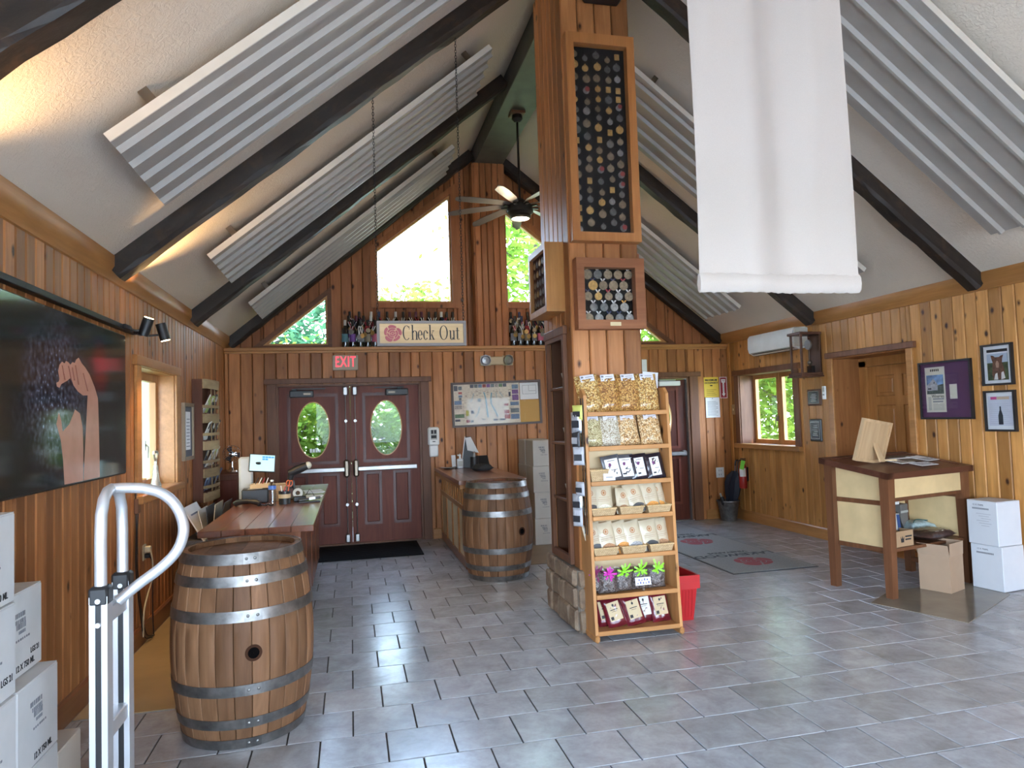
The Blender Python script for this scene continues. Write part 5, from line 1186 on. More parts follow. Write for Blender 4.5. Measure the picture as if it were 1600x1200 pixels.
hs = on('telephone_handset', 'black telephone handset lying at the cashier edge of the counter', 'telephone', -.86, 6.24, rz=-20); B().tube([(-.11, 0, .022), (-.09, 0, .035), (0, 0, .048), (.09, 0, .035), (.11, 0, .022)], [.024, .026, .017, .026, .024], 10).obj('handset', BLACK, hs, True)
hsc = B().tube([(.10+.012*q, .02*math.sin(q*1.7), .006+.012*(q % 2)) for q in range(12)], .005, 6).obj('coiled_cord', BLACK, hs, True)
wb_ = on('water_bottle', 'small clear plastic water bottle with blue label on the counter', 'bottle', -.655, 6.20)
WATER = glassy('water_plastic', (.86, .88, .9), .1, .05)
prof = [(.001, 0), (.028, 0), (.032, .008)]
for q in range(6): prof += [(.032, .018+.02*q), (.029, .027+.02*q)]
prof += [(.032, .14), (.032, .165), (.024, .185), (.012, .198), (.012, .205), (.001, .205)]
B().lathe(prof, 16).obj('body', WATER, wb_, True); B().lathe([(.0325, .138), (.0325, .168)], 16).obj('label', plain('blue_label', (.08, .2, .6), .4), wb_); B().cyl((0, 0, .202), (0, 0, .216), .0135, n=12).obj('cap', WHITE, wb_, True)
pc = on('pen_cup', 'black cup with orange scissors and pens on the counter', 'pen cup', -.565, 6.30); B().lathe([(.001, 0), (.048, 0), (.05, .11), (.046, .11), (.044, .008), (.001, .008)], 18).obj('cup', BLACK, pc, True); B().lathe([(.0505, .05), (.0515, .085)], 18).obj('tan_band', PLY, pc)
sc2 = B()
for s_ in (-1, 1): sc2.tube([(s_*.012+.014*math.cos(2*pi*i/12), 0, .175+.024*math.sin(2*pi*i/12)) for i in range(12)], .005, 5, True)
sc2.box(-.004, -.002, .05, .004, .002, .155); sc2.obj('scissors', plain('orange_grip', (.65, .13, .04), .4), pc, loc=(.012, 0, 0), rot=(0, R(10), R(20)))
for q, (mt, a) in enumerate(((RIBR, -10), (WHITE, 8), (STEEL, -4))): B().cyl((0, 0, .01), (0, 0, .15+.01*q), .005, n=6).obj('pen', mt, pc, loc=(-.02+.014*q, .015*(q-1), 0), rot=(R(a), R(-a), 0))
kb = on('kraft_box', 'small kraft box behind the water bottle on the counter', 'box', -.64, 6.62, rz=10); B().cbox(-.055, -.05, 0, .055, .05, .15, .003).obj('body', plain('kraft', (.50, .35, .19), .7), kb); B().box(-.056, -.05, .135, .056, .05, .151).obj('lid', plain('kraft_lid', (.56, .42, .24), .7), kb)
sn = on('barcode_scanner', 'black handheld barcode scanner resting in its stand on the counter', 'scanner', -.50, 6.62, rz=-6)
B().cbox(-.05, -.05, 0, .05, .05, .02, .008).tube([(0, 0, .015), (-.01, 0, .10), (-.02, 0, .17)], .012, 8).obj('stand', BLACK, sn, True)
B().tube([(-.04, 0, .10), (-.045, 0, .18), (-.03, 0, .25)], [.022, .024, .03], 10).tube([(-.05, 0, .235), (.03, 0, .27), (.11, 0, .30)], [.034, .040, .034], 12).obj('scanner', BLACK, sn, True); B().sphere((.115, 0, .302), .033, 12, 8).obj('nose', plain('cream_cap', (.7, .66, .5), .4), sn, True)
td = on('tape_dispenser', 'black tape dispenser and cable clutter beside the pen cup', 'tape dispenser', -.455, 6.42, rz=5); B().cbox(-.05, -.03, 0, .06, .03, .05, .01).obj('base', BLACK, td); B().ring(.042, .042, .02, .02, -.012, .012, 20, c=(-.01, .075)).obj('tape_roll', GREYS, td); B().tube([(.05, 0, .04), (.09, .02, .10), (.12, .05, .06), (.14, .02, .01)], .003, 6).obj('cable', BLACKM, td)
sp = on('stapler', 'black stapler near the customer edge of the counter', 'stapler', -.36, 6.28, rz=4); B().cbox(-.09, -.02, 0, .09, .02, .014, .004).obj('base', BLACK, sp); B().cbox(-.09, -.018, 0, .095, .018, .02, .006).obj('arm', BLACK, sp, loc=(0, 0, .022), rot=(0, R(-5), 0)); B().box(.0, -.019, .0, .05, .019, .022).obj('plate', STEEL, sp, loc=(0, 0, .024), rot=(0, R(-5), 0))
for q, (x, y, rz_, lab_) in enumerate(((-.37, 7.25, 4, 'white order sheets near the far end of the counter'), (-.36, 6.75, -5, 'white receipt pad beside the stapler'))):
    t = on('paper_stack', lab_, 'papers', x, y, rz=rz_)
    for k2 in range(3): B().box(-.09, -.14+.02*q, 0, .09, .14-.02*q, .002).obj('sheet', PAPER, t, loc=(0, 0, .003*k2), rot=(0, 0, .06*k2))
# ================================================================== barrels
BAR_W = wood('barrel_oak', (.165, .076, .034), (.285, .145, .072), 'z', False, .6, .36, coat=0, spec=.25, relief=.25)
HOOP = plain('galvanised_hoop', (.21, .20, .19), .42, .85, .35, vscale=14)
RIVET = plain('rivet', (.16, .15, .14), .45, .8)
BUNG = plain('bung_dark', (.004, .003, .003), .95, spec=.02)
def barrel(loc, rz, label):
    Hb = .955; t = thing('wine_barrel', label, 'barrel', loc, rz, 'oak wine barrels')
    def rad(z): u = 2*z/Hb-1; return .300+.062*(1-u*u)
    n = 26; da = 2*pi/n; b = B(); zs = [Hb*i/14 for i in range(15)]
    for z in zs:
        ro = rad(z)
        for a, dr_ in ((-da/2+.004, -.003), (-da/2+.014, 0), (0, .0008), (da/2-.014, 0), (da/2-.004, -.003)): b.v.append(((ro+dr_)*math.cos(a), (ro+dr_)*math.sin(a), z))
        for a in (da/2-.004, -da/2+.004): b.v.append(((ro-.027)*math.cos(a), (ro-.027)*math.sin(a), z))
    m = 7
    for i in range(14): A = m*i; b.f += [(A+k, A+(k+1) % m, A+m+(k+1) % m, A+m+k) for k in range(m)]
    b.f += [tuple(range(m-1, -1, -1)), tuple(range(14*m, 15*m))]
    s0 = b.obj('stave', BAR_W, t, True)
    for i in range(1, n): inst(s0, t, (0, 0, 0), (0, 0, da*i))
    B().lathe([(rad(.1)-.024, 0.03)]+[(rad(z)-.026, z) for z in zs[1:-1]]+[(rad(Hb)-.024, Hb-.03)], 40).obj('liner', plain('barrel_dark_liner', (.05, .03, .02), .9), t)
    for zh in (Hb-.045, .03):
        for i in range(6):
            x0_ = -.276+.092*i; x1_ = x0_+.0905; rr = .277
            pts = [(x, -math.sqrt(max(rr*rr-x*x, .0004))) for x in (x0_, (x0_+x1_)/2, x1_)]+[(x, math.sqrt(max(rr*rr-x*x, .0004))) for x in (x1_, (x0_+x1_)/2, x0_)]
            B().prism(pts, zh, zh+.018, 'z').obj('head_board', BAR_W, t)
    for q, (z0_, z1_) in enumerate(((.905, .957), (.80, .85), (.63, .685), (.27, .325), (.105, .155), (-.002, .05))):
        z0_ = max(z0_, .0005)
        o = B().lathe([(rad(z0_)+.0025, z0_), (rad(z0_)+.005, z0_), (rad(z1_)+.005, z1_), (rad(z1_)+.0025, z1_), (rad(z0_)+.0025, z0_)], 64).obj('hoop', HOOP, t, True)
        zc_ = (z0_+z1_)/2; a0_ = R(-76)
        B().lathe([(rad(z0_)+.005, z0_), (rad(z0_)+.0075, z0_), (rad(z1_)+.0075, z1_), (rad(z1_)+.005, z1_)], 8, a0=a0_-.10, a1=a0_+.14).obj('hoop_lap', HOOP, o)
        for da_ in (-.05, .08):
            a = a0_+da_; r_ = rad(zc_)+.0075; M_ = Matrix.Translation((r_*math.cos(a), r_*math.sin(a), zc_)) @ Matrix.Rotation(a, 4, 'Z') @ Matrix.Rotation(R(90), 4, 'Y')
            B().lathe([(.0085, -.001), (.007, .0025), (.0005, .004)], 10, M=M_).obj('rivet', RIVET, o, True)
    a = R(-75); r_ = rad(.47)-.001; M_ = Matrix.Translation((r_*math.cos(a), r_*math.sin(a), .475)) @ Matrix.Rotation(a, 4, 'Z') @ Matrix.Rotation(R(90), 4, 'Y')
    B().lathe([(.0005, .0035), (.026, .0035), (.0275, .002), (.0275, -.01)], 20, M=M_).obj('bung_hole', BUNG, t, True)
    B().lathe([(.0275, .0022), (.041, .0014), (.041, -.01)], 24, M=M_).obj('scorch_ring', plain('scorched_oak', (.045, .019, .010), .85, spec=.1), t, True)
    return t
b1 = barrel((-.585, 4.06, 0), 0, 'big oak barrel standing at the near end of the check-out counter')
b2 = copy_tree(b1, None, 'oak barrel standing by the smaller counter near the pillar'); b2.location = (1.44, 7.02, 0); b2.rotation_euler = (0, 0, R(15))
# ================================================================== hand truck
ALUM = plain('satin_aluminium', (.66, .67, .69), .45, .7, .05)
ht = thing('hand_truck', 'aluminium hand truck with a large looped handle beside the cartons', 'hand truck', (-.90, 2.97, 0))
for yy, nm in ((-.125, 0), (.125, 1)):
    b = B().box(-.03, yy-.030, .03, -.012, yy+.030, 1.0).box(.012, yy-.030, .03, .03, yy+.030, 1.0).box(-.012, yy-.026, .03, .012, yy+.026, 1.0)
    # channel rail: two flanges with a dark slot facing the viewer
    r_ = B().box(-.030, yy-.03, .03, -.010, yy+.03, 1.0).box(.010, yy-.03, .03, .030, yy+.03, 1.0).box(-.010, yy-.005, .03, .010, yy+.03, 1.0).obj('rail', ALUM, ht)
    B().box(-.0095, yy-.028, .05, .0095, yy-.006, .99).obj('slot_strip', BLACK, r_)
    B().cbox(-.034, yy-.034, .965, .034, yy+.034, 1.035, .01).obj('rail_cap', BLACK, r_, True)
    for z in (.90, .985): B().cyl((0, yy-.037, z), (0, yy-.028, z), .009, n=10).obj('bolt', ALUM, r_)
    top = [(0, yy, .98), (0, yy, 1.20), (0, yy*.94, 1.29), (.0, yy*.7, 1.345), (0, yy*.35, 1.37), (0, 0, 1.375)]
    B().tube(top, .0205, 12).obj('handle_upright', ALUM, ht, True)
lp = [(0, 0, 1.375), (.06, 0, 1.375), (.12, 0, 1.368), (.18, 0, 1.345), (.225, 0, 1.30), (.25, 0, 1.24), (.252, 0, 1.18), (.225, 0, 1.115), (.17, -.01, 1.06), (.10, -.02, 1.01), (.03, -.035, .955)]
def smooth(pts, k=4):
    out = []; P = [Vector(p) for p in pts]
    for i in range(len(P)-1):
        p0 = P[max(i-1, 0)]; p1 = P[i]; p2 = P[i+1]; p3 = P[min(i+2, len(P)-1)]
        for j in range(k):
            t = j/k; out.append(.5*((2*p1)+(p2-p0)*t+(2*p0-5*p1+4*p2-p3)*t*t+(3*p1-p0-3*p2+p3)*t**3))
    return out+[P[-1]]
B().tube(smooth(lp), .0205, 12).obj('loop_handle', ALUM, ht, True)
for z in (.10, .50, .92): B().cbox(-.025, -.10, z-.03, .025, .10, z+.03, .004).obj('cross_bar', ALUM, ht)
B().cbox(-.28, -.16, .0, -.02, .16, .012, .003).obj('toe_plate', ALUM, ht)
for yy in (-.19, .19):
    M_ = Matrix.Translation((.10, yy, .105)) @ Matrix.Rotation(R(90), 4, 'X')
    wh = B().lathe([(.05, -.025), (.095, -.028), (.105, -.015), (.105, .015), (.095, .028), (.05, .025), (.05, -.025)], 24, M=M_).obj('wheel', BLACK, ht, True); B().lathe([(.001, -.02), (.05, -.018), (.05, .018), (.001, .02)], 16, M=M_).obj('hub', STEEL, wh)
B().cyl((.10, -.2, .105), (.10, .2, .105), .01, n=8).obj('axle', STEEL, ht)
# ================================================================== cartons by the wall
CARTW = plain('white_carton', (.60, .59, .58), .8, 0, .05); CARTE = plain('carton_tape', (.52, .50, .47), .5)
def carton(label, loc, sx_, sy_, sz_, rz=0, mat=None, words=None, side='x', stamp=True, group='white cartons'):
    """closed carton; printed on the face towards +x (side x) or -y (side y)"""
    mat = mat or CARTW
    t = thing('carton', label, 'carton', loc, R(rz), group); b = B().cbox(-sx_/2, -sy_/2, 0, sx_/2, sy_/2, sz_-.002, .004)
    b.obj('body', mat, t)
    B().box(-sx_/2+.002, -sy_/2+.002, sz_-.002, -.001, sy_/2-.002, sz_+.001).obj('flap', mat, t); B().box(.001, -sy_/2+.002, sz_-.002, sx_/2-.002, sy_/2-.002, sz_+.001).obj('flap', mat, t)
    if side == 'x':
        f = lambda y, z: (sx_/2+.0008, y, z); rot = (R(90), 0, R(90)); W_ = sy_
    else:
        f = lambda x, z: (x, -sy_/2-.0008, z); rot = (R(90), 0, 0); W_ = sx_
    if stamp:
        b = B(); rr = random.Random(hash(label) % 1000)
        for q, (zz, ww, hh) in enumerate(((.70, .30, .018), (.63, .26, .015), (.56, .22, .022), (.50, .16, .012), (.42, .34, .008))):
            o_ = -.02+.008*q; n_ = 7
            for k2 in range(n_):
                a = o_-ww*W_/2+ww*W_*k2/n_; c_ = a+ww*W_/n_*rr.uniform(.45, .8)
                if side == 'x': b.box(sx_/2, a, zz*sz_, sx_/2+.0012, c_, zz*sz_+hh)
                else: b.box(a, -sy_/2-.0012, zz*sz_, c_, -sy_/2, zz*sz_+hh)
        b.obj('stamp_print', GREYINK, t)
    for body, px, pz, size in (words or ()): text('lettering', body, INK, t, f(px*W_, pz*sz_), size, rot, sx=.9, bold=.0006)
    return t
W12 = [('12 X 750 ML', .1, .10, .034)]
carton('white wine carton on the floor, under another one, nearest the hand truck', (-1.335, 3.115, 0), .26, .36, .325, 0, None, W12)
carton('white wine carton second in its stack with 12 X 750 ML towards the hand truck', (-1.335, 3.115, .328), .26, .36, .325, 0, None, W12)
carton('white wine carton third in its stack, set back towards the wall', (-1.40, 3.13, .656), .26, .36, .325, 0, None, [('12 X 750 ML', .08, .10, .034), ('LGS 21', .32, .22, .03)])
carton('topmost white wine carton below the corner of the screen', (-1.35, 2.78, .984), .26, .34, .325, 0, None, [('12 X 750 ML', .1, .10, .034)])
carton('white wine carton at the picture edge, second from the floor', (-1.33, 2.745, .328), .26, .34, .325, 0, None, W12)
carton('white wine carton at the picture edge, third from the floor', (-1.34, 2.765, .656), .26, .34, .325, 0, None, [('LGS 21', .3, .2, .034)])
carton('white wine carton on the floor at the picture edge', (-1.33, 2.745, 0), .26, .34, .325, 0, None, W12)
carton('low tan-white carton on the floor against the baseboard behind the stack', (-1.36, 3.435, 0), .30, .25, .27, 0, plain('tan_carton', (.55, .49, .42), .8), None, stamp=False)
# ---- floor mats, wall outlet with cables
def mat_material(name, col, rough=.35):
    m = plain(name, col, rough, 0, .14, vscale=3); return m
cm = thing('chair_mat', 'tan vinyl chair mat on the floor behind the big barrel', 'mat', (-1.19, 5.75, .0005))
B().prism([(-.34, -1.36), (.20, -1.36), (.24, -1.28), (.24, 1.3), (-.34, 1.3)], 0, .004, 'z').obj('sheet', mat_material('tan_vinyl', (.40, .29, .15), .28), cm)
ol = thing('wall_outlet', 'ivory power outlet with plugged-in cables below the window', 'outlet', (XL, 5.87, .66))
IVORY = plain('ivory_plastic', (.62, .52, .34), .4)
B().cbox(0, -.04, -.06, .008, .04, .06, .003).obj('plate', IVORY, ol); B().cbox(.008, -.02, .0, .05, .02, .045, .005).obj('plug', IVORY, ol); B().cbox(.008, -.015, -.045, .045, .015, -.01, .005).obj('plug', BLACK, ol)
B().tube(smooth([(.045, 0, .02), (.06, 0, -.06), (.05, .04, -.2), (.03, -.02, -.32), (.03, -.12, -.42), (.03, -.14, -.6)]), .006, 6).obj('cable', IVORY, ol, True)
B().tube(smooth([(.04, 0, -.03), (.055, .03, -.1), (.04, .08, -.3), (.035, .10, -.5), (.05, .06, -.64)]), .005, 6).obj('cable', BLACK, ol, True)
for q in range(3): B().tube(smooth([(.012, -.22-.01*q, .55), (.012, -.23, .2), (.014, -.25+.02*q, -.1), (.02, -.18+.02*q, -.4), (.03, -.12+.03*q, -.6), (.06, -.02+.03*q, -.64)]), .004, 5).obj('cable', (BLACK, BRASS, BLACK)[q], ol, True)
pl = thing('cable_box', 'small dark junction box on the wall under the sill corner', 'junction box', (XL, 5.66, .98)); B().cbox(0, -.035, 0, .03, .035, .11, .004).obj('box', CASING, pl); B().tube([(.02, 0, .0), (.015, -.01, -.12), (.012, 0, -.3)], .004, 5).obj('cable', BLACK, pl)
# ================================================================== end wall
dm = thing('door_mat', 'black rubber mat in front of the double doors', 'mat', (.20, 8.86, .0005)); B().cbox(-.62, -.48, 0, .62, .48, .012, .004).obj('mat', plain('black_rubber', (.010, .010, .011), .9, 0, .2, .1), dm)
b = B(); [b.box(-.58, -.45+.06*i, .012, .58, -.45+.06*i+.03, .0135) for i in range(15)]; b.obj('ribs', plain('black_carpet', (.014, .014, .015), 1.0, 0, .2, .05), dm)
ex = thing('exit_sign', 'beige exit sign with red letters above the double doors', 'sign', (-.05, YE-.045, 2.29)); B().cbox(-.165, 0, 0, .165, .045, .20, .006).obj('housing', plain('beige_housing', (.42, .36, .27), .5), ex)
REDL = plain('lit_red_letter', (.8, .03, .04), .4, emit=(1, .05, .08), estr=.9)
text('lettering', 'EXIT', REDL, ex, (-.0, -.001, .105), .20, sx=.60, bold=.0015, space=1.12)
em = thing('emergency_light', 'beige emergency light with two lamp heads above the map board', 'emergency light', (1.99, YE-.06, 2.33)); BEI = plain('beige_plastic', (.58, .45, .27), .5); B().cbox(-.15, 0, .0, .15, .06, .115, .012).obj('body', BEI, em)
for s_ in (-1, 1):
    M_ = Matrix.Translation((s_*.155, -.01, .065)) @ Matrix.Rotation(R(90+8), 4, 'X')
    o = B().lathe([(.001, -.05), (.05, -.04), (.072, .0), (.075, .03), (.066, .03), (.05, .008), (.001, .002)], 20, M=M_ @ Matrix.Rotation(s_*R(18), 4, 'Y')).obj('lamp_head', STEEL, em, True)
    B().cbox(s_*.155-.075, .0, -.01, s_*.155+.075, .02, .13, .03).obj('lamp_bezel', BEI, em)
hd = thing('soap_dispenser', 'white wall-mounted hand sanitizer dispenser beside the double doors', 'dispenser', (1.085, YE, 1.10)); B().cbox(-.075, -.10, .15, .075, 0, .40, .02).cbox(-.06, -.08, .0, .06, 0, .16, .015).obj('body', WHITE, hd, True)
o = B().box(-.045, -.1015, .23, .045, -.10, .37).obj('label', GREYS, hd); B().box(-.035, -.1025, .31, -.005, -.1015, .36).box(.005, -.1025, .31, .035, -.1015, .36).box(-.035, -.1025, .25, .035, -.1015, .29).box(-.02, -.1025, .2, .02, -.1015, .212).obj('print', INK, o)
# ---- map board
mb = thing('map_board', 'framed wine-trail map with photos and a patch of cork board', 'map', (1.99, YE, 1.49), 0, None, rot=(0, R(-1), 0))
w, h = 1.27, .615
poly_ring(B(), rect(-w/2, 0, w/2, h), rect(-w/2+.03, .03, w/2-.03, h-.03), -.03, 0).obj('frame', plain('dark_walnut_frame', (.06, .028, .016), .4), mb)
mp_ = B().box(-w/2+.03, -.012, .03, .325, -.004, h-.03).obj('map_sheet', plain('map_cream', (.70, .61, .49), .6, 0, .12, vscale=40), mb)
def cork():
    m, nt, bs = _new('dotted_cork'); t = N(nt, 'ShaderNodeTexVoronoi'); t.inputs['Scale'].default_value = 44; t.inputs['Randomness'].default_value = .15; nt.links.new(coords(nt, rnd=False), t.inputs['Vector'])
    nt.links.new(ramp(nt, t.outputs['Distance'], [(.24, (.05, .025, .01)), (.34, (.60, .34, .10))]), bs.inputs['Base Color']); bs.inputs['Roughness'].default_value = .9; return m
B().box(.325, -.012, .03, w/2-.03, -.004, .34).obj('cork_panel', cork(), mb); wp = B().box(.335, -.013, .345, w/2-.035, -.004, h-.035).obj('floor_plan', PAPER, mb)
b = B(); [b.box(.37+a, -.014, .36+c_, .37+a+d_, -.0132, .36+c_+e_) for a, c_, d_, e_ in ((.0, .06, .2, .004), (.0, .18, .2, .004), (0, .06, .004, .12), (.196, .06, .004, .12), (.09, .1, .004, .08), (.09, .1, .1, .004))]; b.obj('plan_lines', GREYINK, wp)
LAKE = plain('map_lake_blue', (.13, .33, .42), .6); PH = [plain('map_photo_%d' % i, c_, .5, 0, .4, vscale=70) for i, c_ in enumerate(((.07, .07, .09), (.14, .16, .17), (.32, .07, .06), (.14, .20, .30), (.10, .16, .07), (.18, .07, .22), (.42, .36, .05), (.36, .30, .25)))]
b = B()
for pts, ww in (([(-.18, .47), (-.16, .40), (-.15, .30), (-.145, .22), (-.135, .12)], .016), ([(-.07, .46), (-.085, .38), (-.085, .31), (-.05, .24), (-.01, .16), (.0, .12)], .015), ([(-.32, .46), (-.34, .40), (-.37, .34)], .007), ([(-.25, .27), (-.27, .19), (-.31, .13)], .009), ([(-.01, .46), (.0, .38)], .005), ([(.04, .47), (.09, .39)], .006), ([(-.5, .4), (-.52, .35)], .005)):
    for (x0_, z0_), (x1_, z1_) in zip(pts, pts[1:]): b.prism([(x0_-ww/2, z0_), (x0_+ww/2, z0_), (x1_+ww/2, z1_), (x1_-ww/2, z1_)], -.0138, -.012)
b.obj('lakes', LAKE, mp_)
rmx = random.Random(2); b = B()
for q in range(320):
    x, z = rmx.uniform(-.5, .2), rmx.uniform(.08, .5); L = rmx.uniform(.008, .035); b.box(x, -.0136, z, x+L, -.012, z+.0035)
b.obj('place_names', plain('map_brown_ink', (.28, .17, .13), .7), mp_)
spots = [(-.595, .50, .05, .07, 0), (-.535, .51, .05, .05, 1), (-.535, .455, .05, .03, 2), (-.535, .41, .05, .03, 3), (-.53, .37, .035, .035, 1), (-.595, .31, .10, .055, 3), (-.595, .25, .10, .05, 7), (-.595, .13, .13, .05, 4), (-.595, .08, .07, .03, 0), (-.44, .15, .045, .08, 6), (-.37, .18, .04, .045, 0), (-.44, .06, .05, .04, 2), (-.38, .06, .04, .03, 1), (-.27, .34, .045, .045, 1), (.22, .50, .09, .06, 3), (.22, .43, .09, .06, 5), (.22, .34, .09, .08, 5), (.19, .27, .12, .05, 3), (.19, .17, .12, .06, 1), (.19, .08, .12, .07, 3), (.10, .09, .08, .06, 2), (.10, .16, .07, .05, 2), (.10, .27, .06, .03, 2), (.17, .40, .03, .06, 0), (.03, .07, .08, .025, 0), (-.06, .07, .06, .025, 0), (-.22, .09, .05, .01, 0)]+[(-.37+.058*i, .535, .05, .045, (0, 1, 3, 2, 5, 1, 7, 4, 0)[i]) for i in range(9)]
for x, z, ww, hh, c_ in spots: B().box(x, -.0142, z, x+ww, -.012, z+hh).obj('photo', PH[c_], mp_)
B().box(-w/2+.028, -.026, .028, w/2-.028, -.0245, h-.028).obj('glass', CASEG, mb)
# ---- small counter
c2 = thing('side_counter', 'smaller counter with mahogany top and slotted pine front', 'counter', (0, 0, 0))
B().box(1.185, 7.40, 0, 1.74, 9.42, .905).obj('body', PINE_Y, c2)
for i in range(4): B().cbox(1.09+.1825*i, 7.25, .905, 1.09+.1825*(i+1)-.0015, 9.43, .95, .003).obj('top_board', MAHO, c2)
B().cbox(1.10, 7.27, .86, 1.185, 9.42, .905, .004).obj('top_edge', TRIM, c2)
BIRCH = plain('pale_birch', (.62, .47, .27), .5, 0, .08)
B().cbox(1.165, 7.38, 0, 1.19, 9.42, .09, .004).obj('plinth', BASEW, c2); B().cbox(1.165, 7.38, .60, 1.19, 9.42, .66, .004).obj('mid_rail', TRIM, c2)
for i in range(5): y = 7.38+.49*i; B().cbox(1.165, y, .09, 1.19, y+.07, .60, .004).obj('stile', TRIM, c2)
for i in range(4): y = 7.45+.49*i; B().box(1.178, y, .10, 1.187, y+.42, .60).obj('panel', BIRCH, c2)
for i in range(12): y = 7.42+.165*i; B().cbox(1.165, y, .66, 1.19, y+.075, .86, .004).obj('slot_bar', TRIM, c2)
for i in range(11): y = 7.495+.165*i; B().box(1.178, y, .66, 1.186, y+.09, .86).obj('slot_panel', BIRCH, c2)
B().cbox(1.2, 7.385, .05, 1.72, 7.40, .88, .005).obj('end_panel', PINE_Y, c2)
D2 = .95
pu = thing('pump_bottle', 'clear hand sanitizer pump bottle on the small counter', 'bottle', (1.385, 9.05, D2)); B().cbox(-.04, -.03, 0, .04, .03, .13, .012).obj('bottle', plain('milky_plastic', (.68, .7, .72), .3), pu, True); B().cyl((0, 0, .13), (0, 0, .165), .014, n=12).cbox(-.035, -.012, .165, .015, .012, .185, .005).cyl((0, 0, .16), (0, 0, .195), .006, n=8).obj('pump', WHITE, pu); B().box(-.03, -.032, .03, .03, -.03, .10).obj('label', GREYS, pu)
cdw = thing('card_holder', 'small white card holder behind the pump bottle', 'card', (1.33, 9.22, D2), R(15)); B().box(-.03, -.006, 0, .03, 0, .17).obj('card', PAPER, cdw, rot=(R(-8), 0, R(0))); B().box(-.03, -.02, 0, .03, .03, .01).obj('foot', CLEAR, cdw)
ts = thing('tent_sign', 'tall black and white folded sign standing on the small counter', 'sign', (1.50, 9.12, D2), R(-12)); B().prism([(-.09, 0), (.09, 0), (.05, .41), (-.03, .41)], -.012, 0).obj('front_leaf', BLACK, ts, rot=(R(-5), 0, 0)); B().prism([(-.095, -.003), (-.085, -.003), (-.025, .413), (-.035, .413)], -.016, .002).obj('white_edge', WHITE, ts, rot=(R(-5), 0, 0)); B().prism([(.0, .24), (.15, .20), (.05, .42), (-.02, .41)], .0, .004).obj('back_leaf', WHITE, ts, rot=(R(14), 0, 0))
pcb = thing('pen_cup', 'black cup of pens in front of the folded sign', 'pen cup', (1.55, 8.90, D2)); B().lathe([(.001, 0), (.055, 0), (.055, .15), (.05, .15), (.05, .008), (.001, .008)], 18).obj('cup', BLACK, pcb, True)
for q in range(5): B().cyl((0, 0, .01), (0, 0, .19+.01*q), .005, n=6).obj('pen', (STEEL, BLACK, WHITE, BLACK, STEEL)[q], pcb, loc=(-.03+.015*q, .02*(q % 2), 0), rot=(R(5*q-10), R(8-4*q), 0))
bk_ = thing('card_reader', 'black card reader on its stand on the small counter', 'card reader', (1.70, 9.10, D2), R(20)); B().cbox(-.10, -.015, .02, .10, .015, .16, .008).obj('display', BLACK, bk_, rot=(R(-20), 0, 0)); B().cbox(-.06, -.05, 0, .06, .06, .02, .006).obj('foot', BLACK, bk_)
fo = thing('folder', 'black open folder lying on the small counter by the wall', 'folder', (1.26, 9.12, D2), R(25)); B().box(-.12, -.09, 0, 0, .09, .006).obj('cover', BLACK, fo, rot=(0, R(6), 0)); B().box(0, -.09, 0, .12, .09, .006).obj('cover', BLACK, fo, rot=(0, R(-6), 0)); B().box(-.10, -.07, .012, -.01, .07, .014).obj('sheet', PAPER, fo, rot=(0, R(6), 0))
gl_ = thing('dark_cloth', 'crumpled dark cloth on the small counter near the barrel', 'cloth', (1.62, 8.55, D2)); pillow(.24, .18, .09, .01, 77).obj('cloth', plain('charcoal_cloth', (.03, .03, .033), .9), gl_, True, rot=(R(-90), 0, R(25)), loc=(0, -.09, .03))
# ---- cartons behind the second barrel
CARTG = plain('grey_white_carton', (.50, .47, .42), .8)
for q in range(4):
    lv = ('lowest', 'second lowest', 'second highest', 'topmost')[q]
    carton(lv+' pale carton of the stack behind the pillar-side barrel', (2.345, 8.62, .325*q), .27, .36, .322, (0, 2, -1, 1)[q], CARTG, None, 'y', True, 'pale cartons by the small counter')
    carton(lv+' pale carton of the stack between wall and pillar', (2.36, 9.02, .325*q), .30, .36, .322, (1, -1, 2, 0)[q], CARTG, None, 'y', True, 'pale cartons by the small counter')
single('cardboard_mat', B().cbox(1.86, 7.35, .0005, 2.75, 8.40, .006, .002), mat_material('brown_board_mat', (.22, .16, .10), .5), 'brown cardboard sheet on the floor between barrel and pillar', 'mat')
# ---- bottles on the ledge
GB = [plain('bottle_black_glass', (.010, .010, .012), .08, coat=.5), plain('bottle_green_glass', (.012, .022, .012), .08, coat=.5), plain('bottle_blue_glass', (.01, .02, .12), .08, coat=.5)]
CAPS = [plain('capsule_black', (.015, .015, .018), .35), plain('capsule_white', (.62, .6, .57), .4), plain('capsule_plum', (.09, .015, .045), .35), plain('capsule_navy', (.03, .04, .12), .35)]
LABS = [plain('label_cream', (.20, .16, .11), .6), plain('label_teal', (.08, .2, .25), .6), plain('label_white', (.17, .17, .19), .6), plain('label_purple', (.16, .06, .28), .6), plain('label_rose', (.44, .10, .16), .6)]
bot_me = {}
def bottle_parts(gi, ci, li):
    k = ('b', gi)
    if k not in bot_me:
        m = B().lathe([(.0005, 0), (.036, 0), (.038, .006), (.038, .175), (.033, .20), (.018, .225), (.0145, .245), (.0145, .29), (.0005, .29)], 16).mesh('glass_body', True); m.materials.append(GB[gi]); bot_me[k] = m
    k2 = ('c', ci)
    if k2 not in bot_me:
        m = B().lathe([(.0155, .235), (.0158, .30), (.0145, .303), (.0005, .303)], 12).mesh('capsule', True); m.materials.append(CAPS[ci]); bot_me[k2] = m
    k3 = ('l', li)
    if k3 not in bot_me:
        m = B().lathe([(.0386, .055), (.0386, .145)], 12, a0=R(-160), a1=R(-20)).mesh('label'); m.materials.append(LABS[li]); bot_me[k3] = m
    return bot_me[k], bot_me[k2], bot_me[k3]
rbt = random.Random(31)
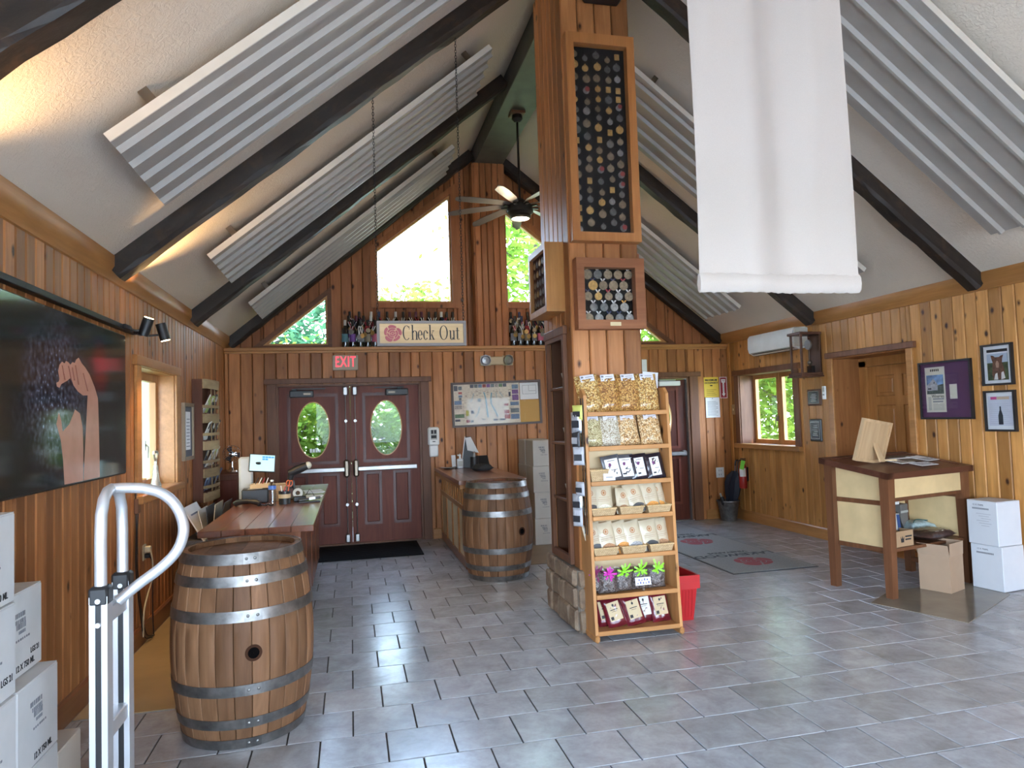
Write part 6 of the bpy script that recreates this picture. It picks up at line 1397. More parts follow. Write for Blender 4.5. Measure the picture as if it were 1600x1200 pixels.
def bottle(label, x, y, z, gi, ci, li, medals=0, group='wine bottles on the ledge'):
    t = thing('wine_bottle', label, 'bottle', (x, y, z), R(rbt.uniform(-25, 25)), group); t.scale = (1.2, 1.2, 1.2)
    for m, nm in zip(bottle_parts(gi, ci, li), ('glass_body', 'capsule', 'label')):
        o = bpy.data.objects.new(nm, m); link(o, t)
    for q in range(medals):
        a = R(-90+rbt.uniform(-45, 45)); zz = rbt.uniform(.10, .19); rr = .042
        mt = rbt.choice(MED[:3])
        o = medal(t, rr*math.cos(a), zz, .026, mt, 0); o.location = (rr*math.cos(a), rr*math.sin(a), zz); o.rotation_euler = (0, 0, a+R(90))
        rm_ = rbt.choice((RIBW, RIBR, RIBB, RIBW))
        B().tube([(.018*math.cos(a+.9), .018*math.sin(a+.9), .232), (rr*.9*math.cos(a+.3), rr*.9*math.sin(a+.3), .195), (rr*math.cos(a), rr*math.sin(a), zz+.02)], .005, 4).tube([(.018*math.cos(a-.9), .018*math.sin(a-.9), .232), (rr*.9*math.cos(a-.3), rr*.9*math.sin(a-.3), .195), (rr*math.cos(a), rr*math.sin(a), zz+.02)], .005, 4).obj('neck_ribbon', rm_, t)
single('bottle_riser', B().cbox(-.10, 9.585, 2.601, 1.52, 9.695, 2.74, .004), PINE_R, 'pine riser step on the ledge behind the hanging sign', 'shelf')
single('bottle_riser', B().cbox(2.21, 9.585, 2.601, 3.1, 9.695, 2.74, .004), PINE_R, 'pine riser step on the ledge beside the pillar', 'shelf')
ordn = ['first', 'second', 'third', 'fourth', 'fifth', 'sixth', 'seventh', 'eighth', 'ninth', 'tenth', 'eleventh', 'twelfth', 'thirteenth', 'fourteenth', 'fifteenth', 'sixteenth']
CAPN = ['black-capped', 'white-capped', 'plum-capped', 'navy-capped']
for i in range(5):
    ci = (1, 0, 0, 0, 0, 2)[i]; bottle('%s bottle in the front row by the sign, %s from the corner' % (CAPN[ci], ordn[i]), -.045+.098*i, 9.463, 2.6005, 0 if i != 2 else 1, ci, (1, 3, 2, 0, 4, 0)[i], (0, 2, 2, 2, 1, 2)[i])
for i in range(15):
    ci = (0, 0, 1, 3, 0, 1, 0, 2, 2, 2, 0, 0, 1, 0, 0)[i]; x = (.02, .145, .305, .41, .52, .635, .74, .83, .915, .995, 1.095, 1.19, 1.27, 1.345, 1.43)[i]
    bottle('%s bottle in the raised row behind the sign, %s from the corner' % (CAPN[ci], ordn[i]), x, 9.640, 2.7405, (0, 0, 0, 1, 0)[i % 5], ci, i % 5, 2 if i < 3 else 1)
for x0_, x1_, nm in ((-.10, .36, 'low pine step under the middle bottles near the sign'), (2.21, 2.75, 'low pine step under the middle bottles beside the pillar')): single('bottle_step', B().cbox(x0_, 9.512, 2.601, x1_, 9.584, 2.67, .003), PINE_R, nm, 'shelf')
for i in range(4): bottle('%s bottle on the middle step by the sign, %s from the corner' % (CAPN[(0, 2, 0, 1, 0)[i]], ordn[i]), 0.004+.098*i, 9.550, 2.6705, 0, (0, 2, 0, 1, 0)[i], (3, 0, 2, 4, 0)[i], 2)
for i in range(5): bottle('%s bottle on the middle step beside the pillar, %s from the post' % (CAPN[(0, 3, 0, 2, 0, 0)[i]], ordn[i]), 2.305+.098*i, 9.550, 2.6705, (0, 2, 0, 0, 1, 0)[i], (0, 3, 0, 2, 0, 0)[i], (2, 3, 4, 2, 0, 4)[i], 2)
for i in range(6):
    ci = (0, 0, 2, 0, 0, 0)[i]; bottle('%s bottle in the front row beside the pillar, %s from the post' % (CAPN[ci], ordn[i]), 2.257+.098*i, 9.463, 2.6005, 0, ci, (2, 2, 0, 2, 4, 0)[i], 2)
for i in range(7):
    ci = (0, 3, 0, 0, 1, 0, 2)[i]; bottle('%s bottle in the raised row beside the pillar, %s from the post' % (CAPN[ci], ordn[i]), (2.27, 2.395, 2.515, 2.64, 2.75, 2.86, 2.97)[i], 9.640, 2.7405, (0, 2, 0, 0, 1, 0, 0)[i], ci, (2, 2, 4, 2, 0, 1, 3)[i], 2)
# ---- papers and plates near the fire door
wpl = thing('wall_chime', 'plain white chime box on the end wall above the fire door frame', 'chime', (4.19, YE, 2.20)); B().cbox(-.05, -.03, 0, .05, 0, .18, .006).obj('cover', WHITE, wpl); B().box(-.035, -.0315, .02, .035, -.03, .16).obj('face', PAPER, wpl)
ys = thing('occupancy_notice', 'yellow occupancy notice pinned beside the fire door', 'notice', (5.27, YE-.004, 1.80)); B().box(-.12, -.002, 0, .12, 0, .30).obj('sheet', plain('yellow_card', (.72, .50, .05), .6), ys)
text('lettering', 'MAXIMUM', INK, ys, (0, -.0028, .255), .042, bold=.0015); text('lettering', 'OCCUPANCY', INK, ys, (0, -.0028, .213), .035, bold=.0015); B().box(-.02, -.003, .165, .02, -.002, .182).obj('number', INK, ys)
b = B(); [b.box(-.08, -.003, .03+.026*q, .08-.02*(q % 3), -.002, .036+.026*q) for q in range(4)]; b.obj('print', plain('brown_ink', (.25, .15, .02), .7), ys)
wpn = thing('paper_notice', 'white typed notice pinned below the yellow one', 'notice', (5.28, YE-.004, 1.495)); B().box(-.115, -.002, 0, .115, 0, .30).obj('sheet', PAPER, wpn); B().disc(.006, .006, -.006, -.002, 8, c=(0, .285)).obj('pin', INK, wpn)
b = B(); [b.box(-.085, -.003, .03+.016*q, .085-.03*(q % 4 == 1), -.002, .037+.016*q) for q in range(14)]; b.obj('print', plain('pale_ink', (.42, .42, .44), .8), wpn)
ar = thing('extinguisher_sign', 'red sign with white down arrow above the fire extinguisher', 'sign', (5.47, YE-.004, 1.78)); B().box(-.06, -.002, 0, .06, 0, .32).obj('plate', plain('sign_white_border', (.72, .62, .6), .5), ar); B().box(-.05, -.003, .01, .05, -.002, .31).obj('red_field', plain('sign_red', (.28, .015, .02), .5), ar)
B().prism([(-.035, .285), (.035, .285), (.03, .235), (.013, .235), (.013, .07), (.03, .07), (0, .025), (-.03, .07), (-.013, .07), (-.013, .235), (-.03, .235)], -.004, -.003).obj('arrow', WHITE, ar)
text('lettering', 'FIRE', plain('sign_red_ink', (.3, .02, .03), .6), ar, (0, -.0045, .262), .026); text('lettering', 'EXTINGUISHER', GREYINK, ar, (0, -.0045, .155), .017, rot=(R(90), R(90), 0))
ou = thing('wall_socket', 'white double socket plate low on the end wall', 'socket', (5.35, YE, .60)); B().cbox(-.065, -.008, 0, .065, 0, .15, .003).obj('plate', WHITE, ou)
for z in (.045, .105): B().box(-.02, -.0085, z-.012, -.014, -.0078, z+.012).box(.014, -.0085, z-.012, .02, -.0078, z+.012).obj('slots', INK, ou)
# ================================================================== picture side of the room
sw = thing('switch_plate', 'tan switch plate on the side wall by the corner', 'switch', (XR, 9.33, 1.53)); B().cbox(-.008, -.05, 0, 0, .05, .15, .003).obj('plate', plain('tan_plate', (.40, .26, .12), .5), sw); B().box(-.016, -.008, .06, -.008, .008, .09).obj('toggle', IVORY, sw)
# ---- umbrella bucket, extinguisher
bu = thing('bucket', 'galvanised bucket holding an umbrella in the corner by the fire door', 'bucket', (5.33, 9.22, 0)); GALV = plain('galvanised_tin', (.19, .185, .18), .5, .75, .3, vscale=20)
B().lathe([(.001, .004), (.11, .0), (.155, .28), (.16, .285), (.148, .28), (.105, .012), (.001, .012)], 28).obj('pail', GALV, bu, True); B().ring(.163, .163, .152, .152, .275, .292, 28, axis='z').obj('rim', GALV, bu)
um = thing('umbrella', 'folded dark navy umbrella leaning in the bucket', 'umbrella', (5.37, 9.24, .014), 0, None, rot=(R(4), R(6), 0)); NAVY = plain('navy_nylon', (.012, .016, .03), .6)
b = B(); n = 10
for j, (z, r_) in enumerate(((.06, .02), (.2, .05), (.36, .085), (.52, .10), (.62, .085), (.70, .03))):
    for i in range(n): a = 2*pi*i/n; q = r_*(1+.28*(-1)**i); b.v.append((q*math.cos(a), q*math.sin(a), z))
for j in range(5):
    for i in range(n): b.f.append((j*n+i, j*n+(i+1) % n, (j+1)*n+(i+1) % n, (j+1)*n+i))
b.obj('canopy', NAVY, um, True); B().cyl((0, 0, .0), (0, 0, .80), .006, n=6).obj('shaft', STEEL, um)
B().tube(smooth([(0, 0, .78), (0, 0, .84), (.03, 0, .86), (.05, 0, .83)]), .011, 8).obj('handle', BLACK, um, True)
bt = thing('umbrella', 'short black folded umbrella lying low in the bucket', 'umbrella', (5.27, 9.18, .16), 0, None, rot=(R(10), R(-24), 0)); b = B()
b.lathe([(.001, 0), (.025, .01), (.04, .08), (.03, .20), (.012, .22), (.001, .22)], 10).obj('canopy', BLACK, bt, True); B().cyl((0, 0, .2), (0, 0, .27), .012, n=8).obj('handle', GREYS, bt, True)
fe = thing('fire_extinguisher', 'red fire extinguisher with green tag hanging by the corner', 'fire extinguisher', (XR-.075, 9.05, .47)); FRED = plain('extinguisher_red', (.33, .02, .015), .3)
B().lathe([(.001, 0), (.05, 0), (.055, .01), (.055, .30), (.04, .345), (.018, .36), (.001, .36)], 20).obj('cylinder', FRED, fe, True); B().cyl((0, 0, .355), (0, 0, .40), .016, n=10).box(-.02, -.06, .395, .02, .04, .41).box(-.015, -.07, .42, .015, .03, .43).obj('valve', BLACK, fe)
B().tube(smooth([(0, .03, .40), (-.03, .06, .38), (-.05, .055, .28), (-.045, .05, .15)]), .009, 8).obj('hose', BLACK, fe, True); B().lathe([(.0556, .17), (.0556, .29)], 14, a0=R(190), a1=R(290)).obj('label', WHITE, fe); B().box(-.03, -.002, -.13, .03, 0, 0).obj('inspection_tag', plain('lime_tag', (.22, .72, .06), .5), fe, loc=(-.02, -.06, .40), rot=(R(-8), R(16), R(-12))); B().box(.04, -.03, .1, .075, .03, .3).obj('bracket', BLACKM, fe)
# ---- split air conditioner
ac = thing('air_conditioner', 'white split air conditioner above the casement window', 'air conditioner', (XR, 8.06, 2.33)); 
B().prism([(0, .02), (-.12, 0), (-.19, .04), (-.205, .10), (-.20, .24), (-.17, .275), (0, .28)], -.50, .50, 'y').obj('body', WHITE, ac, True)
B().prism([(-.10, .0), (-.185, .035), (-.18, .03), (-.10, -.006)], -.46, .46, 'y').obj('outlet_dark', BLACK, ac)
for q in range(4): B().box(-.185+.02*q, -.45, .028-.006*q, -.175+.02*q, .45, .034-.006*q).obj('louver', GREYS, ac)
B().cbox(-.19, -.53, .03, 0, -.50, .27, .008).obj('end_cap', plain('ac_end_cap', (.55, .5, .42), .5), ac)
# ---- wall curio clock
CLK = wood('walnut_case', (.085, .035, .022), (.14, .062, .036), 'z', False, .4, .05)
cl = thing('wall_clock', 'glazed dark wooden clock case projecting from the wall', 'clock', (XR, 7.41, 1.985))
for px, py in ((-.28, -.11), (-.28, .085), (-.025, -.11), (-.025, .085)): B().cbox(px, py, .03, px+.025, py+.025, .50, .003).obj('corner_post', CLK, cl)
B().cbox(-.30, -.13, .0, 0, .13, .035, .006).obj('base', CLK, cl); B().cbox(-.315, -.145, -.02, 0, .145, .0, .006).obj('base_moulding', CLK, cl); B().cbox(-.30, -.13, .495, 0, .13, .525, .006).obj('top', CLK, cl); B().box(-.012, -.11, .03, 0, .11, .5).obj('back', CLK, cl)
B().box(-.27, -.103, .04, -.02, -.100, .49).obj('glass', CASEG, cl); B().box(-.272, -.09, .04, -.269, .09, .49).obj('glass', CASEG, cl)
M_ = Matrix.Translation((-.09, 0, .38)) @ Matrix.Rotation(R(-90), 4, 'Y'); mv = B().lathe([(.001, .02), (.06, .018), (.062, 0), (.001, 0)], 20, M=M_).obj('dial', STEEL, cl, True); B().tube([(-.09, .0, .36), (-.09, 0, .18)], .004, 6).obj('pendulum_rod', BRASS, cl); B().sphere((-.09, 0, .16), .028, 12, 8).obj('pendulum_bob', BRASS, cl, True); B().box(-.10, -.04, .04, -.05, .04, .12).obj('small_bottle', GB[0], cl)
# ---- plaques, thermostat
PLK = plain('black_plaque', (.012, .012, .012), .25)
for nm, lab_, y, z, w_, h_, ro_ in (('plaque', 'rounded dark award plaque under the wall clock', 7.46, 1.62, .26, .20, .04), ('plaque', 'upright black award plaque below the rounded one', 7.46, 1.18, .22, .275, .01)):
    t = thing(nm, lab_, 'plaque', (XR, y, z)); B().cbox(-.025, -w_/2, 0, 0, w_/2, h_, ro_ if ro_ < .012 else .011).obj('board', CLK if ro_ > .02 else PLK, t)
    o = B().cbox(-.0275, -w_*.38, h_*.12, -.025, w_*.38, h_*.88, .001).obj('plate', PLK, t); poly_ring(B(), rect(-w_*.38, h_*.12, w_*.38, h_*.88), rect(-w_*.36, h_*.14, w_*.36, h_*.86), -.0285, -.0275, 'x').obj('silver_line', STEEL, o)
    b = B(); [b.box(-.0285, -w_*.22+.01*(q % 2), h_*(.26+.085*q), -.0275, w_*.22-.012*(q % 3), h_*(.29+.085*q)) for q in range(6)]; b.obj('print', GREYS, o)
th = thing('thermostat', 'small white remote control holder beside the alcove', 'thermostat', (XR-.03, 7.24, 1.69)); B().cbox(-.02, -.03, 0, 0, .03, .16, .006).obj('case', WHITE, th); B().box(-.0215, -.02, .09, -.02, .02, .145).obj('display', GREYS, th); B().box(-.0215, -.015, .05, -.02, .015, .06).obj('button', INK, th)
# ---- pictures
def on_right(y, z): return (XR, y, z)
PURP = plain('plum_mat', (.075, .022, .075), .7); BFR = plain('black_frame', (.014, .012, .013), .35)
def framed(label, y, z, w_, h_, mat, fw=.018, dep=.03):
    t = thing('framed_picture', label, 'picture', on_right(y, z), R(-90)); poly_ring(B(), rect(-w_/2, 0, w_/2, h_), rect(-w_/2+fw, fw, w_/2-fw, h_-fw), -dep, 0).obj('frame', BFR, t); B().box(-w_/2+.01, -.012, .01, w_/2-.01, -.004, h_-.01).obj('mat', mat, t)
    B().box(-w_/2+.012, -.024, .012, w_/2-.012, -.0225, h_-.012).obj('glass', CASEG, t); return t
f1 = framed('wide black frame with plum mat and newspaper clipping headed Wineries', 5.53, 1.445, .60, .56, PURP)
NEWS = plain('newsprint', (.56, .52, .43), .8)
cp = B().box(-.225, -.014, .075, -.005, -.012, .50).obj('clipping', NEWS, f1); B().box(-.232, -.0125, .068, .002, -.0118, .507).obj('mat_bevel', plain('mat_bevel', (.5, .45, .42), .7), f1)
sk = B().box(-.215, -.0145, .245, -.015, -.014, .43).obj('photo_sky', plain('photo_sky', (.14, .24, .42), .6, 0, .5, vscale=16), cp)
B().prism([(-.215, .33), (-.17, .36), (-.135, .395), (-.10, .36), (-.085, .33), (-.085, .28), (-.215, .28)], -.0152, -.0146).obj('photo_house', plain('photo_house', (.32, .31, .33), .6, 0, .3, vscale=40), sk)
B().prism([(-.215, .245), (-.015, .245), (-.015, .34), (-.085, .33), (-.215, .285)], -.0149, -.0145).obj('photo_trees', plain('photo_trees', (.06, .075, .06), .7, 0, .6, vscale=60), sk); B().box(-.13, -.0158, .345, -.12, -.0152, .362).box(-.2, -.0158, .29, -.16, -.0152, .305).obj('photo_windows', INK, sk)
text('lettering', 'Wineries', INK, cp, (-.09, -.0146, .222), .044, sx=.9)
for q in range(5): B().box(-.165+.022*q, -.0148, .465, -.151+.022*q, -.014, .487).obj('masthead_letter', INK, cp)
b = B(); [b.box(-.15, -.0148, .19-.026*q, -.02-.01*q, -.014, .203-.026*q) for q in range(2)]; [b.box(-.205, -.0148, .09+.011*q, -.17, -.014, .095+.011*q) for q in range(12)]; [b.box(-.15, -.0148, .09+.011*q, -.02, -.014, .093+.011*q) for q in range(6)]; b.obj('print', GREYINK, cp)
B().box(.055, -.014, .20, .125, -.012, .325).obj('note', NEWS, f1); B().box(.048, -.0125, .193, .132, -.0118, .332).obj('mat_bevel', plain('mat_bevel_2', (.5, .45, .42), .7), f1)
WMAT = plain('white_mat', (.66, .67, .70), .7)
f2 = framed('upper small black frame with the photo of a brown dog', 4.965, 1.74, .30, .365, WMAT)
ph = B().box(-.10, -.0135, .045, .10, -.012, .28).obj('photo', plain('photo_field', (.05, .07, .025), .6, 0, .5, vscale=30), f2); B().box(-.10, -.0142, .20, .10, -.0135, .28).obj('photo_sky', plain('photo_sky_grey', (.36, .42, .52), .6), ph); B().box(-.10, -.0138, .293, .10, -.012, .318).obj('caption_strip', INK, f2)
DOGB = plain('photo_dog_brown', (.13, .055, .03), .6, 0, .4, vscale=50); DOGW = plain('photo_dog_white', (.6, .57, .55), .6)
B().prism([(-.045, .05), (.06, .05), (.07, .11), (.055, .17), (.045, .20), (.05, .235), (.062, .265), (.035, .258), (.02, .248), (-.02, .248), (-.035, .262), (-.062, .268), (-.055, .235), (-.045, .205), (-.05, .15), (-.055, .10)], -.0150, -.0142).obj('photo_dog', DOGB, ph)
B().prism([(-.012, .155), (.012, .155), (.018, .19), (.006, .215), (-.006, .215), (-.018, .19)], -.0156, -.0150).obj('photo_muzzle', plain('photo_dog_tan', (.34, .2, .14), .6), ph); B().prism([(.03, .05), (.07, .06), (.055, .12), (.035, .11)], -.0156, -.0150).prism([(-.04, .05), (.0, .05), (-.005, .11), (-.025, .10)], -.0156, -.0150).obj('photo_paws', DOGW, ph)
f3 = framed('lower small black frame with a page showing one wine bottle', 4.965, 1.335, .30, .36, WMAT)
pg = B().box(-.115, -.0135, .05, .115, -.012, .31).obj('page', plain('page_lilac', (.52, .53, .62), .7), f3); B().box(-.09, -.0142, .28, -.03, -.0135, .305).obj('red_block', plain('magenta_block', (.45, .05, .2), .6), pg); B().box(-.028, -.0142, .28, .09, -.0135, .305).obj('tan_block', plain('tan_block', (.5, .36, .26), .6), pg)
b = B(); [b.box(-.10, -.0142, .07+.017*q, .10-.02*(q % 3), -.0135, .074+.017*q) for q in range(11)]; b.obj('print', plain('lilac_ink', (.42, .43, .52), .8), pg)
B().prism([(-.022, .06), (.022, .06), (.022, .14), (.012, .175), (.007, .19), (.007, .22), (-.007, .22), (-.007, .19), (-.012, .175), (-.022, .14)], -.015, -.0142).obj('pictured_bottle', plain('bottle_print', (.015, .012, .03), .5), pg)
# ================================================================== slant-top display table
TLEG = wood('walnut_stain', (.13, .052, .024), (.21, .085, .038), 'z', False, .4, .1); TTOP = wood('walnut_top', (.085, .03, .018), (.135, .05, .028), 'x', False, .35, .05)
BPLY = plain('birch_panel', (.66, .48, .25), .5, 0, .09, vscale=5)
tbx, tby, ta = 4.77, 5.345, 13.0
tb = thing('display_table', 'slant-topped dark wood table with pale birch panels', 'table', (tbx, tby, 0), R(ta))
TW, TD = .575, .33            # half sizes of the top
def zt(y): return 1.03+.105*(y+TD)/(2*TD)
for sx_ in (-1, 1):
    for sy_ in (-1, 1):
        x = sx_*(TW-.07); y = sy_*(TD-.06); h_ = zt(y)-.035
        B().add([(x-.032+sx_*.012, y-.032, 0), (x+.032+sx_*.012, y-.032, 0), (x+.032+sx_*.012, y+.032, 0), (x-.032+sx_*.012, y+.032, 0), (x-.042, y-.042, h_-.01), (x+.042, y-.042, h_-.01), (x+.042, y+.042, h_+.005), (x-.042, y+.042, h_+.005)], [(0, 3, 2, 1), (4, 5, 6, 7), (0, 1, 5, 4), (1, 2, 6, 5), (2, 3, 7, 6), (3, 0, 4, 7)]).obj('leg', TLEG, tb)
    B().box(sx_*(TW-.07)-.02, -TD+.06, .10, sx_*(TW-.07)+.02, TD-.06, .14).obj('foot_rail', TLEG, tb) if sx_ > 0 else None
B().add([(-TW, -TD, zt(-TD)-.035), (TW, -TD, zt(-TD)-.035), (TW, TD, zt(TD)-.035), (-TW, TD, zt(TD)-.035), (-TW, -TD, zt(-TD)), (TW, -TD, zt(-TD)), (TW, TD, zt(TD)), (-TW, TD, zt(TD))], [(0, 3, 2, 1), (4, 5, 6, 7), (0, 1, 5, 4), (1, 2, 6, 5), (2, 3, 7, 6), (3, 0, 4, 7)]).obj('top', TTOP, tb)
for a, c_ in (((-TW, -TD), (TW, -TD+.06)), ((-TW, TD-.06), (TW, TD)), ((-TW, -TD), (-TW+.06, TD)), ((TW-.06, -TD), (TW, TD))):
    B().add([(a[0]-.006, a[1]-.006, zt(a[1])-.045), (c_[0]+.006, a[1]-.006, zt(a[1])-.045), (c_[0]+.006, c_[1]+.006, zt(c_[1])-.045), (a[0]-.006, c_[1]+.006, zt(c_[1])-.045), (a[0]-.006, a[1]-.006, zt(a[1])+.006), (c_[0]+.006, a[1]-.006, zt(a[1])+.006), (c_[0]+.006, c_[1]+.006, zt(c_[1])+.006), (a[0]-.006, c_[1]+.006, zt(c_[1])+.006)], [(0, 3, 2, 1), (4, 5, 6, 7), (0, 1, 5, 4), (1, 2, 6, 5), (2, 3, 7, 6), (3, 0, 4, 7)]).obj('top_border', TTOP, tb)
for sx_ in (-1, 1):
    x = sx_*(TW-.085); y0, y1 = -TD+.1, TD-.1
    B().prism([(y0, .79), (y1, .79), (y1, zt(y1)-.035), (y0, zt(y0)-.035)], x-.006, x+.006, 'x').obj('upper_side_panel', BPLY, tb); B().box(x-.006, y0, .40, x+.006, y1, .76).obj('lower_side_panel', BPLY, tb)
    B().cbox(x-.014, y0, .755, x+.014, y1, .795, .003).obj('side_rail', TLEG, tb); B().cbox(x-.014, y0, .365, x+.014, y1, .405, .003).obj('side_rail', TLEG, tb)
B().box(-TW+.11, -TD+.045, .82, TW-.11, -TD+.057, zt(-TD)-.035).obj('front_apron', BPLY, tb); B().cbox(-TW+.11, -TD+.04, .79, TW-.11, -TD+.065, .822, .003).obj('front_rail', TLEG, tb)
B().box(-TW+.09, TD-.075, .40, TW-.09, TD-.06, 1.05).obj('back_panel', BPLY, tb); B().box(-TW+.09, -TD+.05, .375, TW-.09, TD-.06, .40).obj('shelf', TLEG, tb); B().box(-TW+.09, -TD+.05, .80, TW-.09, TD-.06, .815).obj('drawer_floor', BPLY, tb)
Mt = Matrix.Translation((tbx, tby, 0)) @ Matrix.Rotation(R(ta), 4, 'Z')
def tpos(x, y, z=None): p = Mt @ Vector((x, y, 0)); return (p.x, p.y, zt(y)+.008 if z is None else z)
slope = math.atan(.105/(2*TD))
RAWW = wood('raw_pine', (.52, .34, .18), (.66, .46, .27), 'z', False, .65, .05, coat=0)
ea = thing('easel_frame', 'raw wood picture frame seen from behind on the slanted table', 'picture stand', tpos(-.30, .05), R(ta+4), None, rot=(0, 0, R(ta+4)))
M2 = (R(-17), R(6), 0)
fr = poly_ring(B(), rect(-.205, 0, .205, .38), rect(-.18, .025, .18, .355), -.02, .012).obj('frame', RAWW, ea, rot=(R(12), R(8), 0)); B().box(-.18, -.006, .02, .18, .002, .36).obj('back_board', RAWW, fr)
B().prism([(-.035, 0), (.035, 0), (.028, .22), (-.028, .22)], -.012, 0).obj('prop_leg', RAWW, ea, loc=(.05, -.10, 0), rot=(R(-22), R(3), 0)); B().cbox(-.012, -.20, 0, .012, .02, .014, .002).obj('foot_bar', PLY, ea, loc=(.09, 0, 0), rot=(0, 0, R(58)))
PRN = [plain('leaflet_photo', (.12, .10, .07), .5, 0, .6, vscale=60), PAPER]
for x, y, rz_, w_, h_, lab_ in ((.04, .00, 10, .26, .19, 'white and photo leaflet nearest the wooden easel frame'), (.22, .06, -6, .26, .20, 'dark photo leaflet in the middle of the slanted table'), (.42, .02, 10, .24, .20, 'white printed sheet at the picture-wall end of the slanted table'), (.16, -.16, 4, .26, .12, 'white leaflet near the front edge of the slanted table')):
    dk = 'dark' in lab_
    t = thing('leaflet', lab_, 'leaflet', tpos(x, y), 0, 'leaflets on the slanted table', rot=Euler((slope, 0, R(ta+rz_)), 'XYZ')); B().box(-w_/2, -h_/2, 0, w_/2, h_/2, .002).obj('sheet', PRN[0] if dk else PAPER, t)
    b = B()
    if dk: b.box(-w_/2+.01, -.01, .002, w_/2-.01, .03, .0026)
    else: [b.box(-w_/2+.02, -h_/2+.02+.018*q, .002, w_/2-.02-.03*(q % 2), -h_/2+.028+.018*q, .0026) for q in range(5)]
    b.obj('print', PAPER if dk else (PRN[0] if 'photo' in lab_ else GREYINK), t)
# things on the table's shelf
KRAFT = plain('kraft_board', (.40, .255, .14), .8, 0, .06)
bx = thing('open_box', 'small kraft box with a crown mark on the table shelf', 'box', tpos(-.285, -.17, .401), R(ta), 'things on the table shelf')
poly_ring(B(), [(-.11, -.08), (.11, -.08), (.11, .08), (-.11, .08)], [(-.105, -.075), (.105, -.075), (.105, .075), (-.105, .075)], 0, .13, 'z').box(-.105, -.075, 0, .105, .075, .004).obj('tray', KRAFT, bx)
B().prism([(-.05, .035), (-.015, .035), (-.01, .085), (-.022, .06), (-.0325, .09), (-.043, .06), (-.055, .085)], -.0815, -.08).obj('crown_mark', INK, bx); B().box(.005, -.0815, .075, .09, -.08, .088).obj('print', INK, bx); B().box(.005, -.0815, .05, .08, -.08, .063).obj('print', INK, bx)
mbx = thing('paper_folder', 'grey and blue paper folder standing in the crown-marked box', 'folder', tpos(-.245, -.14, .407), R(ta)); B().box(-.09, 0, 0, .09, .012, .25).obj('cover', GREYS, mbx, rot=(R(-8), R(4), 0)); B().box(.05, -.002, .02, .088, 0, .24).obj('spine_band', plain('blue_band', (.03, .07, .2), .5), mbx, rot=(R(-8), R(4), 0))
cw = thing('paper_cup', 'cream paper cup beside the folder on the table shelf', 'cup', tpos(-.37, -.06, .401)); B().lathe([(.001, 0), (.03, 0), (.042, .22), (.046, .225), (.04, .22), (.028, .006), (.001, .006)], 18).obj('cup', plain('cream_cup', (.55, .48, .34), .6), cw, True); B().ring(.047, .047, .038, .038, .215, .228, 18, axis='z').obj('rim', IVORY, cw)
dkb = thing('dark_case', 'black slanted case behind the folder on the table shelf', 'case', tpos(-.02, .10, .401), R(ta)); B().prism([(-.15, 0), (.15, 0), (.05, .22), (-.15, .34)], -.08, .08).obj('body', BLACK, dkb); B().cbox(-.05, -.09, .30, .06, .02, .37, .004).obj('white_carton_on_top', WHITE, dkb)
gbx = thing('grey_box', 'small grey taped box beside the black case on the table shelf', 'box', tpos(.21, .16, .401), R(ta+6)); B().cbox(-.06, -.07, 0, .06, .07, .28, .004).obj('body', plain('grey_card', (.16, .145, .13), .7), gbx); B().box(-.06, -.0715, .2, .06, -.07, .22).obj('tape', GREYS, gbx)
pkg = thing('plastic_bundle', 'brown goods in clear plastic on the table shelf', 'bundle', tpos(.18, -.17, .401), R(ta+4)); pillow(.42, .24, .10, .006, 55).obj('contents', plain('brown_goods', (.055, .03, .026), .3, 0, .5, coat=.5, vscale=30), pkg, True, rot=(R(-90), 0, 0), loc=(0, -.12, .045)); B().box(-.10, -.09, .082, .06, .0, .086).obj('white_slip', PAPER, pkg)
tbg = thing('folded_bags', 'folded pale teal bags at the wall end of the table shelf', 'bags', tpos(.33, .06, .401), R(ta-8)); pillow(.30, .22, .12, .008, 58).obj('bags', plain('pale_teal_film', (.42, .53, .54), .35, 0, .3, vscale=20), tbg, True, rot=(R(-90), 0, 0), loc=(0, -.1, .06)); B().tube(smooth([(-.12, -.08, .12), (-.02, -.02, .135), (.08, -.05, .125), (.12, .02, .11)]), .004, 5).obj('cord', plain('teal_cord', (.02, .12, .13), .5), tbg)
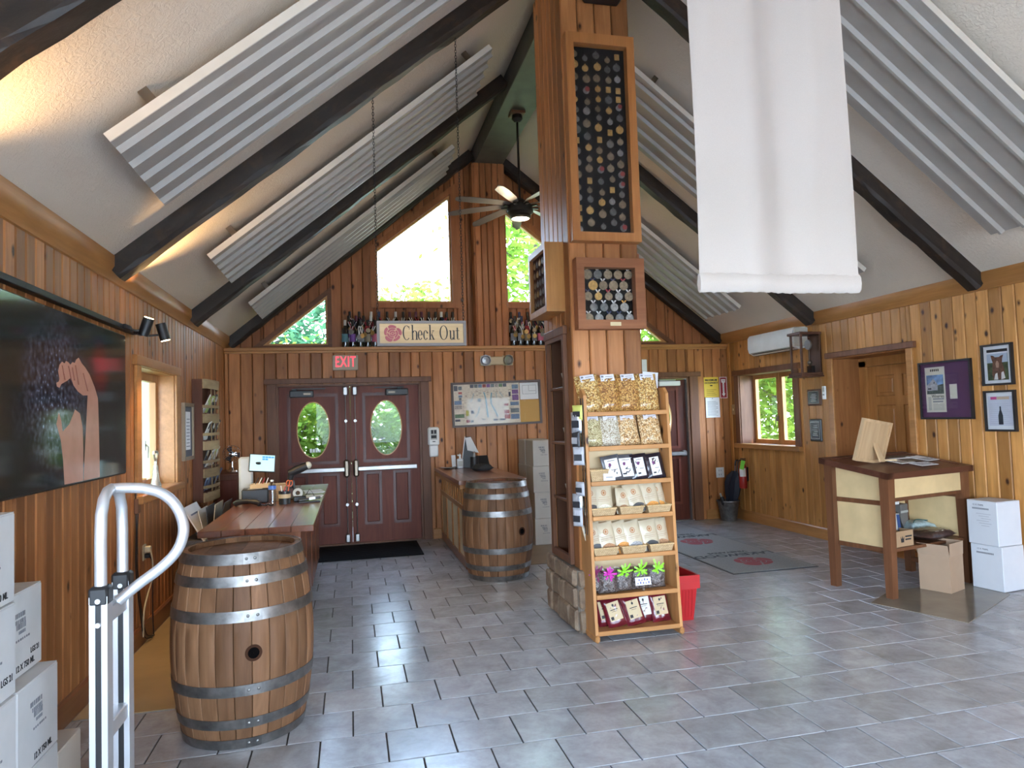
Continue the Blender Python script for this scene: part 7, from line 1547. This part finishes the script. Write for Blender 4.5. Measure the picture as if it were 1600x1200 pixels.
# ---- cartons at the table
oc = thing('open_carton', 'open brown cardboard carton on the floor under the table', 'carton', (4.93, 5.073, .0055), R(22)); L_, Dp, H_ = .25, .25, .40
poly_ring(B(), [(-L_/2, -Dp/2), (L_/2, -Dp/2), (L_/2, Dp/2), (-L_/2, Dp/2)], [(-L_/2+.004, -Dp/2+.004), (L_/2-.004, -Dp/2+.004), (L_/2-.004, Dp/2-.004), (-L_/2+.004, Dp/2-.004)], 0, H_-.10, 'z').box(-L_/2+.002, -Dp/2+.002, 0, L_/2-.002, Dp/2-.002, .004).obj('body', plain('corrugated_brown', (.42, .28, .18), .85, 0, .04), oc)
KR2 = plain('corrugated_flap', (.43, .29, .19), .85, 0, .04)
B().box(-L_/2, -.004, 0, L_/2, 0, .11).obj('flap', KR2, oc, loc=(0, -Dp/2, H_-.10), rot=(R(2), 0, 0)); B().box(0, -Dp/2, 0, .004, Dp/2, .11).obj('flap', KR2, oc, loc=(L_/2-.004, 0, H_-.10), rot=(0, R(4), 0)); B().box(-.004, -Dp/2, 0, 0, Dp/2, .10).obj('flap', KR2, oc, loc=(-L_/2+.004, 0, H_-.10), rot=(0, R(-12), 0)); B().box(-L_/2, 0, 0, L_/2, .004, .10).obj('flap', KR2, oc, loc=(0, Dp/2-.004, H_-.10), rot=(R(-20), 0, 0)); B().box(.002, -.1, .03, .0028, .1, .09).obj('packing_tape', GREYS, oc, loc=(L_/2, 0, H_-.14), rot=(0, R(2), 0))
CB = plain('blue_white_carton', (.62, .63, .66), .75, 0, .03)
for z, wd, lab_ in ((.0055, .36, 'lower white carton beside the display table'), (.382, .355, 'upper white carton beside the display table')):
    t = carton(lab_, (5.385+(0 if z < .1 else -.012), 4.94, z), .27, .27, .372, 8 if z < .1 else 5, CB, None, 'x', False, 'white cartons by the display table')
    # printed on the face towards the middle of the room
    text('lettering', '12 X 750ML', GREYINK, t, (-.1362, .03, .335), .020, (R(90), 0, R(-90)), 'CENTER')
    for q in range(12): B().box(-.1362, .075-.0125*q, .298, -.135, .084-.0125*q, .312).obj('stamped_letter', GREYINK, t)
    if z > .1:
        b = B(); [b.box(-.1362, -.08+.02*(q % 2), .26-.02*q, -.135, .05-.02*(q % 3), .264-.02*q) for q in range(6)]; b.obj('print', plain('faint_ink', (.42, .42, .46), .8), t)
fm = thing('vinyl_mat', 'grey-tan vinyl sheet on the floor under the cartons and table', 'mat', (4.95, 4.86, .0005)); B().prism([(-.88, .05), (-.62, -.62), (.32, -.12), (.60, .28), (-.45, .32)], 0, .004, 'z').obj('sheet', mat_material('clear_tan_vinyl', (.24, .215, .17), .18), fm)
# ---- runner mat with roses
rn = thing('logo_runner', 'long grey floor runner with two red roses and lettering by the fire door', 'rug', (4.07, 7.80, .0005))
RUN = speckle('grey_runner', (.22, .21, .2), [(.27, .26, .25), (.18, .17, .165), (.29, .28, .265)], 260, .95)
B().cbox(-.46, -1.60, 0, .46, 1.60, .009, .003).obj('pile', RUN, rn); poly_ring(B(), [(-.475, -1.615), (.475, -1.615), (.475, 1.615), (-.475, 1.615)], [(-.455, -1.595), (.455, -1.595), (.455, 1.595), (-.455, 1.595)], 0, .006, 'z').obj('rubber_edge', BLACK, rn)
ROSEM = plain('rug_rose', (.30, .055, .06), .9)
for yy in (-1.18, .05):
    rose(B(), 0.02, yy, .20, .009, .0102, 'z').obj('rose_emblem', ROSEM, rn)
    text('lettering', 'LAKEWOOD', INK, rn, (.0, yy+.36, .0098), .165, (0, 0, R(180)), sx=1.0, bold=.004); text('lettering', 'VINEYARDS', INK, rn, (.0, yy+.50, .0098), .09, (0, 0, R(180)), bold=.002)
# ---- red shopping baskets
REDP = plain('red_basket_plastic', (.48, .018, .02), .35)
for q in range(2):
    t = thing('shopping_basket', ('lower', 'upper')[q]+' red plastic shopping basket nested beside the snack rack', 'basket', (2.44, 5.12, .0005+.05*q), 0, 'red shopping baskets')
    o = [(-.12, -.19), (.12, -.19), (.12, .19), (-.12, .19)]; k = .78 if q == 0 else .80; h_ = .30; b = B()
    out = [(a*k, c_*k, 0) for a, c_ in o]+[(a, c_, h_) for a, c_ in o]; inn = [(a*k*.97, c_*k*.98, .006) for a, c_ in o]+[(a*.97, c_*.98, h_) for a, c_ in o]
    b.add(out+inn, [(0, 1, 5, 4), (1, 2, 6, 5), (2, 3, 7, 6), (3, 0, 4, 7), (0, 3, 2, 1), (8, 12, 13, 9), (9, 13, 14, 10), (10, 14, 15, 11), (11, 15, 12, 8), (8, 9, 10, 11), (4, 5, 13, 12), (5, 6, 14, 13), (6, 7, 15, 14), (7, 4, 12, 15)]); b.obj('tub', REDP, t)
    poly_ring(B(), [(a*1.1, c_*1.07) for a, c_ in o], [(a*.96, c_*.97) for a, c_ in o], h_-.05, h_, 'z').obj('rim', REDP, t)
    for i in range(7):
        x = -.08+.0266*i; B().box(x-.005, -.004, .03, x+.005, .0, h_-.06).obj('rib', REDP, t, loc=(0, -.19*k-.001, 0), rot=(R(7.5), 0, 0))
    B().tube(smooth([(-.125, -.1, h_), (-.125, .0, h_+.012), (-.125, .1, h_)]), .006, 6).obj('handle', WHITE if q else REDP, t, True)
